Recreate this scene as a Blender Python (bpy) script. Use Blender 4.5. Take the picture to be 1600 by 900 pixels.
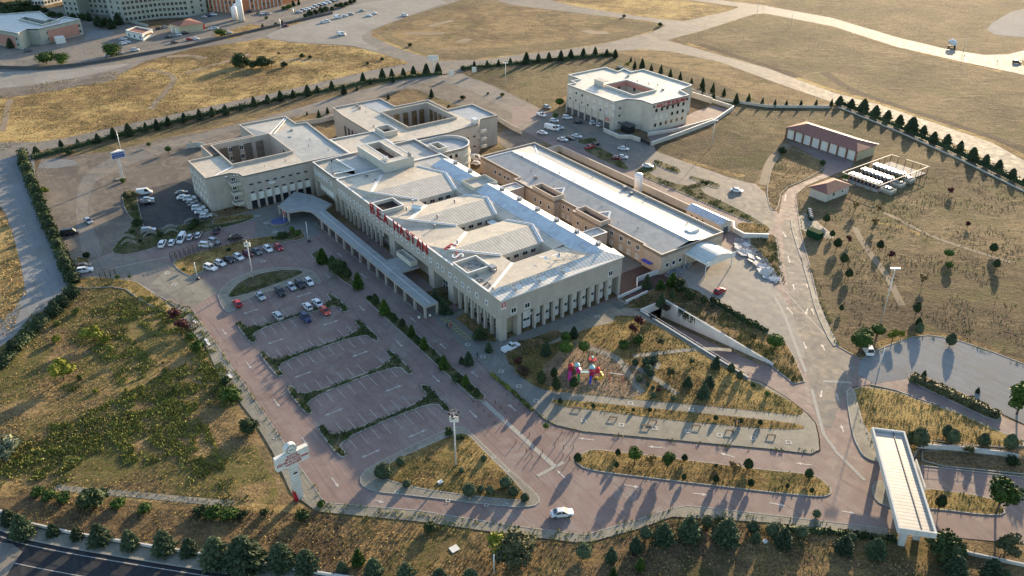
import bpy, bmesh, math, random
import numpy as np
from mathutils import Vector, Matrix, geometry as mgeo
random.seed(7); RNG = np.random.default_rng(7)
for o in list(bpy.data.objects): bpy.data.objects.remove(o)
C = bpy.context.scene.collection
R = math.radians
# ---------------------------------------------------------------- camera, sky, sun, exposure
CAM_H = 115.0; PITCH = R(30.124); FPX = 1273.44
cam = bpy.data.cameras.new('camera'); camo = bpy.data.objects.new('camera', cam); C.objects.link(camo)
camo.location = (0, 0, CAM_H); camo.rotation_euler = (R(90) - PITCH, 0, 0)
cam.sensor_width = 36; cam.lens = FPX / 1600 * 36; cam.clip_start = 1; cam.clip_end = 9000
bpy.context.scene.camera = camo
SUN_AZ = 62.0; SUN_EL = 12.0              # direction the light comes FROM (degrees from +X, counter-clockwise)
w = bpy.data.worlds.new('World'); bpy.context.scene.world = w; w.use_nodes = True
nt = w.node_tree; bg = nt.nodes['Background']
sky = nt.nodes.new('ShaderNodeTexSky'); sky.sky_type = 'NISHITA'; sky.sun_disc = False
sky.sun_elevation = R(SUN_EL); sky.sun_rotation = R(90 - SUN_AZ)
sky.air_density = 1.0; sky.dust_density = 1.0; sky.ozone_density = 1.7
nt.links.new(sky.outputs[0], bg.inputs[0]); bg.inputs[1].default_value = 0.15
sl = bpy.data.lights.new('sun', 'SUN'); sl.energy = 5.0; sl.angle = R(0.6); sl.color = (1.0, 0.77, 0.50)
so = bpy.data.objects.new('sun', sl); C.objects.link(so)
d = Vector((math.cos(R(SUN_AZ)) * math.cos(R(SUN_EL)), math.sin(R(SUN_AZ)) * math.cos(R(SUN_EL)), math.sin(R(SUN_EL))))
so.rotation_euler = d.to_track_quat('Z', 'Y').to_euler()
vs = bpy.context.scene.view_settings
vs.view_transform = 'Standard'; vs.look = 'None'; vs.gamma = 1; vs.use_curve_mapping = False; vs.exposure = 1.27

# ---------------------------------------------------------------- frames: the site grid (a along the long facades, b across)
YAW = R(-54.62); CA, SA = math.cos(YAW), math.sin(YAW)
def W(a, b, z=0.0): return Vector((a * CA - b * SA, a * SA + b * CA, z))
def S(x, y): return (x * CA + y * SA, -x * SA + y * CA)
def AB(px, py, z=0.0):
    """survey point: where the sight line through a spot of the photograph meets height z, in site metres"""
    u, v = px - 800, py - 450
    dx = u; dy = FPX * math.cos(PITCH) - v * math.sin(PITCH); dz = -FPX * math.sin(PITCH) - v * math.cos(PITCH)
    t = (z - CAM_H) / dz
    return S(dx * t, dy * t)
def PL(s, x0=0, y0=0, k=1.0, z=0.0):
    """string of 'x,y x,y' survey pixels -> site points"""
    out = []
    for q in s.split():
        x, y = q.split(','); out.append(AB(x0 + float(x) * k, y0 + float(y) * k, z))
    return out
# ---------------------------------------------------------------- materials
MAT = {}
def _m(name):
    m = bpy.data.materials.new(name); m.use_nodes = True; MAT[name] = m
    return m, m.node_tree, m.node_tree.nodes['Principled BSDF']
def N(nt, t, **k):
    n = nt.nodes.new('ShaderNode' + t)
    for a, v in k.items():
        if a.startswith('i_'): n.inputs[a[2:].replace('_', ' ')].default_value = v
        else: setattr(n, a, v)
    return n
def ramp(nt, fac, stops):
    r = nt.nodes.new('ShaderNodeValToRGB'); e = r.color_ramp.elements
    while len(e) < len(stops): e.new(0.5)
    for el, (p, c) in zip(e, stops):
        el.position = p; el.color = (*c, 1) if len(c) == 3 else c
    nt.links.new(fac, r.inputs[0]); return r.outputs[0]
def coords(nt, kind='Object', scale=(1, 1, 1), rot=0):
    tc = nt.nodes.new('ShaderNodeTexCoord'); mp = nt.nodes.new('ShaderNodeMapping')
    mp.inputs['Scale'].default_value = scale; mp.inputs['Rotation'].default_value = (0, 0, rot)
    if kind == 'World':
        g = nt.nodes.new('ShaderNodeNewGeometry'); nt.links.new(g.outputs['Position'], mp.inputs[0])
    else: nt.links.new(tc.outputs[kind], mp.inputs[0])
    return mp.outputs[0]
def noise(nt, vec, scale, detail=4, rough=.55, dist=0.0):
    n = N(nt, 'TexNoise'); n.inputs['Scale'].default_value = scale; n.inputs['Detail'].default_value = detail
    n.inputs['Roughness'].default_value = rough; n.inputs['Distortion'].default_value = dist
    nt.links.new(vec, n.inputs['Vector']); return n.outputs['Fac']
def mixc(nt, fac, a, b, mode='MIX'):
    n = nt.nodes.new('ShaderNodeMix'); n.data_type = 'RGBA'; n.blend_type = mode
    for s, v in ((0, fac), (6, a), (7, b)):
        if hasattr(v, 'is_linked') or hasattr(v, 'node'): nt.links.new(v, n.inputs[s])
        else: n.inputs[s].default_value = v if s == 0 else ((*v, 1) if len(v) == 3 else v)
    return n.outputs[2]
def mth(nt, op, a, b=None):
    n = nt.nodes.new('ShaderNodeMath'); n.operation = op
    for i, v in enumerate((a, b)):
        if v is None: continue
        if hasattr(v, 'node'): nt.links.new(v, n.inputs[i])
        else: n.inputs[i].default_value = v
    return n.outputs[0]
def bump(nt, bs, h, strength=.4, dist=.1):
    b = nt.nodes.new('ShaderNodeBump'); b.inputs['Strength'].default_value = strength; b.inputs['Distance'].default_value = dist
    nt.links.new(h, b.inputs['Height']); nt.links.new(b.outputs[0], bs.inputs['Normal'])
def plain(name, col, rough=.7, metal=0, spec=.5, var=0.12, scale=1.5, bmp=0.0):
    m, nt, bs = _m(name)
    v = coords(nt, 'World'); n = noise(nt, v, scale, 5, .6)
    lo = tuple(c * (1 - var) for c in col); hi = tuple(min(1, c * (1 + var)) for c in col)
    nt.links.new(ramp(nt, n, [(.3, lo), (.7, hi)]), bs.inputs['Base Color'])
    bs.inputs['Roughness'].default_value = rough; bs.inputs['Metallic'].default_value = metal
    bs.inputs['Specular IOR Level'].default_value = spec
    if bmp: bump(nt, bs, noise(nt, v, scale * 8, 4), bmp, .05)
    return m
def field(name, c1, c2, c3, green=None, gpos=.62, big=.02, fine=1.1, bm=.9, stretch=(1, 1, 1), rot=0):
    """dry grass over soil: soil, mid and straw tones, with green patches where weeds grow"""
    m, nt, bs = _m(name)
    v = coords(nt, 'World', stretch, rot); v2 = coords(nt, 'World')
    nb = noise(nt, v2, big, 6, .6, .6); nm = noise(nt, v, .16, 7, .68, .5); nf = noise(nt, v, fine, 8, .78)
    ns = noise(nt, coords(nt, 'World', (.10, 1.1, 1), rot + .55), .55, 5, .65, 1.2)
    s = mth(nt, 'ADD', mth(nt, 'MULTIPLY', nb, .40), mth(nt, 'ADD', mth(nt, 'MULTIPLY', nm, .26), mth(nt, 'ADD', mth(nt, 'MULTIPLY', nf, .18), mth(nt, 'MULTIPLY', ns, .16))))
    col = ramp(nt, s, [(.43, c1), (.49, c2), (.55, c3)])
    sp = noise(nt, v, fine * 1.6, 7, .88)
    col = mixc(nt, ramp(nt, sp, [(.38, (.85, .85, .85)), (.50, (0, 0, 0))]), col, tuple(x * .32 for x in c1))
    col = mixc(nt, ramp(nt, sp, [(.53, (0, 0, 0)), (.66, (.7, .7, .7))]), col, tuple(min(1, x * 1.45) for x in c3))
    if green:
        g = noise(nt, v2, .05, 6, .7, 1.0)
        gm = mth(nt, 'MULTIPLY', ramp(nt, g, [(gpos - .05, (0, 0, 0)), (gpos + .04, (1, 1, 1))]), ramp(nt, nf, [(.4, (.2, .2, .2)), (.6, (1, 1, 1))]))
        col = mixc(nt, gm, col, green)
    nt.links.new(col, bs.inputs['Base Color']); bs.inputs['Roughness'].default_value = .95
    bs.inputs['Specular IOR Level'].default_value = .1
    bump(nt, bs, mth(nt, 'ADD', mth(nt, 'MULTIPLY', nm, 1.5), mth(nt, 'ADD', nf, mth(nt, 'MULTIPLY', sp, .5))), bm, .6)
    return m
field('dry_field', (.11, .077, .046), (.20, .142, .078), (.32, .23, .115), (.075, .08, .03), .60)
field('gold_field', (.12, .082, .044), (.27, .185, .08), (.50, .36, .15), (.13, .115, .045), .60, fine=.7)
field('brown_field', (.088, .068, .044), (.155, .118, .07), (.25, .188, .105), (.13, .12, .05), .56, stretch=(1, 1.6, 1), rot=.5, fine=.55)
field('olive_field', (.068, .055, .034), (.125, .098, .056), (.22, .168, .088), (.075, .08, .03), .56, fine=.8)
field('soil_field', (.06, .045, .034), (.09, .068, .05), (.13, .10, .07), None, fine=.8)
field('weedy_field', (.11, .077, .045), (.20, .145, .078), (.36, .25, .115), (.10, .11, .026), .50)
field('scrub_strip', (.09, .065, .04), (.18, .128, .07), (.30, .205, .09), (.045, .06, .018), .57)
field('verge_grass', (.12, .085, .04), (.27, .185, .072), (.43, .31, .12), (.07, .082, .022), .57, fine=1.8)
field('green_verge', (.085, .08, .045), (.14, .125, .07), (.24, .20, .11), (.06, .08, .025), .54, fine=1.8)
field('play_soil', (.17, .115, .075), (.26, .185, .12), (.33, .24, .15), (.13, .11, .05), .68, fine=1.5, bm=.35)
def paving(name, c1, c2, stain, tile=(0.0, 0.0), tcol=(.5, .5, .5), rough=.75, big=.035, crack=.35, bm=.15, sandy=None, spec=.22):
    m, nt, bs = _m(name); v = coords(nt, 'Object'); 
    nb = noise(nt, v, big, 5, .6, .8); nm = noise(nt, v, .45, 6, .7, .4); nf = noise(nt, v, 5.0, 5, .8)
    s = mth(nt, 'ADD', mth(nt, 'MULTIPLY', nb, .55), mth(nt, 'ADD', mth(nt, 'MULTIPLY', nm, .3), mth(nt, 'MULTIPLY', nf, .15)))
    col = ramp(nt, s, [(.40, c1), (.60, c2)])
    st = noise(nt, v, .16, 7, .72, 1.2)
    col = mixc(nt, ramp(nt, st, [(.50, (0, 0, 0)), (.64, (.75, .75, .75))]), col, stain)
    col = mixc(nt, ramp(nt, nf, [(.30, (.35, .35, .35)), (.44, (0, 0, 0))]), col, tuple(x * .55 for x in c1))
    if tile[0]:
        br = N(nt, 'TexBrick'); br.inputs['Scale'].default_value = 1; br.inputs['Brick Width'].default_value = tile[0]; br.inputs['Row Height'].default_value = tile[1]
        br.inputs['Mortar Size'].default_value = .035; br.inputs['Color1'].default_value = (1, 1, 1, 1); br.inputs['Color2'].default_value = (.86, .86, .86, 1); br.inputs['Mortar'].default_value = (.62, .62, .58, 1)
        nt.links.new(v, br.inputs['Vector']); col = mixc(nt, .8, col, br.outputs['Color'], 'MULTIPLY')
    if crack:
        vo = N(nt, 'TexVoronoi', feature='DISTANCE_TO_EDGE'); vo.inputs['Scale'].default_value = .13; nt.links.new(coords(nt, 'Object'), vo.inputs['Vector'])
        nd = N(nt, 'TexNoise'); nd.inputs['Scale'].default_value = .5; nt.links.new(v, nd.inputs['Vector'])
        cr = ramp(nt, mth(nt, 'ADD', vo.outputs['Distance'], mth(nt, 'MULTIPLY', mth(nt, 'SUBTRACT', nd.outputs['Fac'], .5), .03)), [(.000, (crack, crack, crack)), (.010, (0, 0, 0))])
        col = mixc(nt, cr, col, tuple(x * .35 for x in c1))
    tk = noise(nt, coords(nt, 'Object', (.05, 1.3, 1), .0), .8, 4, .6, 2.5)      # worn wheel lines along the long axis
    col = mixc(nt, ramp(nt, tk, [(.52, (0, 0, 0)), (.66, (.5, .5, .5))]), col, tuple(x * .68 for x in c1))
    sp_ = noise(nt, v, 1.1, 3, .5); col = mixc(nt, ramp(nt, sp_, [(.70, (0, 0, 0)), (.76, (.6, .6, .6))]), col, tuple(x * .45 for x in c1))
    if sandy:
        sd = noise(nt, v, .07, 6, .7, 1.5)
        col = mixc(nt, ramp(nt, sd, [(.50, (0, 0, 0)), (.62, (.8, .8, .8))]), col, sandy)
    nt.links.new(col, bs.inputs['Base Color'])
    nt.links.new(ramp(nt, nm, [(.3, (rough - .1,) * 3), (.7, (rough + .15,) * 3)]), bs.inputs['Roughness'])
    bs.inputs['Specular IOR Level'].default_value = spec
    bump(nt, bs, mth(nt, 'ADD', nm, mth(nt, 'MULTIPLY', nf, .4)), bm, .12)
    return m
paving('pink_paver', (.18, .127, .112), (.275, .203, .178), (.26, .222, .195), (.0, 0), crack=.25)
paving('grey_paver', (.165, .165, .15), (.24, .235, .21), (.165, .15, .125), (.8, .8), crack=0)
paving('walk_paver', (.22, .205, .165), (.31, .285, .225), (.17, .155, .125), (.8, .8), crack=0)
paving('old_asphalt', (.15, .138, .122), (.225, .205, .178), (.26, .225, .18), crack=.5, sandy=(.26, .215, .16), spec=.14)
paving('pale_road', (.24, .222, .195), (.34, .315, .275), (.26, .23, .18), crack=.15, rough=.75, spec=.1)
paving('concrete_lot', (.20, .205, .205), (.27, .275, .27), (.23, .215, .19), crack=.15, rough=.9, spec=.04)
paving('gravel_lot', (.105, .088, .072), (.17, .142, .112), (.23, .195, .155), crack=0, bm=.5, rough=.8, sandy=(.22, .18, .135))
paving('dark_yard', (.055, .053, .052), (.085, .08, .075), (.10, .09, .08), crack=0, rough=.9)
paving('fresh_asphalt', (.022, .024, .028), (.035, .036, .040), (.05, .05, .05), crack=0, rough=.7)
paving('court_floor', (.085, .05, .04), (.12, .075, .06), (.10, .075, .06), (.6, .6), crack=0)
paving('dirt_track', (.20, .155, .105), (.30, .235, .16), (.25, .19, .13), crack=0, bm=.5, rough=.9)
paving('blue_walk', (.17, .18, .19), (.24, .25, .255), (.2, .2, .19), (.5, .5), crack=0)
def wallmat(name, col, streak=.35, sc=1.0):
    m, nt, bs = _m(name); v = coords(nt, 'Object'); vs_ = coords(nt, 'Object', (1.6, 1.6, .10))
    n1 = noise(nt, v, .35, 6, .65, .4); n2 = noise(nt, vs_, 1.1 * sc, 5, .7); nf = noise(nt, v, 7, 3)
    c = ramp(nt, n1, [(.3, tuple(x * .86 for x in col)), (.7, tuple(min(1, x * 1.08) for x in col))])
    c = mixc(nt, ramp(nt, n2, [(.50, (0, 0, 0)), (.72, (streak,) * 3)]), c, tuple(x * .55 for x in col))
    nt.links.new(c, bs.inputs['Base Color']); bs.inputs['Roughness'].default_value = .9; bs.inputs['Specular IOR Level'].default_value = .2
    bump(nt, bs, nf, .2, .03); return m
wallmat('beige_wall', (.44, .39, .33)); wallmat('warm_wall', (.50, .40, .31)); wallmat('cream_wall', (.54, .50, .42), .2)
wallmat('white_wall', (.62, .60, .55), .35); wallmat('pink_wall', (.42, .22, .17), .2); wallmat('brick_orange', (.42, .17, .09), .1)
wallmat('greygreen_wall', (.36, .37, .31), .15); wallmat('panel_white', (.72, .70, .63), .1); wallmat('dark_wall', (.10, .10, .10), .2)
wallmat('old_concrete', (.33, .30, .26), .6); wallmat('salmon_wall', (.50, .25, .20), .1); wallmat('far_yellow', (.48, .42, .28), .1)
def roofmat(name, col, period=.8, axis='a', groove=.72, rough=.5, metal=.0, bm=.5, dirt=.36):
    """folded sheet roof: ribs every `period` metres, running down the slope"""
    m, nt, bs = _m(name); v = coords(nt, 'Object')
    sx = nt.nodes.new('ShaderNodeSeparateXYZ'); nt.links.new(v, sx.inputs[0])
    ax = sx.outputs[0 if axis == 'a' else 1]
    fr = mth(nt, 'FRACT', mth(nt, 'MULTIPLY', ax, 1 / period))
    rib = mth(nt, 'LESS_THAN', fr, .28)
    n1 = noise(nt, v, .30, 7, .72, 1.0); n2 = noise(nt, v, 2.5, 4)
    c = ramp(nt, n1, [(.3, tuple(x * (1 - dirt) for x in col)), (.65, col)])
    c = mixc(nt, mth(nt, 'MULTIPLY', rib, 1 - groove), c, tuple(x * .45 for x in col))
    nt.links.new(c, bs.inputs['Base Color']); bs.inputs['Roughness'].default_value = rough; bs.inputs['Metallic'].default_value = metal
    bump(nt, bs, mth(nt, 'ADD', mth(nt, 'MULTIPLY', rib, -1), mth(nt, 'MULTIPLY', n2, .15)), bm, .08); return m
roofmat('roof_cream_a', (.60, .515, .39), 1.0, 'a', .93, bm=.12); roofmat('roof_cream_b', (.60, .515, .39), 1.0, 'b', .93, bm=.12)
roofmat('roof_rib_a', (.56, .515, .43), 1.0, 'a', .25); roofmat('roof_rib_b', (.56, .515, .43), 1.0, 'b', .25)
roofmat('roof_white_b', (.66, .65, .60), 1.1, 'b', .35); roofmat('roof_white_a', (.66, .69, .70), .9, 'a', .85, bm=.10, rough=.42, metal=.35); roofmat('roof_ivory', (.64, .60, .50), 1.1, 'b', .8)
roofmat('roof_grey_a', (.45, .435, .39), .9, 'a', .8, bm=.2); roofmat('roof_grey_b', (.40, .41, .41), .9, 'b', .8, bm=.2)
roofmat('roof_tile', (.27, .115, .085), .45, 'a', .8, rough=.8, dirt=.3); roofmat('canopy_sheet', (.31, .335, .325), .9, 'b', .85, bm=.15)
roofmat('portal_sheet', (.46, .43, .375), .9, 'a', .15); roofmat('vault_sheet', (.62, .66, .62), .9, 'b', .8)
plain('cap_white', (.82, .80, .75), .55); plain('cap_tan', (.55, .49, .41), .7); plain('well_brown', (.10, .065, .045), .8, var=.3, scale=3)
plain('gravel_roof', (.40, .36, .30), .95, var=.25, scale=4, bmp=.3); plain('frame_white', (.75, .74, .70), .4); plain('glass_dark', (.02, .022, .025), .08, spec=.8)
plain('glass_blind', (.55, .53, .48), .3); plain('metal_grey', (.30, .30, .30), .4, .6); plain('metal_white', (.68, .68, .66), .35, .2); plain('metal_dark', (.04, .04, .045), .5, .3)
plain('rust_post', (.22, .10, .06), .8); plain('red_letter', (.42, .015, .022), .45); plain('blue_letter', (.03, .07, .30), .5); plain('dark_letter', (.09, .05, .055), .6)
plain('wood_dark', (.06, .045, .032), .85, var=.3); plain('kerb_grey', (.30, .285, .25), .85, var=.25, scale=2); plain('kerb_dark', (.11, .10, .085), .9, var=.35, scale=1.5)
plain('bark', (.09, .065, .045), .95, var=.3, scale=4); plain('paint_white', (.40, .37, .335), .7, var=.3, scale=2.2); plain('paint_yellow', (.42, .35, .07), .6, var=.3)
plain('car_white', (.72, .73, .73), .22, 0, .6, .02); plain('car_silver', (.42, .44, .46), .25, .5, .6, .02); plain('car_black', (.018, .018, .022), .22, 0, .6, .02)
plain('car_red', (.38, .015, .02), .25, 0, .6, .02); plain('car_darkred', (.14, .012, .02), .25, 0, .6, .02); plain('car_navy', (.02, .03, .10), .22, 0, .6, .02)
plain('car_grey', (.14, .15, .16), .25, .4, .6, .02); plain('car_brown', (.16, .09, .06), .25, .3, .6, .02); plain('car_orange', (.55, .05, .02), .25, 0, .6, .02)
plain('tyre', (.018, .018, .018), .9); plain('rim', (.4, .4, .42), .3, .7); plain('lamp_glass', (.8, .8, .75), .15); plain('tail_red', (.5, .02, .02), .3)
plain('skin', (.45, .27, .19), .6); plain('cloth_dark', (.03, .035, .045), .9); plain('cloth_red', (.30, .02, .03), .9); plain('cloth_blue', (.08, .11, .2), .9)
plain('toy_red', (.55, .03, .03), .4); plain('toy_blue', (.05, .07, .45), .4); plain('toy_yellow', (.75, .52, .02), .4); plain('toy_green', (.03, .32, .06), .4); plain('toy_purple', (.20, .04, .28), .4); plain('toy_pink', (.65, .05, .22), .4); plain('toy_teal', (.35, .60, .60), .4)
plain('loz_grey', (.42, .40, .36), .8, var=.3, scale=2); plain('rubble_white', (.50, .50, .50), .9, var=.3, scale=2); plain('rubble_blue', (.36, .38, .40), .9, var=.3, scale=2); plain('pool_blue', (.03, .06, .20), .3); plain('bin_green', (.012, .05, .022), .95, spec=.1); plain('tank_white', (.75, .74, .72), .35)
def leaf(name, c1, c2, sc=.9, rough=.75, trans=.0):
    m, nt, bs = _m(name); v = coords(nt, 'World'); n = noise(nt, v, sc, 4, .7)
    oi = N(nt, 'ObjectInfo'); k = mth(nt, 'ADD', n, mth(nt, 'MULTIPLY', mth(nt, 'SUBTRACT', oi.outputs['Random'], .5), .22))
    nt.links.new(ramp(nt, k, [(.33, c1), (.66, c2)]), bs.inputs['Base Color']); bs.inputs['Roughness'].default_value = rough
    bs.inputs['Specular IOR Level'].default_value = .25
    return m
leaf('spruce_needles', (.032, .05, .026), (.105, .138, .066), 2.2); leaf('dark_leaf', (.018, .032, .012), (.055, .082, .026), 1.6); leaf('green_leaf', (.028, .055, .010), (.085, .14, .022))
leaf('yellow_leaf', (.10, .12, .012), (.24, .24, .03)); leaf('olive_leaf', (.05, .055, .025), (.12, .12, .05)); leaf('red_leaf', (.05, .014, .014), (.10, .03, .025))
leaf('dry_leaf', (.13, .08, .03), (.26, .17, .06)); leaf('straw', (.26, .185, .075), (.42, .30, .12), .5); leaf('weed', (.07, .085, .020), (.25, .25, .06), .5); leaf('brownish_shrub', (.05, .03, .02), (.10, .06, .035)); leaf('silver_leaf', (.10, .12, .07), (.20, .22, .14))
# ---------------------------------------------------------------- object helpers
ORG = {}
def tag(o, label=None, cat=None, group=None, kind=None):
    if label: o['label'] = label
    if cat: o['category'] = cat
    if group: o['group'] = group
    if kind: o['kind'] = kind
    return o
def thing(name, label, cat, a=0, b=0, z=0, rot=None, group=None):
    """Empty at the foot of a thing; its parts hang under it. rot = heading in the site grid (radians)"""
    o = bpy.data.objects.new(name, None); C.objects.link(o); o.empty_display_size = .5
    o.location = W(a, b, z); o.rotation_euler = (0, 0, YAW + (rot or 0)); ORG[o] = (a, b, z) if rot is None else (0, 0, 0)
    return tag(o, label, cat, group)
class MB:
    def __init__(s): s.v = []; s.f = []; s.m = []
    def add(s, vs, fs, m=0):
        k = len(s.v); s.v += [tuple(p) for p in vs]; s.f += [tuple(k + i for i in q) for q in fs]; s.m += [m] * len(fs); return s
    def box(s, a0, a1, b0, b1, z0, z1, m=0):
        if a0 > a1: a0, a1 = a1, a0
        if b0 > b1: b0, b1 = b1, b0
        return s.add([(a0, b0, z0), (a1, b0, z0), (a1, b1, z0), (a0, b1, z0), (a0, b0, z1), (a1, b0, z1), (a1, b1, z1), (a0, b1, z1)],
                     [(0, 3, 2, 1), (4, 5, 6, 7), (0, 1, 5, 4), (1, 2, 6, 5), (2, 3, 7, 6), (3, 0, 4, 7)], m)
    def bar(s, p, q, w, h=None, m=0):
        """beam of section w x h from p to q"""
        p, q = Vector(p), Vector(q); d = (q - p).normalized(); h = h or w
        u = d.cross(Vector((0, 0, 1)));  u = Vector((1, 0, 0)) if u.length < 1e-3 else u.normalized(); n = u.cross(d)
        vs = [p + u * (i * w / 2) + n * (j * h / 2) for i, j in ((-1, -1), (1, -1), (1, 1), (-1, 1))] + [q + u * (i * w / 2) + n * (j * h / 2) for i, j in ((-1, -1), (1, -1), (1, 1), (-1, 1))]
        return s.add(vs, [(0, 1, 2, 3), (7, 6, 5, 4), (0, 4, 5, 1), (1, 5, 6, 2), (2, 6, 7, 3), (3, 7, 4, 0)], m)
    def tube(s, pts, rad, n=8, m=0, cap=True):
        k = len(s.v); pts = [Vector(p) for p in pts]
        if not hasattr(rad, '__len__'): rad = [rad] * len(pts)
        for i, p in enumerate(pts):
            d = (pts[min(i + 1, len(pts) - 1)] - pts[max(i - 1, 0)]).normalized()
            u = d.orthogonal().normalized() if abs(d.z) < .95 else Vector((1, 0, 0)); u = (u - d * u.dot(d)).normalized(); w_ = d.cross(u)
            for j in range(n):
                t = 2 * math.pi * j / n; s.v.append(tuple(p + (u * math.cos(t) + w_ * math.sin(t)) * rad[i]))
        for i in range(len(pts) - 1):
            for j in range(n):
                s.f.append((k + i * n + j, k + i * n + (j + 1) % n, k + (i + 1) * n + (j + 1) % n, k + (i + 1) * n + j)); s.m.append(m)
        if cap:
            s.f += [tuple(k + j for j in range(n))[::-1], tuple(k + (len(pts) - 1) * n + j for j in range(n))]; s.m += [m, m]
        return s
    def prism(s, poly, z0, z1, m=0, mt=None, bottom=False):
        poly = ccw(poly); n = len(poly); vs = [(x, y, z0) for x, y in poly] + [(x, y, z1) for x, y in poly]
        s.add(vs, [(i, (i + 1) % n, n + (i + 1) % n, n + i) for i in range(n)], m)
        tr = mgeo.tessellate_polygon([[Vector((x, y, 0)) for x, y in poly]])
        s.add([(x, y, z1) for x, y in poly], [orient(poly, t) for t in tr], m if mt is None else mt); return s
    def sheet(s, poly, z, holes=(), m=0):
        v, t = cdt(poly, holes); return s.add([(x, y, z) for x, y in v], t, m)
    def poly(s, pts, m=0): return s.add(pts, [tuple(range(len(pts)))], m)
    def ball(s, c, r, seg=10, rings=6, m=0, sz=1.0):
        k = []; c = Vector(c)
        for i in range(rings + 1):
            t = math.pi * i / rings
            for j in range(seg): k.append((c.x + r * math.sin(t) * math.cos(2 * math.pi * j / seg), c.y + r * math.sin(t) * math.sin(2 * math.pi * j / seg), c.z + r * sz * math.cos(t)))
        return s.add(k, [(i * seg + j, (i + 1) * seg + j, (i + 1) * seg + (j + 1) % seg, i * seg + (j + 1) % seg) for i in range(rings) for j in range(seg)], m)
    def mesh(s, name, mats, off=(0, 0, 0), smooth=False):
        me = bpy.data.meshes.new(name); ox, oy, oz = off
        me.from_pydata([(x - ox, y - oy, z - oz) for x, y, z in s.v], [], s.f)
        for mm in (mats if isinstance(mats, (list, tuple)) else [mats]): me.materials.append(MAT[mm])
        me.polygons.foreach_set('material_index', s.m)
        if smooth: me.polygons.foreach_set('use_smooth', [True] * len(s.f))
        me.update(); return me
    def build(s, name, mats, parent=None, smooth=False, org=None):
        """one mesh object; with a parent the vertices are site metres turned into the parent's own frame"""
        if parent is not None:
            me = s.mesh(name, mats, ORG.get(parent, (0, 0, 0)), smooth)
            o = bpy.data.objects.new(name, me); C.objects.link(o); o.parent = parent; ORG[o] = ORG.get(parent, (0, 0, 0)); return o
        if org is None: org = (sum(p[0] for p in s.v) / len(s.v), sum(p[1] for p in s.v) / len(s.v), min(p[2] for p in s.v))
        me = s.mesh(name, mats, org, smooth); o = bpy.data.objects.new(name, me); C.objects.link(o)
        o.location = W(*org); o.rotation_euler = (0, 0, YAW); return o
def ccw(p):
    p = list(p); a = sum(p[i][0] * p[(i + 1) % len(p)][1] - p[(i + 1) % len(p)][0] * p[i][1] for i in range(len(p)))
    return p if a > 0 else p[::-1]
def orient(poly, t):
    (x0, y0), (x1, y1), (x2, y2) = (poly[i] for i in t)
    return tuple(t) if (x1 - x0) * (y2 - y0) - (x2 - x0) * (y1 - y0) > 0 else (t[0], t[2], t[1])
def inside(poly, x, y):
    r = False; n = len(poly)
    for i in range(n):
        x1, y1 = poly[i]; x2, y2 = poly[(i + 1) % n]
        if (y1 > y) != (y2 > y) and x < (x2 - x1) * (y - y1) / (y2 - y1) + x1: r = not r
    return r
def inside_np(poly, x, y):
    r = np.zeros(len(x), bool); n = len(poly)
    for i in range(n):
        x1, y1 = poly[i]; x2, y2 = poly[(i + 1) % n]
        if y1 == y2: continue
        r ^= ((y1 > y) != (y2 > y)) & (x < (x2 - x1) * (y - y1) / (y2 - y1) + x1)
    return r
def cdt(poly, holes=()):
    vs = []; es = []
    for lp in [poly] + list(holes):
        k = len(vs); vs += [Vector(p) for p in lp]; es += [(k + i, k + (i + 1) % len(lp)) for i in range(len(lp))]
    v, e, f, *_ = mgeo.delaunay_2d_cdt(vs, es, [], 0, 1e-5)
    out = []
    for t in f:
        cx = sum(v[i].x for i in t) / len(t); cy = sum(v[i].y for i in t) / len(t)
        if inside(poly, cx, cy) and not any(inside(h, cx, cy) for h in holes): out.append(orient([(p.x, p.y) for p in v], t))
    return [(p.x, p.y) for p in v], out
def soft(p, it=2, closed=True):
    for _ in range(it):
        q = []; n = len(p)
        for i in range(n if closed else n - 1):
            (x0, y0), (x1, y1) = p[i], p[(i + 1) % n]
            q += [(x0 * .78 + x1 * .22, y0 * .78 + y1 * .22), (x0 * .22 + x1 * .78, y0 * .22 + y1 * .78)]
        p = q
    return p
def offset(poly, d):
    """inset (d>0) a ccw loop"""
    poly = ccw(poly); n = len(poly); out = []
    for i in range(n):
        p0, p1, p2 = Vector(poly[i - 1]), Vector(poly[i]), Vector(poly[(i + 1) % n])
        e1 = (p1 - p0); e2 = (p2 - p1)
        if e1.length < 1e-6 or e2.length < 1e-6: out.append(tuple(p1)); continue
        e1.normalize(); e2.normalize(); n1 = Vector((-e1.y, e1.x)); n2 = Vector((-e2.y, e2.x)); s_ = n1 + n2
        if s_.length < .3: s_ = n1
        s_.normalize(); k = d / max(.45, s_.dot(n1)); out.append((p1.x + s_.x * k, p1.y + s_.y * k))
    return out
def ground_sheet(name, poly, z, mat, holes=()):
    o = MB().sheet(poly, z, holes).build(name, mat, org=(0, 0, 0)); o['kind'] = 'structure'; return o
def island(name, poly, mat, h=.13, kw=.22, kerb='kerb_grey', z0=.06, top=None):
    """raised verge with a real kerb ring round it"""
    poly = ccw(poly); inn = offset(poly, kw); n = len(poly); mb = MB()
    vs = [(x, y, z0 - .05) for x, y in poly] + [(x, y, z0 + h) for x, y in poly] + [(x, y, z0 + h) for x, y in inn]
    fs = []
    for i in range(n):
        j = (i + 1) % n; fs += [(i, j, n + j, n + i), (n + i, n + j, 2 * n + j, 2 * n + i)]
    o = mb.add(vs, fs).build('kerb', kerb, org=(0, 0, 0)); o['kind'] = 'structure'
    g = MB().sheet(inn, z0 + h - .004).build(name, mat, org=(0, 0, 0)); g['kind'] = 'structure'; return inn
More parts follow.
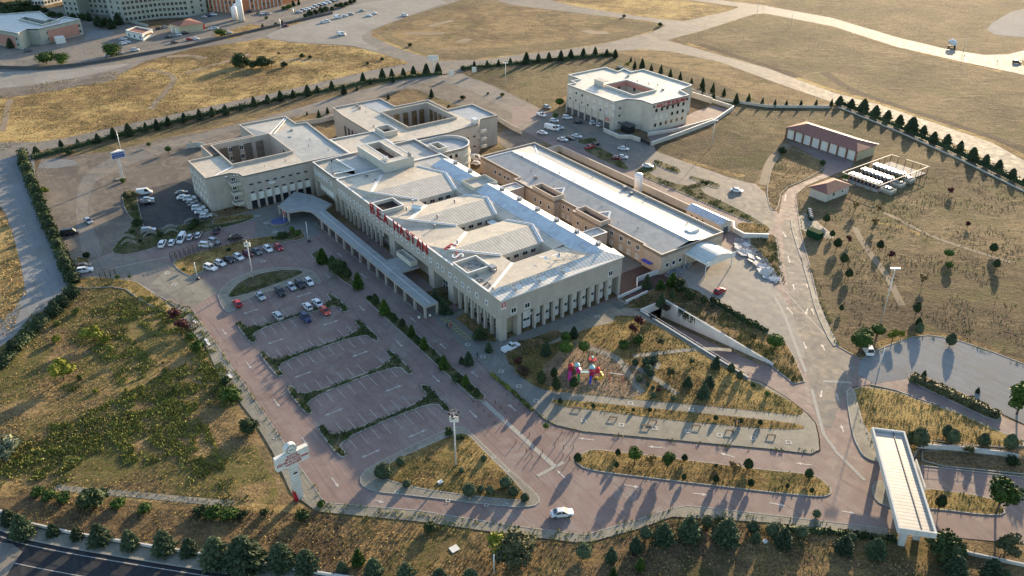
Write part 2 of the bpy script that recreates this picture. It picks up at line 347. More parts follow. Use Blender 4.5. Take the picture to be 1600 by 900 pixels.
def strip(line, w_):
    """outline of a band of width w_ along a polyline"""
    L = []; Rr = []; n = len(line)
    for i in range(n):
        p = Vector(line[i]); d = Vector(line[min(i + 1, n - 1)]) - Vector(line[max(i - 1, 0)]); d.normalize(); nn = Vector((-d.y, d.x)) * w_ / 2
        L.append(tuple(p + nn)); Rr.append(tuple(p - nn))
    return L + Rr[::-1]
def copy_tree(o, parent=None):
    c = o.copy(); C.objects.link(c); c.parent = parent
    if o in ORG: ORG[c] = ORG[o]
    for ch in list(KIDS.get(o, o.children)): copy_tree(ch, c)
    return c
KIDS = {}
ORDN = ['first', 'second', 'third', 'fourth', 'fifth', 'sixth', 'seventh', 'eighth', 'ninth', 'tenth', 'eleventh', 'twelfth', 'thirteenth', 'fourteenth', 'fifteenth', 'sixteenth', 'seventeenth', 'eighteenth', 'nineteenth']
def nth(i):
    if i < 19: return ORDN[i]
    t, u = divmod(i + 1, 10); T = {2: 'twent', 3: 'thirt', 4: 'fort', 5: 'fift', 6: 'sixt', 7: 'sevent', 8: 'eight'}[t]
    return T + 'ieth' if u == 0 else T + 'y-' + ORDN[u - 1]
def text_mesh(txt, size, depth, name='lettering', bold=0.0, align='CENTER'):
    cu = bpy.data.curves.new('t', 'FONT'); cu.body = txt; cu.size = size; cu.extrude = depth; cu.align_x = align; cu.align_y = 'CENTER'; cu.offset = bold; cu.resolution_u = 3
    o = bpy.data.objects.new('t', cu); C.objects.link(o); dg = bpy.context.evaluated_depsgraph_get()
    me = bpy.data.meshes.new_from_object(o.evaluated_get(dg)); me.name = name
    bpy.data.objects.remove(o); bpy.data.curves.remove(cu); return me
def put_text(txt, size, loc, rot, mat, parent=None, name='lettering', depth=.04, bold=.0, sx=1.0):
    me = text_mesh(txt, size, depth, name, bold); me.materials.clear(); me.materials.append(MAT[mat])
    o = bpy.data.objects.new(name, me); C.objects.link(o); o.scale = (sx, 1, 1)
    if parent is not None:
        g = ORG.get(parent, (0, 0, 0)); o.parent = parent; o.location = (loc[0] - g[0], loc[1] - g[1], loc[2] - g[2]); o.rotation_euler = rot; ORG[o] = g
    else:
        o.location = W(*loc); o.rotation_euler = (rot[0], rot[1], rot[2] + YAW)
    return o
# ---------------------------------------------------------------- the setting: terrain, roads, paving
RA0, RA1, RB0, RB1 = -131.0, -95.5, 135.6, 144.2      # the cutting of the ramp
RAMP = [(RA0, RB0), (RA1, RB0), (RA1, RB1), (RA0, RB1)]
big = [S(-1700, -60), S(1900, -60), S(1900, 3500), S(-1700, 3500)]
ground_sheet('ground', big, 0, 'dry_field', [RAMP])
FIELDS = {}
def fld(name, s, z, mat, it=1, **k):
    p = soft(PL(s), it) if it else PL(s); FIELDS.setdefault(mat, []).append(p); return ground_sheet(name, p, z, mat, **k)
fld('field', '-60,150 0,140 100,127 187,117 212,105 300,75 400,60 412,59 462,67 550,72 600,85 635,95 650,103 575,112 500,130 400,151 200,195 75,224 -60,260', .02, 'gold_field')
fld('field', '582,47 715,0 760,-12 980,20 1020,37 1047,45 1030,60 925,72 800,86 717,96 687,96 625,77', .02, 'brown_field')
fld('field', '600,50 700,15 800,5 900,25 960,40 1000,45 900,62 800,72 700,80 640,68', .028, 'dry_field', 2)
fld('field', '900,18 975,29 1032,34 1075,36 1150,19 1155,12 1060,0 760,-14', .022, 'gold_field')
fld('field', '1050,64 1100,48 1175,24 1200,22 1300,42 1400,73 1500,97 1660,132 1660,278 1550,222 1450,188 1375,163 1300,143 1125,84', .024, 'brown_field')
fld('field', '1200,10 1300,29 1400,59 1475,76 1537,86 1600,76 1700,50 1700,-40 1200,-40', .024, 'brown_field')
fld('field', '-80,430 0,330 20,360 45,470 20,530 -80,560', .021, 'gold_field')
fld('field', '-60,560 10,525 40,480 60,455 110,440 187,440 225,452 272,480 330,560 375,640 400,700 440,770 420,790 350,800 200,790 60,770 -60,770', .02, 'weedy_field')
fld('field', '-60,770 60,768 200,785 350,795 470,790 600,805 800,838 915,850 1000,828 1060,806 1200,818 1400,842 1660,870 1660,990 -60,990', .025, 'scrub_strip', 0)
fld('field', '730,118 790,105 900,90 960,80 1000,92 1100,120 1200,165 1300,168 1420,195 1560,275 1660,330 1660,560 1600,560 1550,545 1490,525 1430,522 1345,555 1310,540 1285,500 1265,415 1250,360 1240,307 1262,290 1325,262 1335,250 1225,215 1190,262 1180,287 1150,285 1025,237 1020,222 1110,215 1140,170 1080,130 960,100 880,140 850,170 800,150', .022, 'olive_field', 0)
fld('field', '1262,292 1325,264 1400,285 1500,270 1560,280 1660,335 1660,560 1600,560 1550,545 1490,525 1430,522 1345,555 1310,540 1285,500 1265,415 1250,360 1240,307', .0255, 'brown_field', 1)
fld('field', '635,135 690,125 720,122 760,142 800,160 850,190 835,205 790,205 740,180 700,165 660,150', .027, 'olive_field')
fld('field', '55,250 130,235 200,213 330,184 470,153 580,131 650,114 690,118 600,138 500,152 420,178 300,205 180,236 100,245', .0365, 'olive_field', 1)
fld('field', '720,112 800,106 900,98 960,90 985,102 900,140 850,170 800,150 745,126', .0262, 'olive_field', 1)
for s_, w_ in (('1270,100 1325,140 1400,165 1475,190 1575,222 1650,262', 5), ('1075,62 1130,82 1200,104 1275,130', 6), ('640,82 680,98 720,100', 4), ('10,146 100,135 180,120', 6)): ground_sheet('field', strip(soft(PL(s_), 2, False), w_), .033, 'soil_field')
for s_, w_ in (('905,45 930,52 960,50', 7), ('660,44 690,36 715,30', 5), ('620,50 660,53 710,52', 5), ('712,68 730,62 735,60', 6), ('690,80 705,74', 5), ('240,90 300,86 330,95', 5), ('420,98 470,92 520,96', 4)): ground_sheet('bare_patch', strip(soft(PL(s_), 2, False), w_), .034, 'dirt_track')
# roads outside
def road(s, mat='old_asphalt', z=.04, it=1): return ground_sheet('road', soft(PL(s), it) if it else PL(s), z, mat)
road('-60,232 0,222 75,222 200,194 400,151 500,129 575,111 640,98 650,110 575,125 500,137 400,163 200,207 100,228 30,243 -60,262', z=.045)
road('30,238 52,235 58,300 90,400 110,445 90,470 60,490 20,530 -60,575 -60,520 15,495 40,455 30,400 5,320 -60,262', 'concrete_lot', z=.04)
road('380,60 400,50 475,32 575,-5 640,-40 800,-40 715,2 640,25 582,47 580,57 625,77 687,95 760,93 800,87 925,72 975,61 1020,50 1040,40 1015,33 975,29 900,20 800,8 740,-10 800,-14 900,10 975,22 1032,30 1070,33 1140,17 1155,11 1062,-2 1105,-2 1200,9 1200,21 1175,23 1100,47 1042,63 1200,107 1300,144 1375,164 1450,189 1550,223 1620,262 1700,300 1700,330 1600,284 1520,238 1425,198 1300,160 1200,125 1125,97 1050,81 1000,77 925,84 800,97 722,105 725,112 690,118 650,111 635,96 600,85 550,72 462,67 412,60', 'old_asphalt', .05, 0)
road('475,34 575,0 715,-2 640,24 580,46 560,60 600,82 550,71 462,66 412,59 430,48', 'pale_road', .07)
road('1195,9 1300,28 1400,58 1475,76 1537,86 1575,85 1700,55 1700,90 1590,95 1600,104 1700,135 1700,150 1600,117 1500,96 1400,73 1300,41 1195,21', 'pale_road', .06, 0)
road('1537,44 1590,12 1680,10 1680,60 1560,57', 'concrete_lot', .045)
road('-60,105 0,107 125,102 225,85 300,70 400,50 475,30 520,10 560,-10 590,-10 480,38 400,62 300,76 225,96 187,117 100,128 0,140 -60,146', 'old_asphalt', .047, 0)
road('-60,112 0,113 125,108 210,98 180,108 100,126 0,138 -60,144', 'pale_road', .055)
road('-60,139 0,140 100,128 187,116 180,126 60,146 0,154 -60,160', 'gravel_lot', .051)
ground_sheet('pavement', PL('-60,105 0,105 125,100 225,83 400,47 475,28 540,3 560,-30 350,-60 -60,-60'), .03, 'old_asphalt')
# straw margins along the outer roads
for s_, w_ in (('80,222 200,193 400,149 500,127 575,110', 2.5), ('967,76 1050,79 1125,95 1200,122 1300,157 1420,195 1520,238 1600,284', 3.5), ('1048,62 1125,82 1200,106 1300,142 1375,161 1450,186 1550,220 1640,262', 4), ('582,45 640,22 715,-2', 4), ('585,60 630,78 690,98 800,88 925,73 985,60 1040,44', 4.5), ('1050,60 1100,46 1175,22', 4), ('225,87 300,75 400,62', 4), ('600,84 640,97 648,106', 4), ('60,768 0,760 -40,755', 5), ('60,771 120,769 300,783 420,797 505,792', 2.2), ('1345,552 1420,523 1490,524 1600,566', 3), ('1345,345 1400,352 1460,375', 1.5), ('1035,240 1130,268 1180,280', 3), ('1300,41 1400,73 1500,98 1600,120', 3.5), ('905,22 1030,38 1150,24', 3)):
    ground_sheet('field', strip(soft(PL(s_), 2, False), w_), .031, 'gold_field')
# dirt tracks
ground_sheet('path', strip(soft(PL('0,213 8,190 12,165 20,150'), 2, False), 2.5), .06, 'dirt_track')
ground_sheet('path', strip(soft(PL('212,108 255,112 275,122 262,140 245,158 230,178'), 2, False), 3), .062, 'dirt_track')
ground_sheet('path', strip(soft(PL('275,120 320,105 370,92 400,80'), 2, False), 2.5), .061, 'dirt_track')
ground_sheet('path', strip(soft(PL('1190,300 1196,270 1205,248 1222,232 1240,222'), 2, False), 3.0), .064, 'dirt_track')
ground_sheet('path', strip(soft(PL('1370,328 1400,341 1455,370 1530,395 1605,418'), 2, False), 1.6), .063, 'dirt_track')
ground_sheet('path', strip(soft(PL('1330,345 1345,375 1362,400 1385,430 1398,455 1415,490'), 2, False), 2.0), .063, 'dirt_track')
ground_sheet('path', strip(soft(PL('70,759 120,766 200,772 300,782 400,790'), 2, False), 1.6), .06, 'walk_paver')
for s_ in ('890,47 935,50 950,56 905,53', '700,63 722,58 730,66 712,70', '655,42 700,30 720,25 700,36'):
    pass
# bottom main road with footway
RD = PL('-60,800 20,838 100,855 200,872 300,888 400,903 520,925 700,950')
def shift(line, d):
    out = []; n = len(line)
    for i in range(n):
        t = Vector(line[min(i + 1, n - 1)]) - Vector(line[max(i - 1, 0)]); t.normalize(); out.append((line[i][0] + t.y * d, line[i][1] - t.x * d))
    return out
RD = soft(RD, 2, False); sgn = 1 if shift(RD, 5)[8][0] > RD[8][0] else 1
dn = 1
t_ = Vector(AB(200, 890)) - Vector(RD[len(RD) // 2])
if (Vector(shift(RD, 5)[len(RD) // 2]) - Vector(RD[len(RD) // 2])).dot(t_) < 0: dn = -1
ground_sheet('road', RD + shift(RD, dn * 40)[::-1], .03, 'fresh_asphalt')
ground_sheet('road', PL('-60,838 20,850 35,862 10,900 -60,930'), .045, 'old_asphalt')
fw = shift(RD, -dn * 1.3)
ground_sheet('pavement', shift(RD, 0) + shift(RD, -dn * 2.6)[::-1], .15, 'walk_paver')
kb = MB()
for i in range(len(RD) - 1): kb.bar((*RD[i], .07), (*RD[i + 1], .07), .25, .2)
o = kb.build('kerb', 'kerb_grey', org=(0, 0, 0)); o['kind'] = 'structure'
mk = MB(); l1 = shift(RD, dn * 1.1)
mk.sheet(shift(l1, -.09) + shift(l1, .09)[::-1], .04)
l2 = shift(RD, dn * 5.2); h2 = l2[:len(l2) // 2]
mk.sheet(shift(h2, -.08) + shift(h2, .08)[::-1], .04)
for i in range(len(l2) // 2, len(l2) - 1):
    p, q = Vector(l2[i]), Vector(l2[i + 1]); n_ = int((q - p).length / 4) + 1
    for j in range(n_):
        u0 = p.lerp(q, j / n_); u1 = p.lerp(q, j / n_ + .45 / n_); mk.sheet(strip([tuple(u0), tuple(u1)], .16), .04)
o = mk.build('road_marking', 'paint_white', org=(0, 0, 0)); o['kind'] = 'structure'

# inside: gravel yard in the north-west, then the paved site
ground_sheet('yard', soft(PL('50,248 120,238 200,228 262,215 330,203 400,186 450,181 512,155 575,137 660,120 715,118 760,128 850,172 880,200 830,235 800,240 770,215 800,196 740,172 700,160 640,135 600,150 540,160 520,190 470,165 390,205 300,262 302,275 322,340 330,352 250,375 175,402 140,408 105,405 80,360'), 1), .035, 'gravel_lot')
ground_sheet('road', soft(PL('262,222 355,199 460,171 512,155 575,138 640,122 720,113 732,120 780,140 850,172 880,200 850,205 790,172 735,140 700,130 662,128 600,150 540,168 450,184 370,202 280,230 190,262 150,280 135,320 142,350 165,400 130,405 118,340 120,300 132,270 190,238'), 1), .05, 'old_asphalt')
ground_sheet('yard', soft(PL('55,262 75,248 118,250 122,258 80,264'), 1), .056, 'concrete_lot')
PAV = PL('105,440 125,415 160,400 250,372 330,345 420,322 480,300 500,330 640,400') + [(-236, 97), (-141, 97), (-141, 136), (-131.0, RB0 - .3)] + \
      [(RA1 - 1, RB0 - .3), (RA1 - 1, RB1 + .3)] + PL('1205,576 1110,480 1090,455 1040,440 1000,300 800,195 800,165 850,172 890,185 1020,222 1025,237 1125,272 1150,285 1180,287 1196,303 1200,317 1217,335 1222,307 1232,295 1285,272 1290,255 1225,218 1335,250 1330,262 1260,290 1243,305 1250,360 1265,415 1282,487 1310,542 1345,562 1375,545 1360,600 1400,590 1417,590 1475,617 1550,645 1660,690 1660,712 1562,674 1490,642 1440,625 1400,610 1360,601 1330,605 1325,640 1335,690 1360,720 1440,728 1600,746 1660,752 1660,856 1450,836 1387,826 1320,818 1200,804 1075,790 1050,794 987,815 940,828 915,836 800,821 650,797 507,786 400,630 296,479 272,462 225,448 187,437')
ground_sheet('pavement', PAV, .06, 'pink_paver')
ground_sheet('pavement', soft(PL('180,395 300,420 290,450 310,480 275,478 225,448 150,432 120,420'), 1), .075, 'old_asphalt')
ground_sheet('pavement', PL('1345,560 1375,545 1420,529 1450,525 1490,530 1550,551 1605,572 1680,600 1680,700 1555,642 1500,615 1425,582 1415,592 1365,600 1340,585'), .075, 'concrete_lot')
ground_sheet('pavement', soft(PL('850,185 900,180 985,215 1030,240 1130,275 1185,290 1205,320 1215,365 1120,312 1000,275 890,225 840,205 800,196'), 1), .075, 'old_asphalt')
ground_sheet('pavement', soft(PL('1045,435 1140,385 1165,400 1205,440 1235,480 1262,560 1240,560 1200,520 1112,470'), 1), .077, 'pale_road')
ground_sheet('pavement', soft(PL('1222,345 1243,340 1268,440 1300,540 1345,570 1325,600 1290,690 1262,590 1235,470 1225,400'), 1), .076, 'old_asphalt')
ground_sheet('pavement', PL('345,345 420,322 470,315 495,330 500,365 470,378 430,372 398,380 400,345'), .078, 'grey_paver')
ground_sheet('pavement', PL('265,418 300,428 345,455 300,480 235,445'), .079, 'walk_paver')
ground_sheet('yard', soft(PL('216,302 240,292 300,280 322,335 330,349 300,352 228,362 218,335'), 1), .052, 'dark_yard')  # dark asphalt, with the left wing's shadow also put into its tone
# paved walks along the west kerb and the bottom lane
wk = PL('272,477 300,484 405,636 507,786 495,800 455,770 425,705 395,655 342,587 322,542 282,500')
ground_sheet('pavement', wk, .14, 'walk_paver')
ground_sheet('pavement', PL('507,786 650,799 800,823 915,838 940,830 987,817 1050,796 1075,792 1200,806 1320,820 1387,828 1395,842 1320,831 1200,817 1050,808 1000,826 925,847 900,848 800,836 650,815 495,800'), .14, 'walk_paver')
kb = MB()
for s_ in ('225,448 272,477 300,484 405,636 507,786 650,798 800,822 915,837 940,829 987,816 1050,795 1075,791 1200,805 1320,819 1387,827', '1282,487 1310,542 1345,562 1375,545 1420,528 1450,524 1490,530 1550,550 1605,571', '1265,415 1282,487', '1243,305 1250,360 1265,415', '1360,601 1400,610 1440,625 1490,642 1562,674 1640,705', '1440,728 1600,746', '1330,605 1322,612 1325,640 1335,690 1347,712 1372,722'):
    L = PL(s_)
    for i in range(len(L) - 1): kb.bar((*L[i], .1), (*L[i + 1], .1), .22, .14)
o = kb.build('kerb', 'kerb_grey', org=(0, 0, 0)); o['kind'] = 'structure'
# kerbed islands; VERGES keeps their loops for planting
VERGES = []
def isl(name, s, mat='verge_grass', it=2, **k):
    p = soft(PL(s), it) if it else PL(s); q = island(name, p, mat, **k); VERGES.append((q, mat)); return q
isl('verge', '897,722 902,712 920,704 932,702 1050,716 1200,735 1260,740 1282,747 1300,765 1298,774 1282,778 1200,770 1050,752 917,736')
walk = soft(PL('562,745 575,730 675,682 700,670 718,666 732,672 800,738 838,770 845,784 835,792 800,794 650,776 582,769 563,758'), 1)
island('pavement', walk, 'walk_paver')
isl('verge', '590,735 625,715 712,677 732,678 757,705 800,747 824,775 822,782 800,784 650,765 592,747', 2 and 'verge_grass', h=.16)
island('pavement', soft(PL('338,458 371,431 422,418 484,420 503,439 498,446 484,437 376,470 367,486 357,489 347,482'), 1), 'walk_paver')
isl('verge', '354,464 371,443 397,430 435,422 469,422 477,427 446,440 391,459 360,467', 'green_verge', h=.16)
isl('verge', '267,410 300,397 347,385 375,377 400,372 475,362 478,374 430,380 400,386 360,402 300,434 280,424', 'verge_grass', 1)
isl('verge', '172,396 182,380 212,345 198,310 208,300 218,335 226,362 290,350 330,343 395,333 400,343 300,370 200,400', 'green_verge', 1)
isl('verge', '215,352 195,330 190,305 200,296 212,300 222,345 228,362', 'green_verge', 1, h=.15)
isl('verge', '330,345 355,338 395,335 398,340 350,350 335,352', 'verge_grass', 1, h=.17)
isl('verge', '100,440 137,432 187,436 212,440 225,448 270,480 262,492 220,470 190,448 120,452', 'verge_grass', 1)
isl('verge', '118,400 140,405 143,415 118,418', 'verge_grass', 1)
isl('verge', '425,370 450,363 470,358 475,366 460,374 430,378', 'green_verge', 1, h=.17)
# paved forecourt + walks round the garden, in one kerbed slab
SL = PL('667,487 765,582 800,612 832,640 850,657 869,666 912,676 1050,689 1200,703 1268,711 1282,704 1280,682 1275,662 1262,647 1230,622 1190,598') + [(RA1, RB0 - .35), (RA0, RB0 - .35), (-137, 134)] + [(-138.5, 134), (-138.5, 98.5), (-160, 98.5), (-160, 92)]
ground_sheet('pavement', SL, .17, 'walk_paver'); island('pavement', SL, 'walk_paver', h=.11)
ground_sheet('pavement', PL('667,487 765,582 800,612 850,650 880,620 840,600 800,570 790,545 960,482 965,470 930,480 790,530 770,520 690,475'), .19, 'grey_paver')
def bed(name, s, mat, z=.2, it=1):
    p = soft(PL(s), it) if it else PL(s); VERGES.append((p, mat)); return ground_sheet(name, p, z, mat)
bed('garden', '800,578 825,598 850,611 925,618 1000,626 1082,633 1200,645 1250,651 1256,643 1232,626 1200,610 1185,600 1163,594 1006,496 960,493 960,505 920,512 875,535 825,545 812,557', 'verge_grass')
bed('garden', '857,625 900,627 1000,637 1200,657 1255,665 1256,672 1200,671 1050,658 925,641 875,636', 'verge_grass', .205)
bed('yard', '880,543 905,530 930,540 960,552 970,565 1000,575 1012,600 1000,625 925,617 860,608 840,585', 'play_soil', .22)
bed('garden', '785,548 800,535 830,530 870,515 880,525 840,545 812,560 800,578', 'scrub_strip', .215)
for s_, wd in (('905,541 950,555 967,562 985,590 1012,628', 1.8), ('967,560 1030,553 1100,545 1165,550', 1.4), ('975,563 1020,590 1080,632', 1.5), ('1032,555 1020,590', 1.5)):
    ground_sheet('path', strip(soft(PL(s_), 2, False), wd), .24, 'walk_paver')
q = isl('verge', '972,482 985,470 1020,452 1045,440 1092,455 1112,474 1198,522 1226,532 1243,562 1258,597 1240,601 1212,578 1204,571 1150,534 1092,499 1042,470 1005,484', 'scrub_strip', 0)
isl('verge', '1165,374 1195,368 1208,366 1213,372 1222,442 1212,444 1196,420', 'scrub_strip', 1)
isl('verge', '1150,347 1195,350 1205,358 1200,366 1175,366 1152,362', 'verge_grass', 1)
isl('verge', '1022,249 1060,262 1066,268 1058,272 1030,261 1020,255', 'green_verge', 1); isl('verge', '1078,274 1120,286 1127,292 1118,296 1082,281 1076,277', 'green_verge', 1)
isl('verge', '985,268 1022,258 1030,263 1012,272 1070,292 1100,282 1112,288 1092,298 1145,322 1195,350 1190,354 1140,335 1060,300', 'green_verge', 1)
isl('verge', '905,218 930,215 935,222 915,227 900,224', 'green_verge', 1)
isl('verge', '925,228 950,235 985,262 980,268 950,256 905,232', 'green_verge', 1)
isl('verge', '1330,602 1400,612 1440,628 1490,643 1562,675 1600,690 1600,700 1440,695 1420,730 1372,720 1352,690 1335,640', 'verge_grass', 1)
island('pavement', soft(PL('1320,612 1334,606 1342,640 1352,672 1378,700 1372,722 1360,720 1347,712 1335,690 1330,672'), 1), 'walk_paver', h=.2)
isl('verge', '1440,700 1600,716 1660,725 1660,748 1600,742 1440,726', 'dry_field', 1)
isl('verge', '1440,765 1460,764 1550,778 1566,790 1572,805 1540,806 1460,796 1440,798', 'verge_grass', 1)
island('pavement', soft(PL('1364,755 1380,750 1400,795 1385,792 1370,785 1362,770'), 1), 'walk_paver')
isl('verge', '1417,588 1430,582 1500,613 1555,640 1568,652 1555,660 1475,622 1425,598', 'scrub_strip', 1)
isl('verge', '1222,235 1235,232 1288,252 1290,262 1262,280 1222,296 1215,330 1203,328 1197,300 1205,262', 'dry_field', 1)
isl('verge', '1232,345 1243,340 1250,400 1262,430 1290,500 1310,540 1300,542 1275,490 1262,440', 'walk_paver', 1)
# planted strip between the car park and the front road, with its pale continuation
isl('verge', '484,400 492,392 505,395 540,425 564,450 556,452 530,436 505,412', 'green_verge', 1)
p = [(-180.5, 78.2), (-125, 78.4), (-123.5, 79.8), (-125, 81.3), (-180.5, 81.2)]; VERGES.append((island('verge', p, 'green_verge'), 'green_verge'))
ground_sheet('road_marking', [(-123.6, 79.2), (-97.5, 79.2), (-97.5, 80.3), (-123.6, 80.3)], .085, 'kerb_grey')
# garden bed along the foot of the front facade
for q in ([(-157, 93.2), (-145, 93.4), (-141.5, 95.6), (-145, 97.2), (-158, 96.8)], [(-174, 92.5), (-163.5, 92.6), (-163.5, 98), (-172, 98)]):
    VERGES.append((q, 'scrub_strip')); ground_sheet('garden', q, .2, 'scrub_strip')
ground_sheet('court', [(-142.5, 137.5), (-131.8, 137.5), (-131.8, 144), (-133, 154.5), (-150, 154.5), (-150, 137.5)], .085, 'court_floor')
ground_sheet('court', [(-235, 138), (-150, 138), (-150, 154), (-235, 154)], .084, 'grey_paver')
# car park islands and bay lines, in site metres
for i, a in enumerate((-182.6, -165.3, -148.1, -130.8)):
    if i: 
        p = [(a - 6.3, 45.0), (a + 6.1, 45.0), (a + 6.1, 46.9), (a + .7, 46.9), (a + .7, 70.6), (a + 6.1, 70.6), (a + 6.1, 72.5), (a - 6.1, 72.5), (a - 6.1, 70.6), (a - .7, 70.6), (a - .7, 46.9), (a - 6.3, 46.9)]
        p = soft(p, 2)
    else: p = soft([(a - 6, 44.9), (a + 6, 44.9), (a + 6, 46.8), (a + .7, 46.8), (a + .7, 70.4), (a + 6, 70.4), (a + 6, 72.4), (a - 6, 72.4), (a - 6, 70.4), (a - .7, 70.4), (a - .7, 46.8), (a - 6, 46.8)], 2)
    q = island('verge', p, 'green_verge', kw=.3, h=.16); VERGES.append((p, 'capweed'))
mk = MB()
for i, a in enumerate((-182.6, -165.3, -148.1, -130.8)):
    for k in range(8):
        b = 49.2 + k * 2.72
        for sg in (-1, 1):
            if (i * 8 + k * 3 + sg) % 11 == 0: continue
            mk.sheet([(a + sg * .9, b), (a + sg * 5.2, b), (a + sg * 5.2, b + .13), (a + sg * .9, b + .13)][::sg], .083)
for k in range(8): mk.sheet([(-205 + 5, 52 + k * 2.7), (-205 + 9.2, 52 + k * 2.7), (-205 + 9.2, 52.13 + k * 2.7), (-200, 52.13 + k * 2.7)], .083)
for px, py in [(188, 400), (203, 396), (220, 391), (233, 388), (245, 386)]:
    a, b = AB(px, py); mk.sheet(strip([(a, b), (a - 4.2, b + .8)], .13), .083)
def arrow(a, b, ang, L=4.0, double=False, wd=.13, hw=.42, z=.084):
    c, s_ = math.cos(ang), math.sin(ang); T = lambda x, y: (a + x * c - y * s_, b + x * s_ + y * c); h = L / 2
    mk.sheet([T(-h + (.9 if double else 0), -wd), T(h - .9, -wd), T(h - .9, wd), T(-h + (.9 if double else 0), wd)], z)
    mk.sheet([T(h - 1.1, -hw), T(h, 0), T(h - 1.1, hw)], z + .001)
    if double: mk.sheet([T(-h + 1.1, -hw), T(-h + 1.1, hw), T(-h, 0)], z + .001)
HP = math.pi / 2
for a in (-191.8, -174.2, -156.8, -139.6):
    for b in (50.5, 65.5): arrow(a, b, HP, 4.6, True)
arrow(-122.5, 51, HP, 4.6, True); arrow(-122.5, 62, HP, 4.6, True)
for a in (-186, -168, -150, -134, -119): arrow(a, 41.3, 0, 3.4)
for a in (-198, -176, -155, -137, -121): arrow(a, 75.4, 0, 3.4)
for a in (-208, -192, -163, -148, -133.5, -118): arrow(a, 83.8, math.pi, 3.2)
def parrow(px0, py0, px1, py1, L=None):
    p, q = Vector(AB(px0, py0)), Vector(AB(px1, py1)); d = q - p; arrow((p.x + q.x) / 2, (p.y + q.y) / 2, math.atan2(d.y, d.x), L or d.length)
for t in [(883, 748, 870, 735), (1035, 700, 1012, 698), (1148, 715, 1124, 708), (975, 758, 1000, 762), (1083, 771, 1106, 774), (1202, 786, 1228, 791), (1315, 799, 1338, 803), (928, 688, 903, 685), (1268, 727, 1243, 724), (585, 782, 601, 786),
          (1239, 491, 1229, 480), (1262, 482, 1259, 492), (1272, 492, 1268, 482), (1255, 534, 1260, 546), (1289, 548, 1283, 538), (1284, 610, 1282, 622), (1310, 626, 1306, 614), (1318, 676, 1314, 664), (1226, 314, 1228, 305), (1223, 362, 1228, 371), (1244, 372, 1242, 365), (1231, 400, 1234, 411), (1252, 412, 1251, 404), (1241, 453, 1239, 444), (1262, 450, 1260, 444)]: parrow(*t)
for s_ in ('1222,450 1290,525', ): mk.sheet(strip(PL(s_), .14), .084)
for s_ in ('1205,455 1225,490 1262,595 1268,602', '1270,594 1345,599', '1270,600 1290,690 1310,705', '1277,692 1330,690'):
    pass
o = mk.build('road_marking', 'paint_white', org=(0, 0, 0)); o['kind'] = 'structure'
mk = MB()
for s_ in ('1207,458 1225,490 1243,540 1264,595', '1268,595 1348,599', '1266,600 1276,640 1290,690 1370,770', '823,753 897,714'):
    mk.sheet(strip(soft(PL(s_), 1, False), .8), .0855)
for s_ in ('150,425 230,408 270,400',): mk.sheet(strip(soft(PL(s_), 1, False), .4), .082)
o = mk.build('drain_channel', 'kerb_grey', org=(0, 0, 0)); o['kind'] = 'structure'
mk = MB()   # yellow hatching on the forecourt
for i in range(9): mk.sheet(strip([(-159 + i * 1.5, 89.6), (-158.2 + i * 1.5, 92.2)], .12), .196)
for b in (90.2, 91.2): mk.sheet(strip([(-159, b), (-146.5, b)], .12), .197)
o = mk.build('road_marking', 'paint_yellow', org=(0, 0, 0)); o['kind'] = 'structure'
mk = MB()   # pale lozenges set in the walks
def loz(a, b, r, z): 
    for q0 in range(4):
        t0, t1 = q0 * HP, (q0 + 1) * HP
        mk.add([(a + r * math.cos(t0), b + r * math.sin(t0), z), (a + r * math.cos(t1), b + r * math.sin(t1), z), (a + r * .6 * math.cos(t1), b + r * .6 * math.sin(t1), z), (a + r * .6 * math.cos(t0), b + r * .6 * math.sin(t0), z)], [(0, 1, 2, 3)])
for px, py in [(731, 538), (783, 580), (811, 603), (838, 626), (755, 557), (812, 495), (855, 525), (933, 494), (912, 657), (971, 664), (1023, 669), (1075, 674), (1124, 680), (1177, 685), (1232, 691), (1080, 640), (985, 630)]:
    a, b = AB(px, py, .2); loz(a, b, .85, .21)
for px, py in [(668, 730 - 20), (657, 700), (690, 683), (772, 713), (792, 735), (790, 788), (620, 768), (430, 684), (450, 730), (700, 782), (760, 789)]: a, b = AB(px, py, .2); loz(a, b, .6, .215)
for px, py in [(411, 408), (411, 424), (262, 426), (272, 444), (402, 337), (416, 348), (430, 362)]: a, b = AB(px, py, .1); loz(a, b, 1.0, .095)
for i, a in enumerate((-182.6, -165.3, -148.1, -130.8)):
    for da in (-4, 0, 4):
        for b in (45.95, 71.5): loz(a + da, b, .3, .2)
o = mk.build('paving_pattern', 'loz_grey', org=(0, 0, 0)); o['kind'] = 'structure'

# the sunken ramp: floor and walls
t = thing('ramp_cutting', 'sunken concrete ramp with pale retaining walls leading down under the hospital', 'ramp', RA0, RB0, 0)
MB().poly([(RA0, RB0, -4.6), (RA1, RB0, .06), (RA1, RB1, .06), (RA0, RB1, -4.6)]).build('ramp_floor', 'pink_paver', t)
MB().poly([(RA0 , RB0 + .4, -4.55), (RA1, RB0 + .4, .1), (RA1, RB0 + 1.5, .1), (RA0, RB0 + 1.5, -4.55)]).poly([(RA0 , RB1 - 1.7, -4.55), (RA1, RB1 - 1.7, .1), (RA1, RB1 - .4, .1), (RA0, RB1 - .4, -4.55)]).build('ramp_verge', 'dry_field', t)
MB().box(RA0, RA1 + 1, RB1, RB1 + .35, -5, .75).build('retaining_wall', 'white_wall', t)
MB().box(RA0, RA1 + 1, RB0 - .35, RB0, -5, .55).build('retaining_wall', 'white_wall', t)
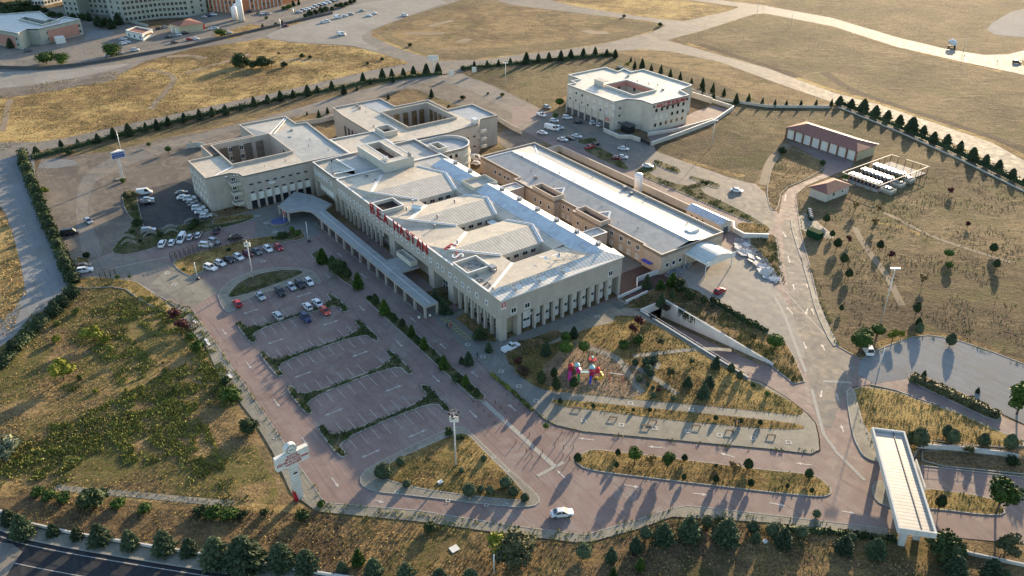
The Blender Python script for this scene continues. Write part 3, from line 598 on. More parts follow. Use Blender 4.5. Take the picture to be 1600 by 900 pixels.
MB().box(RA0 - .4, RA0, RB0 - .35, RB1 + .35, -1.3, .9).box(RA0 - .4, RA0, RB0 - .35, RB0 + .6, -5, -1.3).box(RA0 - .4, RA0, RB1 - .6, RB1 + .35, -5, -1.3).build('portal_wall', 'white_wall', t)
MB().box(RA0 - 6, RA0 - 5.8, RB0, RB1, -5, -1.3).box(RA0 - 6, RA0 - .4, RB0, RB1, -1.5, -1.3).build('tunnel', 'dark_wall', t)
mb = MB()
for k in range(18):
    a = RA0 + 2 * k; mb.box(a, a + .06, RB0 - .2, RB0 - .14, .55, 1.3)
mb.box(RA0, RA1, RB0 - .2, RB0 - .14, 1.25, 1.31).build('railing', 'metal_white', t)
mb = MB(); rr = random.Random(3)
for k in range(70):
    a = RA0 + 5 + abs(rr.gauss(0, 1)) * 3.5; L = rr.uniform(.3, 2.4) * (1 if a < RA0 + 12 else .4)
    z = .75
    while z > .75 - L:
        mb.add([(a, RB1 - .03, z), (a + rr.uniform(.1, .35), RB1 - .08, z - .05), (a + .1, RB1 - .05, z - .35)], [(0, 1, 2)]); z -= .16; a += rr.uniform(-.08, .08)
tag(mb.build('hanging_ivy', 'dark_leaf'), 'dark ivy hanging down the far wall of the ramp', 'ivy')
# ---------------------------------------------------------------- window and door units (mesh data shared by all copies)
UNITS = {}
def unit(kind, w_, h_):
    key = (kind, w_, h_)
    if key in UNITS: return UNITS[key]
    f = MB(); g = MB(); t = .14; y0, y1 = -.10, .08
    if kind != 'dark':
        for x in (-w_ / 2, w_ / 2 - t): f.box(x, x + t, y0, y1, -h_ / 2, h_ / 2)
        f.box(-w_ / 2, w_ / 2, y0, y1, h_ / 2 - t, h_ / 2); f.box(-w_ / 2 - .06, w_ / 2 + .06, y0 - .08, y1, -h_ / 2 - .05, -h_ / 2 + t)
    else:
        f.box(-w_ / 2 - .05, w_ / 2 + .05, y0, y1, -h_ / 2 - .08, -h_ / 2)
    n = max(1, int(round(w_ / 1.0)))
    for k in range(1, n): f.box(-w_ / 2 + w_ * k / n - .04, -w_ / 2 + w_ * k / n + .04, y0 + .03, y1, -h_ / 2, h_ / 2)
    if kind == 'sq':          # small dark pane in a broad pale surround
        f = MB(); q = .30
        for x in (-w_ / 2, w_ / 2 - q): f.box(x, x + q, y0, y1, -h_ / 2, h_ / 2)
        f.box(-w_ / 2 + q, w_ / 2 - q, y0, y1, h_ / 2 - q, h_ / 2); f.box(-w_ / 2 + q, w_ / 2 - q, y0, y1, -h_ / 2, -h_ / 2 + q); f.box(-.03, .03, y0 + .03, y1, -h_ / 2 + q, h_ / 2 - q)
    g.box(-w_ / 2 + .02, w_ / 2 - .02, -.03, .02, -h_ / 2 + .02, h_ / 2 - .02)
    UNITS[key] = (f.mesh('window', 'frame_white' if kind != 'dark' else 'beige_wall'), g.mesh('pane', 'glass_dark' if kind != 'blind' else 'glass_blind'))
    return UNITS[key]
ROTF = {'-b': 0, '+a': HP, '+b': math.pi, '-a': -HP}
def window(root, face, t, base, z, w_=1.2, h_=1.2, kind='win', inset=0):
    """window centred at t along a facade whose plane is at `base`"""
    f, g = unit(kind, w_, h_); o = bpy.data.objects.new('window', f); C.objects.link(o); o.parent = root; og = ORG[root]
    a, b = (t, base) if face in ('-b', '+b') else (base, t)
    o.location = (a - og[0], b - og[1], z - og[2]); o.rotation_euler = (0, 0, ROTF[face]); ORG[o] = og
    p = bpy.data.objects.new('pane', g); C.objects.link(p); p.parent = o; return o
def parapet(mb, poly, z0, z1, w_=.3, m=0):
    poly = ccw(poly); inn = offset(poly, w_); n = len(poly)
    vs = [(x, y, z0) for x, y in poly] + [(x, y, z1) for x, y in poly] + [(x, y, z1) for x, y in inn] + [(x, y, z0) for x, y in inn]
    fs = []
    for i in range(n):
        j = (i + 1) % n; fs += [(i, j, n + j, n + i), (n + i, n + j, 2 * n + j, 2 * n + i), (2 * n + i, 2 * n + j, 3 * n + j, 3 * n + i)]
    return mb.add(vs, fs, m)
def cap(root, poly, z, w_=.42, mat='cap_white', closed=True, h=.1):
    """coping on top of a parapet"""
    poly = ccw(poly); out = offset(poly, -.06); inn = offset(poly, w_ - .06); n = len(poly); mb = MB()
    vs = [(x, y, z) for x, y in out] + [(x, y, z + h) for x, y in out] + [(x, y, z + h) for x, y in inn] + [(x, y, z) for x, y in inn]; fs = []
    for i in range(n):
        j = (i + 1) % n; fs += [(i, j, n + j, n + i), (n + i, n + j, 2 * n + j, 2 * n + i), (2 * n + i, 2 * n + j, 3 * n + j, 3 * n + i), (j, i, 3 * n + i, 3 * n + j)]
    return mb.add(vs, fs).build('coping', mat, root)
def flat_block(root, poly, z, roofz, wall, roof, holes=(), hole_floor=0, capmat='cap_white', name='wall'):
    """walls up to z, roof sheet at roofz, light wells cut right through"""
    mb = MB(); p = ccw(poly); n = len(p)
    mb.add([(x, y, -.1) for x, y in p] + [(x, y, z) for x, y in p], [(i, (i + 1) % n, n + (i + 1) % n, n + i) for i in range(n)])
    parapet(mb, poly, roofz - .05, z)
    for h in holes:
        q = ccw(h)[::-1]; n = len(q); mb.add([(x, y, hole_floor) for x, y in q] + [(x, y, z + .35) for x, y in q], [(i, (i + 1) % n, n + (i + 1) % n, n + i) for i in range(n)])
        qo = offset(ccw(h), -.35)[::-1]; qq = ccw(h)[::-1]
        vs = [(x, y, z + .35) for x, y in qo] + [(x, y, z + .35) for x, y in qq] + [(x, y, roofz - .1) for x, y in qo]
        mb.add(vs, [((i + 1) % n, i, n + i, n + (i + 1) % n) for i in range(n)] + [(i, (i + 1) % n, 2 * n + (i + 1) % n, 2 * n + i)[::-1] for i in range(n)])
    w_ = mb.build(name, wall, root); MB().sheet(ccw(poly), roofz, [offset(ccw(h), -.35) for h in holes]).build('roof', roof, root)
    cap(root, poly, z, mat=capmat)
    for h in holes: cap(root, offset(ccw(h), -.35), z + .35, mat=capmat)
    return w_
def roof_vent(root, a, b, z, ang=0, s=1.0):
    mb = MB(); mb.tube([(a, b, z - .3), (a, b, z + .8 * s)], .22 * s, 8); mb.tube([(a, b, z + .8 * s), (a, b, z + .95 * s)], [.42 * s, .25 * s], 8)
    return mb.build('roof_vent', 'metal_grey', root)

# ================================================================ main hospital block
A0, A1, B0, B1, ZT = -235.3, -141.0, 96.6, 136.7, 12.2
H = thing('hospital_building', 'long beige three-storey hospital with red rooftop letters, columns and ribbed hipped roofs', 'hospital', A1, B0)
HW = MB()
HW.box(A0, A1, B0, B0 + .35, 6.0, ZT)                                        # upper front band
HW.box(A1 - .35, A1, B0 + .35, B1, 6.4, ZT)                                        # upper end band
HW.box(A0, A0 + .35, B0 + .35, B1 - .35, 0, ZT); HW.box(A0, A1 - .35, B1 - .35, B1, 0, ZT)
HW.box(A0 + .35, A1 - .35, B0 + .35, B0 + 3, 5.8, 6.0); HW.box(A1 - 3, A1 - .35, B0 + 3, B1 - .35, 6.2, 6.4)      # soffits
HW.box(A0 + .35, A1 - 2.6, B0 + 2.9, B0 + 3.1, 0, 6.0); HW.box(A1 - 2.9, A1 - 2.7, B0 + 3.1, B1 - .35, 0, 6.4)
HW.box(A1 - 2.0, A1 + .05, B0 - .05, B0 + 1.9, 0, 7.2); HW.box(A1 - 2.2, A1 + .08, B0 + 5.2, B0 + 6.4, 0, 6.4)
HW.build('wall', 'beige_wall', H)
HP_ = MB(); a = -233.5
fa = []
while a < -205: fa.append(a); a += 3.05
fb = [-160.6 + 3.05 * k for k in range(6)]
for a in fa + fb: MB().box(a - .3, a + .3, B0 + .02, B0 + .8, 0, 6.0).build('column', 'beige_wall', H)
for k, a in enumerate(fa[:-1] + fb[:-1]):
    MB().box(a + .34, a + 2.7, B0 + 1.5, B0 + 1.7, 2.6, 5.0).build('spandrel_panel', 'panel_white', H)
    window(H, '-b', a + 1.52, B0 + 1.75, 5.5, 2.2, .9, 'dark'); window(H, '-b', a + 1.52, B0 + 1.75, 2.1, 2.2, .9, 'dark')
for a0_, a1_ in ((-199.8, -196.3), (-176.4, -173.6), (-166, -163.4)): MB().box(a0_, a1_, B0 + .04, B0 + 2.9, 0, 6.0).build('pier', 'beige_wall', H)
for a0_, a1_ in ((-204.8, -200), (-195.5, -192), (-181, -177), (-173, -166.5)):
    g = MB().box(a0_, a1_, B0 + 2.6, B0 + 2.8, .2, 5.9).build('glazing', 'glass_dark', H); fr = MB()
    n = int((a1_ - a0_) / 1.1)
    for k in range(n + 1): x = a0_ + (a1_ - a0_) * k / n; fr.box(x - .05, x + .05, B0 + 2.5, B0 + 2.6, .2, 5.9)
    for z in (1.6, 3.0, 4.4): fr.box(a0_, a1_, B0 + 2.52, B0 + 2.6, z - .05, z + .05)
    fr.build('mullions', 'frame_white', g)
pb = MB(); parapet(pb, [(-191, B0 - 2.3), (-182.5, B0 - 2.3), (-182.5, B0 - .02), (-191, B0 - .02)], 3.9, 5.4, .25); pb.box(-190.7, -182.8, B0 - 2.1, B0 - .1, 3.9, 4.1); pb.build('entrance_porch', 'cream_wall', H)
for a in [-233.3, -231.4, -229.6, -227.8, -225.3, -222.6, -220, -217.4, -214.8, -212.2, -209.4, -206.6, -203.6, -200.2, -197.2, -194.3, -191.2, -188, -184.8, -181.6, -178.4, -174.8, -171, -168.2, -164.6, -161.6, -158.2, -155.2, -151.4, -147]:
    window(H, '-b', a, B0 - .02, 8.75, 1.35, 1.5, 'sq')
for b in (B0 + 4, B0 + 8.2): window(H, '+a', b, A1 + .02, 8.1, 1.7, 1.6, 'win')
window(H, '+a', 132.6, A1 + .02, 8.3, 1.6, 1.6, 'win')
cb = [104.4 + 3.08 * k for k in range(10)]
for b in cb[1:] + [B1 - .4]: MB().box(A1 - .85, A1 - .05, b - .32, b + .32, 0, 6.4).build('column', 'beige_wall', H)
for b in cb:
    MB().box(A1 - 1.8, A1 - 1.6, b + .34, b + 2.72, 3.2, 5.3).build('spandrel_panel', 'panel_white', H)
    window(H, '+a', b + 1.54, A1 - 1.85, 5.85, 2.2, .95, 'win'); window(H, '+a', b + 1.54, A1 - 1.85, 2.6, 2.2, 1.0, 'win')
    MB().box(A1 - 1.8, A1 - 1.6, b + .34, b + 2.72, .3, 2.0).build('spandrel_panel', 'panel_white', H)
MB().box(A1 - 2.72, A1 - 2.6, 99.6, 103, 0, 6.3).build('entrance_wall', 'far_yellow', H)
# roof: courts, hipped wings, corridor gable
CT = [(-206.0, -201.2), (-183.6, -178.4), (-160.8, -155.6)]; BF, BK = 110.7, 124.4; ZR, ZV = 11.9, 13.0
rf = MB(); rr_ = MB(); cp = MB(); cw = MB()
AP = [-217.5, -192.8, -169.6, -150.0]      # ridge lines of the wings
edges = [(-230.5, -206.0), (-201.2, -183.6), (-178.4, -160.8), (-155.6, A1)]
bf0 = 99.2
# front strip between parapet and the hips
front = [(A0 + .3, B0 + .3, ZR)] ; 
for i, ap in enumerate(AP[:3]):
    l, r = edges[i]
    apx = (ap, bf0 + 1.0, ZV); apk = (ap, 127.5, ZV)
    cl, cr = (l, BF, ZR), (r, BF, ZR); kl, kr = (l, BK, ZR), (r, BK, ZR)
    rf.poly([cl, apx, apk, kl]); rr_.poly([apx, cr, kr, apk])
    for p, q in ((cl, apx), (apx, cr), (kl, apk), (apk, kr)):
        cp.bar((p[0], p[1], p[2] + .12), (q[0], q[1], q[2] + .12), 1.0, .14)
        cp.bar((p[0] - .0, p[1], p[2] + .22), (q[0], q[1], q[2] + .22), .12, .16, 1)
    rf.poly([cr, apx, (ap, B0 + .3, ZR), (r, B0 + .3, ZR)]); rf.poly([apx, cl, (l, B0 + .3, ZR), (ap, B0 + .3, ZR)])
    rr_.poly([kl, apk, (ap, 128.2, ZR + .5), (l, 128.2, ZR + .4)]); rr_.poly([apk, kr, (r, 128.2, ZR + .4), (ap, 128.2, ZR + .5)])
for l, r in ((A0 + .3, -230.5),) + tuple((c0, c1) for c0, c1 in CT): rf.poly([(l, B0 + .3, ZR), (r, B0 + .3, ZR), (r, BF, ZR), (l, BF, ZR)])
for l, r in CT: rf.poly([(l, BK, ZR), (r, BK, ZR), (r, 128.2, ZR + .4), (l, 128.2, ZR + .4)])
rf.build('roof', 'roof_cream_b', H); rr_.build('roof', 'roof_rib_b', H)
cp.build('ridge_cap', ['cap_white', 'metal_grey'], H)
for i, (l, r) in enumerate(CT):     # light courts
    z0 = 0
    cw = MB(); p = [(l, BF), (r, BF), (r, BK), (l, BK)][::-1]
    cw.add([(x, y, z0) for x, y in p] + [(x, y, ZR) for x, y in p], [(k, (k + 1) % 4, 4 + (k + 1) % 4, 4 + k) for k in range(4)])
    cw.add([(x, y, .1) for x, y in p[::-1]], [(0, 1, 2, 3)]); cw.build('light_court', 'cream_wall', H)
    for z in (10.3, 7.2):
        for b in (112.6, 115.6, 118.6, 121.4): window(H, '+a', b, l + .06, z, 1.5, .9, 'dark'); window(H, '-a', b, r - .06, z, 1.5, .9, 'dark')
MB().box(-183.4, -178.6, 121, 123.4, 10.2, 10.5).build('court_canopy', 'cap_white', H)
# corridor gable behind the courts
cg = MB(); lb, rb, zr, ze = 128.2, B1 + .25, 13.9, 12.35
for a0_, a1_ in ((-227.5, -208.2), (-200.6, -145.2)):
    s1 = MB().poly([(a0_, lb, ze), (a1_, lb, ze), (a1_, 132.6, zr), (a0_, 132.6, zr)]).build('roof', 'roof_white_a', H)
    s2 = MB().poly([(a0_, 132.6, zr), (a1_, 132.6, zr), (a1_, rb, ze), (a0_, rb, ze)]).build('roof', 'roof_white_a', H)
    MB().poly([(a0_, lb, ze), (a0_, 132.6, zr), (a0_, rb, ze), (a0_, rb, 11.8), (a0_, lb, 11.8)]).poly([(a1_, lb, ze), (a1_, 132.6, zr), (a1_, rb, ze), (a1_, rb, 11.8), (a1_, lb, 11.8)][::-1]).poly([(a0_, lb, 11.7), (a1_, lb, 11.7), (a1_, lb, ze), (a0_, lb, ze)]).poly([(a0_, rb, 11.7), (a1_, rb, 11.7), (a1_, rb, ze), (a0_, rb, ze)][::-1]).build('gable', 'cap_white', H)
wl = MB(); parapet(wl, [(-208.2, 128), (-200.8, 128), (-200.8, B1 + .3), (-208.2, B1 + .3)], 10.5, 13.5, .3); wl.box(-207.9, -201.1, 128.3, B1, 12.4, 12.5); wl.build('roof_well', 'cream_wall', H)
# flat part at the left, end wing at the right
MB().poly([(A0 + .3, BF, ZR), (-230.5, BF, ZR), (-206, BF, ZR - .02), (-206, B1 - .3, ZR - .02), (A0 + .3, B1 - .3, ZR - .02)]).build('roof', 'roof_grey_a', H)
ew = MB(); ea, eb = -155.6, -145.2
ew.poly([(ea, BF, ZR), (-146.8, B0 + .3, ZR), (eb, B0 + 2.6, 13.1), (eb, 132.6, 13.1), (ea, 128.2, ZR)]); ew.poly([(ea, B0 + .3, ZR), (-146.8, B0 + .3, ZR), (ea, BF, ZR)]); ew.build('roof', 'roof_cream_b', H)
MB().poly([(ea, 128.2, ZR), (eb, 132.6, 13.1), (eb, 133, 12.4), (ea, 131, 12)]).poly([(-146.8, B0 + .3, ZR), (-145.0, B0 - .1, ZT + .05), (eb, B0 + 2.6, 13.1)]).build('roof', 'roof_cream_b', H)
MB().poly([(eb, B0 + 2.6, 13.12), (-145.0, B0 - .15, 12.3), (A1 + .3, B0 - .15, 12.25), (A1 + .3, B1 + .3, 12.25), (eb, B1 + .3, 12.9), (eb, 132.6, 13.5)]).build('roof', 'roof_white_b', H)
MB().box(A1 + .1, A1 + .32, B0 - .15, B1 + .3, 12.0, 12.2).build('eave_gutter', 'cap_white', H)
MB().bar((-155.6, BF, ZR + .12), (-146.5, B0 + .5, ZR + .12), .9, .14).build('ridge_cap', 'cap_white', H); MB().bar((-145, B0 + 1, 12.4), (-145.2, B0 + 3, 13.15), .5, .12).build('ridge_cap', 'cap_white', H)
MB().box(A0, -146.2, B0 - .08, B0 + .42, ZT, ZT + .1).box(A0 - .05, A0 + .42, B0 + .42, B1, ZT, ZT + .1).box(A0 + .42, -227.6, B1 - .4, B1 + .06, ZT, ZT + .1).build('coping', 'cap_white', H)
for k, b in enumerate((103.5, 111, 118.8)):
    mb = MB(); mb.box(-143.7, -143.2, b - .8, b + .8, 12.5, 13.5).add([(-143.2, b - .8, 13.5), (-143.2, b + .8, 13.5), (-142.2, b + .8, 12.5), (-142.2, b - .8, 12.5)], [(0, 3, 2, 1)]); mb.build('roof_hatch', 'metal_white', H)
    MB().box(-143.5, -143.4, b - 1.6, b + 1.2, 13.45, 13.6).build('roof_vent', 'metal_dark', H)
for k in range(9):
    a = -222 + k * 9.2
    if -209 < a < -200: continue
    mb = MB(); mb.box(a - .6, a + .6, 133.8, 134.8, 13.2, 14.1).box(a - .75, a + .75, 133.6, 134.9, 14.1, 14.25); mb.build('roof_vent', 'metal_grey', H)
for a, b, z in ((-203.5, 107.2, 12.9), (-199.5, 103, 12.9), (-150, 122, 12.9), (-172.5, 104, 12.6), (-190, 108, 12.7), (-196.5, 118, 12.6), (-153, 103, 12.6), (-186, 104.5, 12.2)): roof_vent(H, a, b, z, s=1.0)
mb = MB(); mb.tube([(-200.5, 105.6, 12.9), (-198.0, 107.4, 12.9)], .75, 8); mb.box(-201, -197.5, 105.2, 107.6, 11.9, 12.4); mb.build('roof_duct', 'metal_white', H)
mb = MB(); mb.box(-156.4, -154.4, 103.2, 104.8, 11.9, 13.3); mb.build('roof_unit', 'metal_grey', H)
# raised roof wells by the front parapet
for k, (a0_, a1_, m_) in enumerate(((-209.8, -202.6, 'well_brown'), (-163.0, -155.9, 'gravel_roof'))):
    mb = MB(); q = [(a0_, B0 + .05), (a1_, B0 + .05), (a1_, 103.9), (a0_, 103.9)]; parapet(mb, q, 11.5, 13.1, .25); mb.build('roof_well', 'cream_wall', H); cap(H, q, 13.1, .35)
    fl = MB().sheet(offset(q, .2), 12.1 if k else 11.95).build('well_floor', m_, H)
    if not k:
        mb = MB(); 
        for i in range(17): mb.box(a0_ + .5 + i * .38, a0_ + .62 + i * .38, B0 + .6, 103.5, 12.0, 12.2)
        mb.build('slats', 'wood_dark', fl)
# penthouse
PH = [(-252.2, 112.8), (-231.6, 112.8), (-231.6, 123.8), (-252.2, 123.8)]; well = [(-251.4, 115.8), (-234, 115.8), (-234, 121.2), (-251.4, 121.2)]
mb = MB(); n = 4; p = ccw(PH); mb.add([(x, y, 11.5) for x, y in p] + [(x, y, 15.2) for x, y in p], [(i, (i + 1) % 4, 4 + (i + 1) % 4, 4 + i) for i in range(4)])
q = ccw(well)[::-1]; mb.add([(x, y, 12.6) for x, y in q] + [(x, y, 15.2) for x, y in q], [(i, (i + 1) % 4, 4 + (i + 1) % 4, 4 + i) for i in range(4)])
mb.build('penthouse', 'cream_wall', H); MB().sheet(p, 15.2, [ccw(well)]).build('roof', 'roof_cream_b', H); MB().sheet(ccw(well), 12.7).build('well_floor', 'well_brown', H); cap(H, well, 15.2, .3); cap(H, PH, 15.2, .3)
for da, db in ((0, 0), (1.3, .4), (2.4, -.3)): MB().box(-235.5 + da, -234.7 + da, 114 + db, 114.8 + db, 15.3, 16.2).tube([(-235.1 + da, 114.4 + db, 16.2), (-235.1 + da, 114.4 + db, 16.7)], .25).build('roof_unit', 'metal_white', H)
for da in (0, 1.1): MB().tube([(-233 + da, 122.6, 15.2), (-233 + da, 122.6, 16.6)], .35, 8).build('chimney_pipe', 'metal_grey', H)
# left end piece of the main block
L1 = [(-254.1, B0), (-237.2, B0), (-235.32, 97.6), (-235.32, B1), (-254.1, B1)]
mb = MB(); n = 5; p = ccw(L1); mb.add([(x, y, 6.2 if y < 98 else 0) for x, y in p] + [(x, y, ZT) for x, y in p], [(i, (i + 1) % n, n + (i + 1) % n, n + i) for i in range(n)]); parapet(mb, L1, 11.2, ZT)
mb.box(-253.9, -236.8, 99.4, 99.6, 0, 6.2); mb.box(-254.05, -252.6, B0 + .1, B0 + 2.8, 0, 6.2); mb.box(-238.4, -236.9, B0 + .1, B0 + 2.8, 0, 6.2); mb.box(-254, -237, B0 + .05, 99.5, 6.05, 6.2); mb.build('wall', 'beige_wall', H); cap(H, L1, ZT)
sh_ = [(-253.7, 97), (-236.5, 97), (-236.5, 136), (-253.7, 136)]
MB().poly([(-253.7, 97, 11.4), (-236.0, 97, 11.4), (-236.0, 104, 11.6), (-244, 100.5, 12.2), (-253.7, 103, 11.6)]).build('roof', 'roof_cream_b', H)
MB().poly([(-236, 104, 11.6), (-236, 136, 11.5), (-253.7, 136, 11.5), (-253.7, 103, 11.6), (-250.5, 103.6, 12.6), (-238.5, 104.6, 12.5)]).build('roof', 'roof_grey_a', H)
MB().poly([(-252.5, 103.2, 12.0), (-242.5, 98.6, 11.9), (-238.2, 104.2, 12.7), (-250, 103.7, 12.75)]).build('roof', 'roof_rib_b', H)
MB().bar((-250.5, 103.8, 12.85), (-238.2, 104.6, 12.8), .6, .15).bar((-238.2, 104.6, 12.8), (-240.5, 98.3, 12.0), .8, .15).build('ridge_cap', 'cap_white', H)
for a in (-252.4, -250.6, -249.2, -247.8, -245.5, -243.2, -239.4): window(H, '-b', a, B0 - .02, 9.2, 1.2, 1.5, 'sq')
MB().box(-251, -240, B0 + .6, B0 + .8, 3.4, 5.6).build('spandrel_panel', 'panel_white', H)
# link roof behind, with the stepped parapet
L2 = [(-272, 111), (-254.12, 111), (-254.12, 128.3), (-271, 128.3)]; flat_block(H, L2, 12.0, 11.6, 'beige_wall', 'roof_cream_a')
# low links between the hospital and the long wing
for a0_, a1_ in ((-211, -206), (-168, -163.5), (-148.5, -146)):
    if a1_ < -150: flat_block(H, [(a0_, B1 + .02), (a1_, B1 + .02), (a1_, 151.4), (a0_, 151.4)], 6.2, 5.9, 'warm_wall', 'roof_white_b', name='link_passage')
# drum-ended wing
dr = [(-253, B1), (-237.2, B1), (-237.2, 145.3)] + [(-245.1 + 7.9 * math.cos(t), 145.3 + 7.9 * math.sin(t)) for t in [math.pi * k / 16 for k in range(1, 16)]] + [(-253, 145.3)]
D = thing('rounded_wing', 'pale wing with a half-round balconied end behind the hospital roof', 'building', -245, 140)
flat_block(D, dr, 11.6, 10.6, 'cream_wall', 'roof_grey_b')
dw = [(-244.5, 137.2), (-238, 137.2), (-238, 140.8), (-244.5, 140.8)]; mb = MB(); parapet(mb, dw, 10.5, 13, .25); mb.build('roof_well', 'cream_wall', D); cap(D, dw, 13, .3); MB().sheet(offset(dw, .2), 11.3).build('well_floor', 'well_brown', D)
mb = MB(); arc = [(-245.1 + 8.3 * math.cos(t), 145.3 + 8.3 * math.sin(t)) for t in [math.pi * k / 12 for k in range(13)]]
for z in (4.4, 7.6): mb.prism(arc, z, z + .9)
mb.build('balcony', 'cream_wall', D)
for k in range(8):
    t = math.pi * (k + .5) / 8; 
    for z in (6.6, 3.0): MB().box(-.6, .6, -.06, .06, -.7, .7)
for z in (2.2, 6.4, 9.3):
    for b in (139, 141.6, 144): window(D, '+a', b, -237.18, z, 1.1, 1.3, 'dark')

# ================================================================ left wing (court, balconies, colonnade)
LW = thing('left_wing_building', 'beige wing round a square court, with stacked balconies above the front plaza', 'building', -261, 72)
lo = [(-280.4, 62.3), (-261.4, 62.3), (-261.4, 70.4), (-259, 72.6), (-256, 73.0), (-256, 96.5), (-255.0, 110.9), (-272.1, 110.9), (-295, 112), (-296, 108.1), (-307, 108.1), (-307.5, 89.7), (-293, 89.7), (-293, 70.4), (-280.4, 70.4)]
court = [(-290.2, 73.6), (-267.8, 73.6), (-267.8, 94.8), (-290.2, 94.8)]
flat_block(LW, lo, 12.0, 11.5, 'beige_wall', 'roof_cream_b', [court], capmat='cap_tan')
MB().sheet(court, .12).build('court_floor', 'grey_paver', LW)
MB().poly([(-267.4, 95.2, 11.52), (-256.4, 95, 11.52), (-255.6, 110.5, 11.52), (-272, 110.5, 11.52), (-294.6, 111.5, 11.52), (-290.2, 95.2, 12.2)]).build('roof', 'roof_grey_a', LW)
MB().poly([(-306.6, 90.2, 11.53), (-292.4, 90.2, 11.53), (-290.4, 95.2, 12.22), (-305.8, 107.4, 11.6)]).build('roof', 'roof_rib_a', LW)
MB().bar((-290, 95.4, 12.3), (-306.3, 107.6, 11.75), .5, .12).bar((-289, 96.4, 12.3), (-305.3, 108.0, 11.75), .4, .12).build('ridge_cap', 'cap_white', LW); MB().bar((-267.2, 73.4, 11.7), (-261.8, 64.3, 11.7), .7, .12).build('ridge_cap', 'cap_white', LW)
LWX = -256.0
for k in range(9): MB().box(LWX, LWX + .5, 73.6 + k * 2.75, 74.2 + k * 2.75, 0, 5.4).build('column', 'beige_wall', LW)
for k in range(8):
    MB().box(LWX + .0, LWX + .18, 74.3 + k * 2.75, 76.2 + k * 2.75, 2.9, 5.3).build('spandrel_panel', 'panel_white', LW)
    MB().box(LWX + .0, LWX + .1, 74.3 + k * 2.75, 76.2 + k * 2.75, .1, 2.8).build('ground_opening', 'glass_dark', LW)
    window(LW, '+a', 75.2 + k * 2.75, LWX + .02, 5.75, 1.3, .5, 'dark'); window(LW, '+a', 75.2 + k * 2.75, LWX + .02, 8.6, 1.3, .5, 'dark')
MB().box(LWX, LWX + .5, 81, 83.2, 7.3, 7.9).build('sign_panel', 'panel_white', LW)
for z in (1.6, 5.2, 8.6):
    bl = MB(); bl.box(-260.6, -257.6, 69.2, 72.6, z - .2, z); bl.box(-257.8, -257.6, 69.2, 72.6, z, z + 1); bl.box(-260.6, -257.8, 69.2, 69.4, z, z + 1); bl.build('balcony', 'cream_wall', LW)
    if z < 8: window(LW, '+a', 70.6, -259.6, z + 1.9, 1.5, 1.5)
    else: window(LW, '+a', 70.6, -259.6, z + 1.7, 1.5, 1.4)
for k in range(5):
    for z in (3, 6.2, 9.2): window(LW, '-b', -278 + k * 3.4, 62.26, z, 1.2, 1.4, 'blind')
for b in (77, 80, 84, 87):
    for z in (9.3, 6): window(LW, '+a', b + 0, -290.1, z, 1.6, 1.8, 'win')
for a in (-276, -273.4, -270.6):
    for z in (9.2, 5.8): window(LW, '-b', a, 94.72, z, 1.3, 2.0, 'dark')
mb = MB(); q = [(-293.2, 70.6), (-280.6, 70.6), (-280.6, 73.2), (-290.6, 73.2), (-290.6, 89.6), (-293.2, 89.6)]
mb.prism(q, 11.3, 12.02); mb.build('pergola_frame', 'well_brown', LW)
# courtyard openings (gaps between tall fins)
for b in (76, 80.4, 85, 89.4): MB().box(-290.18, -289.9, b, b + 2.8, .3, 10.4).build('tall_opening', 'gravel_lot', LW)

# ================================================================ back wing
BW = thing('back_wing_building', 'pale wing with an open square court and tall fins, farthest behind the hospital', 'building', -270, 150)
bo = [(-306.2, 128), (-295, 126.9), (-271.5, 126.9), (-271, 128.5), (-256.2, 128.5), (-254.2, 137), (-253.2, 150), (-255.4, 165.5), (-259.4, 169), (-259.4, 177), (-277.3, 177), (-277.3, 165), (-293, 165), (-293, 149.5), (-306.2, 149.5)]
bc = [(-288.6, 141), (-266.4, 141), (-266.4, 162), (-288.6, 162)]
flat_block(BW, bo, 12.02, 11.5, 'beige_wall', 'roof_cream_a', [bc], capmat='cap_tan')
MB().sheet(bc, .12).build('court_floor', 'dry_field', BW)
MB().poly([(-305.8, 140, 11.52), (-305.8, 149.1, 11.52), (-296, 149.1, 11.52), (-289, 141, 11.6)]).build('roof', 'roof_grey_b', BW); MB().poly([(-276.9, 165.5, 11.52), (-259.8, 165.5, 11.52), (-259.8, 176.6, 11.52), (-276.9, 176.6, 11.52)]).build('roof', 'roof_grey_b', BW)
for k in range(7): MB().box(-294.0 + k * 3.3, -292.6 + k * 3.3, 126.72, 126.88, .5, 8).build('tall_opening', 'dark_wall', BW)
for b in (143.5, 147.5, 151.5, 155.5, 159): MB().box(-288.55, -288.3, b - 1, b + 1.2, .3, 10.2).build('tall_opening', 'dry_field', BW)
for a in (-285.5, -282, -278.5, -274.5): MB().box(a - 1, a + 1.2, 161.7, 161.95, .3, 10.2).build('tall_opening', 'dry_field', BW)
for z in (2.6, 5.6, 8.8):
    bl = MB(); bl.box(-255.6, -254.0, 165.8, 168.4, z - .4, z + .6); bl.build('balcony', 'cream_wall', BW)
for b in (160, 163):
    for z in (7.5, 3.5): window(BW, '+a', b, -254.6, z, 1.0, .6, 'dark')
q = [(-270.5, 128.9), (-263, 128.9), (-263, 134.4), (-270.5, 134.4)]; mb = MB(); parapet(mb, q, 11.3, 13.6, .3); mb.build('roof_well', 'cream_wall', BW); cap(BW, q, 13.6, .3); MB().sheet(offset(q, .25), 11.9).build('well_floor', 'well_brown', BW)
mb = MB(); 
for k in range(3): mb.box(-258.6 + k * 1.0, -257.9 + k * 1.0, 164, 166, 11.5, 13.6)
mb.build('roof_unit', 'metal_white', BW)

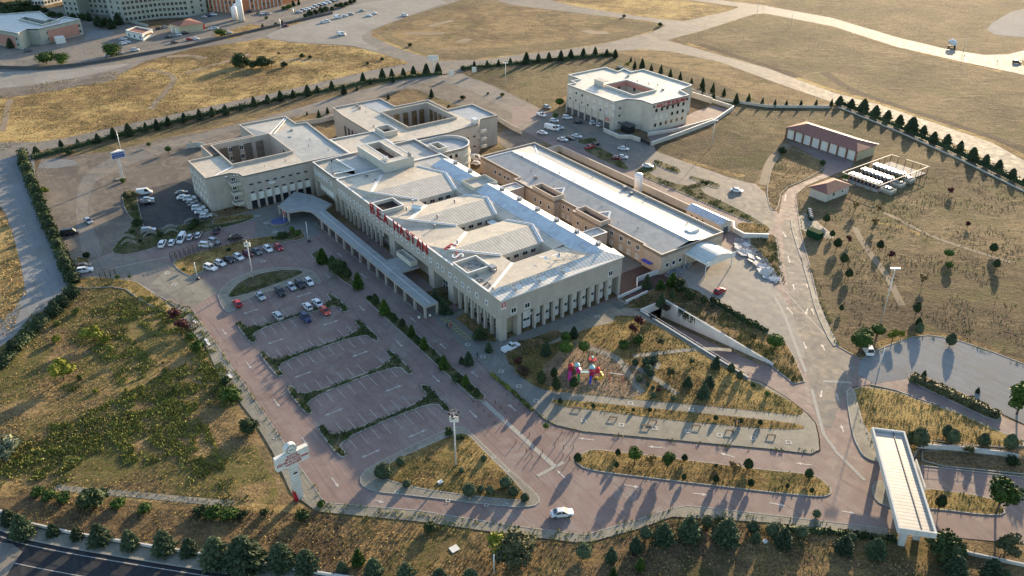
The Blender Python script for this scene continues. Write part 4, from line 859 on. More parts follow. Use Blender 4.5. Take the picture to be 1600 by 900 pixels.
# ================================================================ long low wing on the right
RW = thing('long_low_wing', 'long low tan wing with a wide white and grey sheet roof beside the hospital', 'building', -190, 155)
ra0, ra1, rb0, rb1, rz = -237.8, -142.9, 154.6, 179.4, 6.6
jut = [(ra0, rb0), (-213, rb0), (-213, rb0 - .02), (-212.8, rb0 - 2.6), (-190.4, rb0 - 2.6), (-190.4, rb0), (-180.8, rb0), (-180.8, rb0 - 2.6), (-167.4, rb0 - 2.6), (-167.4, rb0), (-150.6, rb0), (-150.6, rb0 - .7), (ra1, rb0 - .7), (ra1, rb1), (ra0, rb1)]
mb = MB(); p = ccw(jut); n = len(p); mb.add([(x, y, -.1) for x, y in p] + [(x, y, rz) for x, y in p], [(i, (i + 1) % n, n + (i + 1) % n, n + i) for i in range(n)]); parapet(mb, jut, 5.6, rz); mb.build('wall', 'warm_wall', RW); cap(RW, jut, rz, mat='cap_tan')
ze, zr2, rr0 = 6.0, 7.6, 165.4
MB().poly([(ra0 + .4, rb0 + .3, ze), (ra1 - .4, rb0 + .3, ze), (ra1 - .4, rr0, zr2), (ra0 + 4.6, rr0, zr2)]).build('roof', 'roof_grey_a', RW)
MB().poly([(ra0 + 4.6, rr0, zr2), (ra1 - .4, rr0, zr2), (ra1 - .4, 173.4, ze + .25), (ra0 + 10, 173.4, ze + .25)]).build('roof', 'roof_white_a', RW)
MB().poly([(ra0 + 10, 173.42, ze + .24), (ra1 - .4, 173.42, ze + .24), (ra1 - .4, rb1 - .3, ze - .1), (ra0 + .4, rb1 - .3, ze - .1)]).poly([(ra0 + .4, rb0 + .3, ze), (ra0 + 4.6, rr0, zr2), (ra0 + 10, 173.4, ze + .25), (ra0 + .4, rb1 - .3, ze - .1)]).build('roof', 'roof_grey_a', RW)
MB().sheet([(-212.5, rb0 - 2.3), (-190.7, rb0 - 2.3), (-190.7, rb0 + .5), (-212.5, rb0 + .5)], 5.95).sheet([(-180.5, rb0 - 2.3), (-167.7, rb0 - 2.3), (-167.7, rb0 + .5), (-180.5, rb0 + .5)], 5.95).sheet([(-150.3, rb0 - .4), (ra1 - .3, rb0 - .4), (ra1 - .3, rb0 + .4), (-150.3, rb0 + .4)], 5.96).build('roof', 'roof_cream_a', RW)
MB().bar((ra0 + 4.6, rr0, zr2 + .05), (ra1 - .4, rr0, zr2 + .05), .3, .12).bar((ra0 + 4.6, rr0, zr2 + .06), (ra0 + 1.5, rb0 + .6, ze + .1), .6, .1).bar((ra0 + 10, 173.4, ze + .35), (ra0 + 1.2, 178.6, ze + .1), .6, .1).bar((-201, rb0 + .4, ze + .1), (-196, 160.8, 7), .6, .1).bar((-196, 160.8, 7), (-191.5, rb0 + .4, ze + .1), .6, .1).bar((-177.5, rb0 + .4, ze + .1), (-173, 160.8, 7), .6, .1).bar((-173, 160.8, 7), (-168, rb0 + .4, ze + .1), .6, .1).build('ridge_cap', 'cap_white', RW)
for a0_, a1_ in ((-202.4, -190.6), (-179.6, -167.6)):
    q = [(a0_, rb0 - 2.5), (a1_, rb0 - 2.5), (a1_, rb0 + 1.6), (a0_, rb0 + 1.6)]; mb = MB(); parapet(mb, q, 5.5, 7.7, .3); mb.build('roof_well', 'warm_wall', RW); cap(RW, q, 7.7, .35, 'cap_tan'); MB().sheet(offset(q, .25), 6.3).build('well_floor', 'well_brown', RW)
for a in (-228, -225, -222, -220): window(RW, '-b', a, rb0 - .03, 3.6, 1.4, 1.4)
for a in (-188.6, -186, -183.4): window(RW, '-b', a, rb0 - .03, 4.4, 1.3, 1.4); window(RW, '-b', a, rb0 - .03, 1.4, 1.3, 1.4, 'blind')
for a in (-165, -160.6, -157, -153.4): window(RW, '-b', a, rb0 - .03, 4.4, 1.5, 1.6); window(RW, '-b', a, rb0 - .03, 1.4, 1.5, 1.6, 'blind')
for a in (-209, -200.5, -197.4, -193): window(RW, '-b', a, rb0 - 2.63, 3.4, 1.2, 1.5)
for a in (-178, -174, -170): window(RW, '-b', a, rb0 - 2.63, 3.4, 1.2, 1.5)
for b in (156.4, 159, 161.6): window(RW, '+a', b, ra1 + .03, 2.6, 1.4, 1.5)
for a in (-226, -218, -206, -198): roof_vent(RW, a, 166.5 if a > -220 else 165, 7.5, s=.8)
for a, b in ((-230, 164.8), (-214, 160.2), (-199, 158.5)): roof_vent(RW, a, b, 7, s=.7)
MB().box(-150, -147.6, 170, 174, 6.1, 7.4).build('roof_unit', 'metal_white', RW)
mb = MB(); mb.box(-149.6, -146, 152.4, 153.8, 2.4, 2.6); mb.build('door_canopy', 'toy_blue', RW)
# ambulance canopy with a vaulted sheet roof
EC = thing('vaulted_canopy', 'white vaulted drive-in canopy on slim posts at the end of the long low wing', 'canopy', -138, 168)
n = 14; e0, e1 = 163.6, 174.8; mb = MB(); pts = [(e0 + (e1 - e0) * k / n, 4.3 + 1.7 * math.sin(math.pi * k / n)) for k in range(n + 1)]
v = []; fs = []
for a in (ra1 + .1, -134.2): v += [(a, b, z) for b, z in pts] + [(a, b, z - .15) for b, z in pts]
m_ = n + 1
for k in range(n): fs += [(k, 2 * m_ + k, 2 * m_ + k + 1, k + 1), (m_ + k, m_ + k + 1, 3 * m_ + k + 1, 3 * m_ + k)]
mb.add(v, fs).build('vault_roof', 'vault_sheet', EC)
mb = MB(); v = [(-134.2, b, z) for b, z in pts] + [(-134.2, e1, 4.0), (-134.2, e0, 4.0)]; mb.poly(v); mb.poly([(-134.0, b, z) for b, z in pts] + [(-134.0, e1, 4.0), (-134.0, e0, 4.0)]); mb.box(-134.22, -133.98, e0 - .3, e1 + .3, 3.6, 5.0); mb.build('fascia', 'panel_white', EC)
MB().box(ra1 + .1, -134.3, e0 - .3, e0, 4.0, 4.5).box(ra1 + .1, -134.3, e1, e1 + .3, 4.0, 4.5).build('gutter_beam', 'panel_white', EC)
for a, b in ((-142.4, e0), (-134.6, e0), (-134.6, e1 - .2), (-142.4, e1 - .2)): MB().tube([(a, b, 0), (a, b, 4.2)], .14, 8).build('post', 'metal_white', EC)

# ================================================================ covered walkway in front of the hospital
CW = thing('covered_walkway', 'long covered walkway on columns with a flat blue-grey roof along the hospital front', 'walkway', -200, 88.7)
v = [(-161.4, 86.6), (-161.4, 90.8), (-181.5, 90.8), (-181.5, 96.4), (-190.5, 96.4), (-190.5, 90.8), (-233, 90.8), (-236, 94.6), (-246.5, 92.3), (-253, 88.5), (-245, 79.6), (-238.2, 79.9), (-237.2, 84.6), (-234.5, 86.6)]
mb = MB(); mb.prism(v, 3.3, 3.72); mb.build('fascia', 'beige_wall', CW)
MB().sheet(ccw(offset(ccw(v), .08)), 3.76).build('roof', 'canopy_sheet', CW)
MB().bar((-162, 88.7, 3.9), (-232, 88.7, 3.9), .12, .12).build('roof_seam', 'metal_white', CW)
for k in range(13):
    a = -161.8 - k * 5.45
    for b in (86.9, 90.5): MB().box(a - .3, a + .3, b - .28, b + .28, .05, 3.3).build('column', 'beige_wall', CW)
for a, b in ((-238.4, 80.2), (-245.8, 80), (-242, 80.1), (-252, 88), (-248.8, 84.2), (-246, 91.6)): MB().box(a - .3, a + .3, b - .3, b + .3, .05, 3.3).build('column', 'beige_wall', CW)
mb = MB(); mb.box(-233, -161.6, 86.7, 86.85, .2, .32); mb.build('base_rail', 'kerb_grey', CW)
t = thing('entrance_pool', 'low round blue pool with a pale rim at the corner of the covered walkway', 'pool', -239.8, 77.4)
MB().tube([(-239.8, 77.4, .05), (-239.8, 77.4, .75)], 3.1, 24).build('rim', 'walk_paver', t); MB().tube([(-239.8, 77.4, .7), (-239.8, 77.4, .79)], 2.7, 24).build('basin', 'pool_blue', t)
t = thing('flag_pole', 'short pole with a red flag beside the blue pool', 'flag', -238.6, 78.6); MB().tube([(-238.6, 78.6, .05), (-238.6, 78.6, 5)], .07).build('pole', 'metal_white', t)
mb = MB(); mb.add([(-238.5 + .25 * i, 78.6 + .12 * math.sin(i * 1.7), 4.9 - j * 1.2 - .1 * i) for j in (0, 1) for i in range(6)], [(i, i + 1, i + 7, i + 6) for i in range(5)]); mb.build('flag', 'toy_red', t)

# ================================================================ forensic institute block
FO = thing('institute_building', 'four-storey cream block round a pink-walled court, with red lettering on its right face', 'building', -262, 245)
FZ = 12.6
fo = [(-275.3, 225.4), (-244.6, 225.4), (-244.6, 232.6), (-239.6, 236.2), (-233.3, 236.2), (-233.3, 257.6), (-240.6, 259.5), (-243, 269.6), (-274.2, 269.6), (-274, 262), (-280, 263), (-278.4, 257.6), (-287, 257.6), (-287, 235.3), (-278.6, 235.3), (-278.6, 230), (-275.3, 230)]
fc = [(-264.6, 237.8), (-246.2, 237.8), (-246.2, 250.6), (-264.6, 250.6)]
flat_block(FO, fo, FZ, FZ - .55, 'cream_wall', 'roof_ivory', [fc])
mb = MB(); mb.box(-264.5, -264.3, 238, 250.4, 10.4, 12.5).box(-264.3, -246.4, 250.3, 250.5, 10.4, 12.5); mb.build('pink_frieze', 'salmon_wall', FO)
for k in range(8): MB().box(-275.0 + k * 4.2 - .25, -275.0 + k * 4.2 + .25, 224.9, 225.38, 0, 6.4).build('column', 'cream_wall', FO)
for k in range(7): MB().box(-274.6 + k * 4.2, -271.3 + k * 4.2, 225.2, 225.36, .1, 2.8).build('ground_opening', 'dark_wall', FO)
for k in range(8):
    a = -273 + k * 4.05
    window(FO, '-b', a, 225.37, 10.2, 1.3, 1.5, 'win' if k in (1, 2) else 'blind'); window(FO, '-b', a, 225.36, 7.0, 1.3, 1.5, 'blind' if k in (4, 6, 7) else 'win')
for k in range(6):
    b = 239 + k * 3.15
    for z in (9.3, 6.2, 3.0): window(FO, '+a', b, -233.27, z, 1.3, 1.4, 'blind' if z == 6.2 and k in (0, 1, 2) else 'dark')
for z in (9.2, 6, 3): window(FO, '+a', 229, -244.57, z, 1.2, .7, 'dark')
for k in range(2):
    for z in (10.0, 7): window(FO, '-b', -259 + k * 7, 250.2, z, 1.2, 1.4, 'dark'); window(FO, '+a', 241 + k * 5, -264.25, z, 1.2, 1.3, 'dark')
MB().poly([(-270, 236.2, 12.1), (-264.2, 236.2, 12.1), (-264.2, 239.8, 12.1), (-270, 239.8, 12.1), ]).box(-270, -264.2, 236.2, 236.5, 12.1, 14.4).box(-270, -264.2, 236.5, 239.5, 14.2, 14.4).box(-270, -269.7, 236.5, 239.5, 12.1, 14.2).build('stair_head', 'cream_wall', FO)
for a, b in ((-256, 256), (-252, 257.5)): roof_vent(FO, a, b, 12.3, s=.8)
put_text('ADLİ TIP KURUMU', 2.1, (-233.18, 247.4, 11.1), (HP, 0, HP), 'red_letter', FO, 'facade_lettering', .06, .03, .98)
put_text('KONYA GRUP BAŞKANLIĞI', .85, (-233.2, 247, 10.05), (HP, 0, HP), 'dark_letter', FO, 'facade_lettering', .03, .02)
mb = MB()
for b in (237.4, 256.6): mb.tube([(-233.25, b, 11.2 if b < 250 else 11.0), (-233.1, b, 11.2 if b < 250 else 11.0)], .55, 14)
mb.build('emblem_disc', 'dark_letter', FO)
MB().box(-246.4, -244.8, 225.2, 225.35, 10.6, 12.3).build('sign_panel', 'panel_white', FO); put_text('B1', 1.1, (-245.6, 225.15, 11.5), (HP, 0, 0), 'dark_letter', FO, 'sign_lettering', .03)
MB().box(-248.9, -246.7, 225.1, 225.3, 3.4, 4.9).build('notice_panel', 'salmon_wall', FO)
mb = MB(); mb.box(-242.6, -237.6, 228.4, 231.6, 0, 3.0); mb.build('porch', 'glass_dark', FO); MB().box(-243, -237.2, 228, 232, 3.0, 3.25).build('porch_roof', 'dark_wall', FO)
def wall_run(name, s, h, th, mat, label, cat='wall', z0=0, capm=None, px=True):
    L = PL(s) if px else s; mb = MB(); o = bpy.data.objects.new('x', None)
    for i in range(len(L) - 1): mb.bar((*L[i], z0 + h / 2), (*L[i + 1], z0 + h / 2), th, h)
    if capm:
        t = thing(name, label, cat, *L[0]); mb.build('wall_body', mat, t); mc = MB()
        for i in range(len(L) - 1): mc.bar((*L[i], z0 + h + .05), (*L[i + 1], z0 + h + .05), th + .14, .1)
        mc.build('coping', capm, t); return t
    return tag(mb.build(name, mat), label, cat)
wall_run('boundary_wall', '943,206 967,217 985,217 1000,222', 1.6, .3, 'cream_wall', 'low cream wall curving in front of the institute entrance', capm='cap_white')
wall_run('boundary_wall', '1012,213 1060,205 1113,190', 1.4, .3, 'cream_wall', 'inner cream ramp wall along the right side of the institute', capm='cap_white')
wall_run('boundary_wall', '1017,228 1060,213 1116,192 1146,171 1112,160', 1.6, .3, 'cream_wall', 'outer cream wall around the red yard beside the institute', capm='cap_white')
wall_run('boundary_wall', '1080,152 1112,162', 2.6, .3, 'cream_wall', 'short cream wall with round openings behind the institute corner', capm='cap_white')
ground_sheet('yard', PL('1085,175 1112,165 1146,172 1118,192 1050,215 1020,226 1012,214'), .09, 'pink_paver')
t = thing('gate', 'dark sliding gate at the institute wall beside the parking', 'gate', *AB(1005, 222)); p, q = AB(1001, 221), AB(1016, 228); mb = MB(); mb.bar((*p, .8), (*q, .8), .08, 1.5); mb.build('panel', 'metal_dark', t); MB().tube([(*q, 0), (*q, 2)], .2).build('post', 'metal_grey', t)
wall_run('retaining_wall', [(-238.6, 192.3), (-166, 192.3)], 2.6, .35, 'cream_wall', 'long straight cream wall between the long low wing and its upper car park', capm='cap_tan', px=False)
wall_run('retaining_wall', [(-238.6, 192), (-238.6, 181)], 2.6, .35, 'cream_wall', 'short end wall joining the long cream wall to the low wing', capm='cap_tan', px=False)
ground_sheet('yard', [(-238, 180), (-166, 180), (-166, 192), (-238, 192)], .095, 'dry_field')
# sheds, tank, garages, hut
SD = thing('metal_shed', 'narrow cream shed with a blue and white gable roof beside the long wall', 'shed', -158, 190)
sa0, sa1, sb0, sb1 = -165.4, -150.6, 187.5, 192.4
MB().box(sa0, sa1, sb0, sb1, 0, 3.6).add([(sa1, sb0, 3.6), (sa1, sb1, 3.6), (sa1, (sb0 + sb1) / 2, 4.7), (sa0, sb0, 3.6), (sa0, sb1, 3.6), (sa0, (sb0 + sb1) / 2, 4.7)], [(0, 1, 2), (4, 3, 5)]).build('wall', 'cream_wall', SD)
bm_ = (sb0 + sb1) / 2
for s_, b_, mname in ((-1, sb0 - .3, 'roof_white_a'), (1, sb1 + .3, 'roof_white_a')):
    MB().add([(sa0 - .3, b_, 3.5), (sa1 + .3, b_, 3.5), (sa1 + .3, bm_, 4.8), (sa0 - .3, bm_, 4.8), (sa0 - .3, b_, 3.62), (sa1 + .3, b_, 3.62), (sa1 + .3, bm_, 4.92), (sa0 - .3, bm_, 4.92)], [(0, 3, 2, 1), (4, 5, 6, 7), (0, 1, 5, 4), (1, 2, 6, 5), (3, 0, 4, 7)]).build('roof', mname, SD)
for a in (-163, -160.6, -158.2): window(SD, '-b', a, sb0 - .02, 1.9, .8, 1.0, 'dark')
MB().box(sa1 + .01, sa1 + .1, 188.8, 191, 0, 2.3).build('door', 'dark_wall', SD)
t = thing('storage_tank', 'tall white upright gas tank beside the long low wing', 'tank', -188, 189.3)
mb = MB(); mb.tube([(-188, 187, .7), (-188, 187, 8.2), (-188, 187, 8.65), (-188, 187, 8.8)], [1.45, 1.45, 1.1, .3], 20); mb.build('vessel', 'tank_white', t, True)
for k in range(3): an = k * 2.1; MB().bar((-188 + 1.1 * math.cos(an), 187 + 1.1 * math.sin(an), 0), (-188 + 1.1 * math.cos(an), 187 + 1.1 * math.sin(an), .9), .16).build('leg', 'metal_grey', t)
def hip_roof(mb, a0, a1, b0, b1, z, h, ins=None):
    w_ = (b1 - b0) / 2; L = (a1 - a0) / 2; i = ins if ins is not None else w_
    if L >= w_: r = [(a0 + i, (b0 + b1) / 2, z + h), (a1 - i, (b0 + b1) / 2, z + h)]
    v = [(a0, b0, z), (a1, b0, z), (a1, b1, z), (a0, b1, z)] + r
    mb.add(v, [(0, 1, 5, 4), (1, 2, 5), (2, 3, 4, 5), (3, 0, 4)]); mb.add([(a0, b0, z - .15), (a1, b0, z - .15), (a1, b1, z - .15), (a0, b1, z - .15)] + v[:4], [(0, 3, 2, 1), (0, 1, 5, 4), (1, 2, 6, 5), (2, 3, 7, 6), (3, 0, 4, 7)]); return mb
GA = thing('garage_block', 'long low garage with eight white doors between red posts under a red hipped roof', 'garage', -180, 283)
ga0, ga1, gb0, gb1 = -196.6, -164.2, 278.2, 290
MB().box(ga0, ga1, gb0, gb1, 0, 4.3).build('wall', 'far_yellow', GA); hip_roof(MB(), ga0 - .8, ga1 + .8, gb0 - 1.2, gb1 + .8, 4.4, 1.9, 5.5).build('roof', 'roof_tile', GA)
MB().bar((ga0 + 4.7, 284.2, 6.35), (ga1 - 4.7, 284.2, 6.35), .35, .12).bar((ga1 - 4.7, 284.2, 6.35), (ga1 + .8, 290.8, 4.5), .35, .1).build('ridge_cap', 'cap_white', GA)
for k in range(9): MB().box(ga0 + k * 4.05 - .2, ga0 + k * 4.05 + .2, gb0 - .9, gb0 - .02, 0, 4.3).build('post', 'rust_post', GA)
for k in range(8):
    MB().box(ga0 + k * 4.05 + .25, ga0 + k * 4.05 + 3.8, gb0 - .2, gb0 - .02, .1, 4.1).build('garage_door', 'panel_white', GA)
HU = thing('utility_hut', 'small cream hut with a red hipped tile roof below the cooling cage', 'hut', -150, 243)
MB().box(-153.8, -147.2, 236.4, 249.2, 0, 3.3).build('wall', 'cream_wall', HU)
mb = MB(); v = [(-154.6, 235.6, 3.3), (-146.4, 235.6, 3.3), (-146.4, 250, 3.3), (-154.6, 250, 3.3), (-150.5, 240.2, 5.0), (-150.5, 245.4, 5.0)]
mb.add(v, [(0, 1, 4), (1, 2, 5, 4), (2, 3, 5), (3, 0, 4, 5), (0, 3, 2, 1)]).build('roof', 'roof_tile', HU); window(HU, '+a', 240.6, -147.18, 1.9, 1.0, 1.0, 'dark'); window(HU, '+a', 245.4, -147.18, 1.9, 1.2, 1.2)
CG = thing('equipment_cage', 'open steel post enclosure with a pale top rail round the cooling units', 'enclosure', -148.5, 273)
c0, c1, d0, d1 = -156.2, -141.2, 257.8, 288.6
def rail(p, q): return MB().bar((*p, 3.0), (*q, 3.0), .28, .16)
for p, q in (((c0, d0), (c1, d0)), ((c1, d0), (c1, d1)), ((c1, d1), (c0 + 6, d1)), ((c0 + 3, d1), (c0, d1)), ((c0, d1), (c0, d0))): rail(p, q).build('top_rail', 'cap_tan', CG)
for k in range(9):
    for a in (c0, c1): MB().box(a - .09, a + .09, d0 + k * 3.85 - .09, d0 + k * 3.85 + .09, 0, 2.95).build('post', 'rust_post', CG)
for k in range(1, 5):
    for b in (d0, d1): MB().box(c0 + k * 3 - .09, c0 + k * 3 + .09, b - .09, b + .09, 0, 2.95).build('post', 'rust_post', CG)
mb = MB().box(c0 + .3, c1 - .3, d0 + .3, d1 - .3, .05, .35); mb.build('base_slab', 'kerb_grey', CG)
tubm = None
for r, b in enumerate((261.6, 269.0, 276.4)):
    for k in range(8):
        a = -154.6 + k * 1.55
        if k == 0 and r == 0:
            U0 = thing('cooling_unit', 'x', 'cooling unit', 0, 0, 0, rot=0, group='rows of cooling units in the open cage'); U0.location = W(a, b, .35)
            MB().box(-.7, .7, -1.3, 1.3, 0, .25).build('base', 'metal_dark', U0)
            MB().add([(-.1, -1.3, .25), (.1, -1.3, .25), (.72, -1.3, 1.9), (-.72, -1.3, 1.9), (-.1, 1.3, .25), (.1, 1.3, .25), (.72, 1.3, 1.9), (-.72, 1.3, 1.9)], [(0, 1, 2, 3), (5, 4, 7, 6), (1, 5, 6, 2), (4, 0, 3, 7)]).build('coil', 'metal_grey', U0)
            MB().box(-.72, .72, -1.3, 1.3, 1.9, 2.02).build('top_plate', 'metal_white', U0)
            for y in (-.65, .65): MB().tube([(0, y, 2.02), (0, y, 2.25)], .48, 12).build('fan', 'metal_white', U0)
            u = U0
        else: u = copy_tree(U0); u.location = W(a, b, .35)
        u['label'] = 'white V-shaped cooling unit, %s along the %s row inside the open steel cage' % (nth(k), ('nearest', 'middle', 'farthest')[r])
for k, (px, py) in enumerate(((1385, 300), (1400, 290), (1415, 283))):
    a, b = AB(px, py); t = thing('concrete_tub', 'open pale concrete tub with machinery, %s of three below the cage' % ('leftmost', 'middle one', 'rightmost')[k], 'tub', a, b, group='concrete tubs below the cooling cage')
    mb = MB(); parapet(mb, [(a - 1.6, b - 1.7), (a + 2.6, b - 1.7), (a + 2.6, b + 1.7), (a - 1.6, b + 1.7)], 0, 1.6, .25); mb.prism([(a - 1.6, b - 1.7), (a + 2.6, b - 1.7), (a + 2.6, b + 1.7), (a - 1.6, b + 1.7)], 0, .9); mb.build('tub', 'cream_wall', t)
    MB().box(a - .8, a + 1.5, b - .8, b + .9, .9, 1.9).tube([(a, b, 1.9), (a, b, 2.2)], .4).build('machinery', 'metal_grey', t)
wall_run('retaining_wall', '1145,352 1146,363 1162,372 1200,373', 1.6, .35, 'white_wall', 'white angled retaining wall below the shed at the end of the rubble', capm='cap_white')
# walls and steps by the end facade
wall_run('parapet_wall', '995,452 995,441 1020,431 1034,427', 1.6, .3, 'white_wall', 'white wall beside the brown sunken court')
wall_run('parapet_wall', '965,467 984,459 1002,451', .9, .3, 'white_wall', 'upper white wall of the sloping walk by the end of the hospital')
wall_run('parapet_wall', '977,474 995,466 1011,458', .9, .3, 'white_wall', 'lower white wall of the sloping walk by the hospital steps')
t = thing('outdoor_steps', 'short flight of grey steps at the right corner of the hospital', 'steps', -137.4, 133)
for k in range(5): MB().box(-138.8 + k * .1, -135.4, 131.6 + k * .5, 134.2, .17 + k * .16, .33 + k * .16).build('step', 'grey_paver', t)
# entrance portal over the gate lanes (its own orientation)
pa, pb = AB(1362, 668, 5.6), AB(1404, 826, 5.6); PLn = (Vector(pb) - Vector(pa)).length; pd = math.atan2(pb[1] - pa[1], pb[0] - pa[0])
t = thing('gate_canopy', 'long white flat gate canopy with ribbed roof spanning the entrance lanes', 'gate canopy', *pa, rot=pd); ww = 6.4
MB().poly([(.4, .4, 5.3), (PLn - .4, .4, 5.3), (PLn - .4, ww - .4, 5.3), (.4, ww - .4, 5.3)]).build('roof', 'portal_sheet', t)
gm = MB(); parapet(gm, [(0, 0), (PLn, 0), (PLn, ww), (0, ww)], 4.5, 5.75, .35); gm.poly([(.2, .2, 4.6), (.2, ww - .2, 4.6), (PLn - .2, ww - .2, 4.6), (PLn - .2, .2, 4.6)]); gm.build('fascia', 'white_wall', t)
MB().box(.5, PLn - .5, ww * .64, ww * .64 + .12, 5.31, 5.45).build('roof_joint', 'metal_dark', t)
for x in (3.2, PLn - 2.0): MB().box(x - .45, x + .45, 1.4, 2.5, 0, 4.6).build('pillar', 'white_wall', t)
for x in (3.2, 11, PLn - 4.0): MB().box(x - .45, x + .45, ww - 2.0, ww - .9, 0, 4.6).build('pillar', 'white_wall', t)
t2 = thing('portal_sign_board', 'narrow white sign frame fixed along the far edge of the gate canopy', 'sign board', *pa, rot=pd); MB().box(8, 16, ww + .6, ww + .75, 3.4, 5.4).box(8, 16, ww + .1, ww + .6, 4.4, 4.5).build('board', 'panel_white', t2)
for k in range(34):      # small roof fittings
    q_ = random.Random(k); a, b, z, rt = [(q_.uniform(-234, -226), q_.uniform(98, 110), 11.9, H), (q_.uniform(-262, -257), q_.uniform(64, 90), 11.6, LW), (q_.uniform(-290, -258), q_.uniform(97, 110), 11.6, LW), (q_.uniform(-304, -262), q_.uniform(130, 139), 11.6, BW), (q_.uniform(-232, -146), q_.uniform(157, 163), 6.6, RW), (q_.uniform(-225, -146), q_.uniform(175, 178), 6.2, RW), (q_.uniform(-273, -236), q_.uniform(253, 257), 12.1, FO)][k % 7]
    if k % 3: roof_vent(rt, a, b, z, s=q_.uniform(.45, .8))
    else: MB().box(a - .5, a + .6, b - .35, b + .4, z - .1, z + q_.uniform(.5, .9)).build('roof_unit', 'metal_grey', rt)
# ================================================================ far complex behind the road (top left)
def pxblock(name, label, cat, s, z, wall, roofm, zlo=0, par=.6, wins=None, holes=()):
    p = PL(s, z=z); t = thing(name, label, cat, p[0][0], p[0][1]); hs = [PL(h, z=z) for h in holes]
    flat_block(t, p, z, z - par, wall, roofm, hs) ; return t, p
def wgrid(t, p, q, n, zs, w_=1.5, h_=1.5, kind='dark', skip=0):
    """rows of windows on the wall from p to q"""
    p, q = Vector(p), Vector(q); d = q - p; ang = math.atan2(d.y, d.x); nrm = Vector((d.y, -d.x)).normalized(); og = ORG[t]
    f, g = unit(kind, w_, h_)
    for z in zs:
        for k in range(n):
            c = p.lerp(q, (k + .5) / n) + nrm * .03; o = bpy.data.objects.new('window', f); C.objects.link(o); o.parent = t; o.location = (c.x - og[0], c.y - og[1], z); o.rotation_euler = (0, 0, ang)
            pn = bpy.data.objects.new('pane', g); C.objects.link(pn); pn.parent = o
t, p = pxblock('clinic_building', 'pink and grey two-storey clinic with a pale stepped roof at the far left', 'building', '-50,38 28,52 42,45 60,45 68,43 125,30 101,26 86,31 75,27 62,18 42,19 -50,26', 9.0, 'greygreen_wall', 'roof_white_b', par=.5, holes=('30,30 66,39 92,32 78,30 70,33 40,27',))
def band(t, p, q, z0, z1, mat, nm='pink_band', off=.05):
    d = (Vector(q) - Vector(p)); n_ = Vector((d.y, -d.x)).normalized() * off
    a_, b_ = Vector(p) + d * .06 + n_, Vector(q) - d * .10 + n_
    MB().bar((a_.x, a_.y, (z0 + z1) / 2), (b_.x, b_.y, (z0 + z1) / 2), .06, z1 - z0).build(nm, mat, t)
p1, p2, p3, p4, p5 = p[0], p[1], p[3], p[5], p[4]
band(t, p1, p2, .5, 6.9, 'pink_wall'); wgrid(t, p1, p2, 8, (5.6, 2.4), 1.5, 1.4)
band(t, p5, p4, .5, 6.9, 'pink_wall'); wgrid(t, p5, p4, 7, (5.6, 2.4), 1.5, 1.4)
c = AB(99, 66); MB().box(c[0] - 3, c[0] + 3, c[1] - 4, c[1] + 1, 0, 3.4).build('porch', 'panel_white', t)
FZ2 = 26
def baseblock(name, label, s, z, wall, win):
    """block whose foot line is surveyed on the ground"""
    p = PL(s); t = thing(name, label, 'building', *p[0]); flat_block(t, p, z, z - .6, wall, 'roof_grey_b'); pp = ccw(p)
    for i0, i1, n, zs in win: wgrid(t, p[i0], p[i1], n, zs, 1.6, 1.7)
    return t
zs6 = tuple(2.2 + 3.3 * k for k in range(7))
baseblock('ward_tower', 'tall grey-green ward block cut by the top edge, left of the biggest block', '104,26 126,28 142,22 172,24 178,6 118,4', 26, 'greygreen_wall', [(0, 1, 3, zs6), (2, 3, 4, zs6)])
baseblock('ward_tower', 'biggest grey-green ward block with many small square windows at the top', '174,32 196,36 250,29 296,26 324,20 328,8 200,4 180,18', 26, 'greygreen_wall', [(1, 2, 8, zs6), (2, 3, 7, zs6), (0, 1, 2, zs6), (3, 4, 2, zs6)])
t = baseblock('orange_building', 'orange brick building with pale fins at the top, behind the white tanks', '322,17 372,21 392,18 440,8 470,0 465,-12 340,-4', 10, 'brick_orange', [(0, 1, 7, (6.6, 3)), (2, 3, 6, (6.6, 3))])
pq = PL('322,17 372,21 392,18 440,8')
for i0, i1 in ((0, 1), (2, 3)):
    for k in range(9):
        c = Vector(pq[i0]).lerp(Vector(pq[i1]), k / 8); MB().box(c.x - .4, c.x + .4, c.y - .4, c.y + .4, 0, 9.4).build('fin', 'cream_wall', t)
baseblock('white_block', 'pale blue-white building half hidden by trees at the top edge', '50,9 70,9 96,3 96,-6 52,-2', 12, 'panel_white', [(0, 1, 4, (2, 5, 8)), (1, 2, 5, (2, 5, 8))])
t = thing('gatehouse', 'small white gatehouse with a sunken red roof and dark carport', 'gatehouse', *AB(215, 60)); p = PL('196,47 222,53 238,46 213,41', z=4); flat_block(t, p, 4, 3.4, 'panel_white', 'roof_tile')
c = AB(231, 60); MB().box(c[0] - 4, c[0] + 3, c[1] - 3, c[1] + 3, 2.6, 3.0).build('carport_roof', 'rust_post', t); wgrid(t, p[0], p[1], 3, (1.6,), 1.4, 1.6)
t = thing('service_hut', 'yellow hut with a red tiled hipped roof behind the orange containers', 'hut', *AB(285, 50)); p = PL('264,36 281,40 316,35 296,28', z=5); 
mb = MB(); mb.prism(p, 0, 4.6); mb.build('wall', 'far_yellow', t); c = Vector((0, 0))
for q_ in p: c += Vector(q_) / 4
mb = MB(); pp = ccw([tuple(c + (Vector(q_) - c) * 1.08) for q_ in p]); r1 = (Vector(pp[0]) + Vector(pp[1])) / 2 * .25 + c * .75; r2 = (Vector(pp[2]) + Vector(pp[3])) / 2 * .25 + c * .75
mb.add([(*q_, 4.6) for q_ in pp] + [(c.x, c.y, 6.6)], [(0, 1, 4), (1, 2, 4), (2, 3, 4), (3, 0, 4)]).build('roof', 'roof_tile', t)
mb = MB(); 
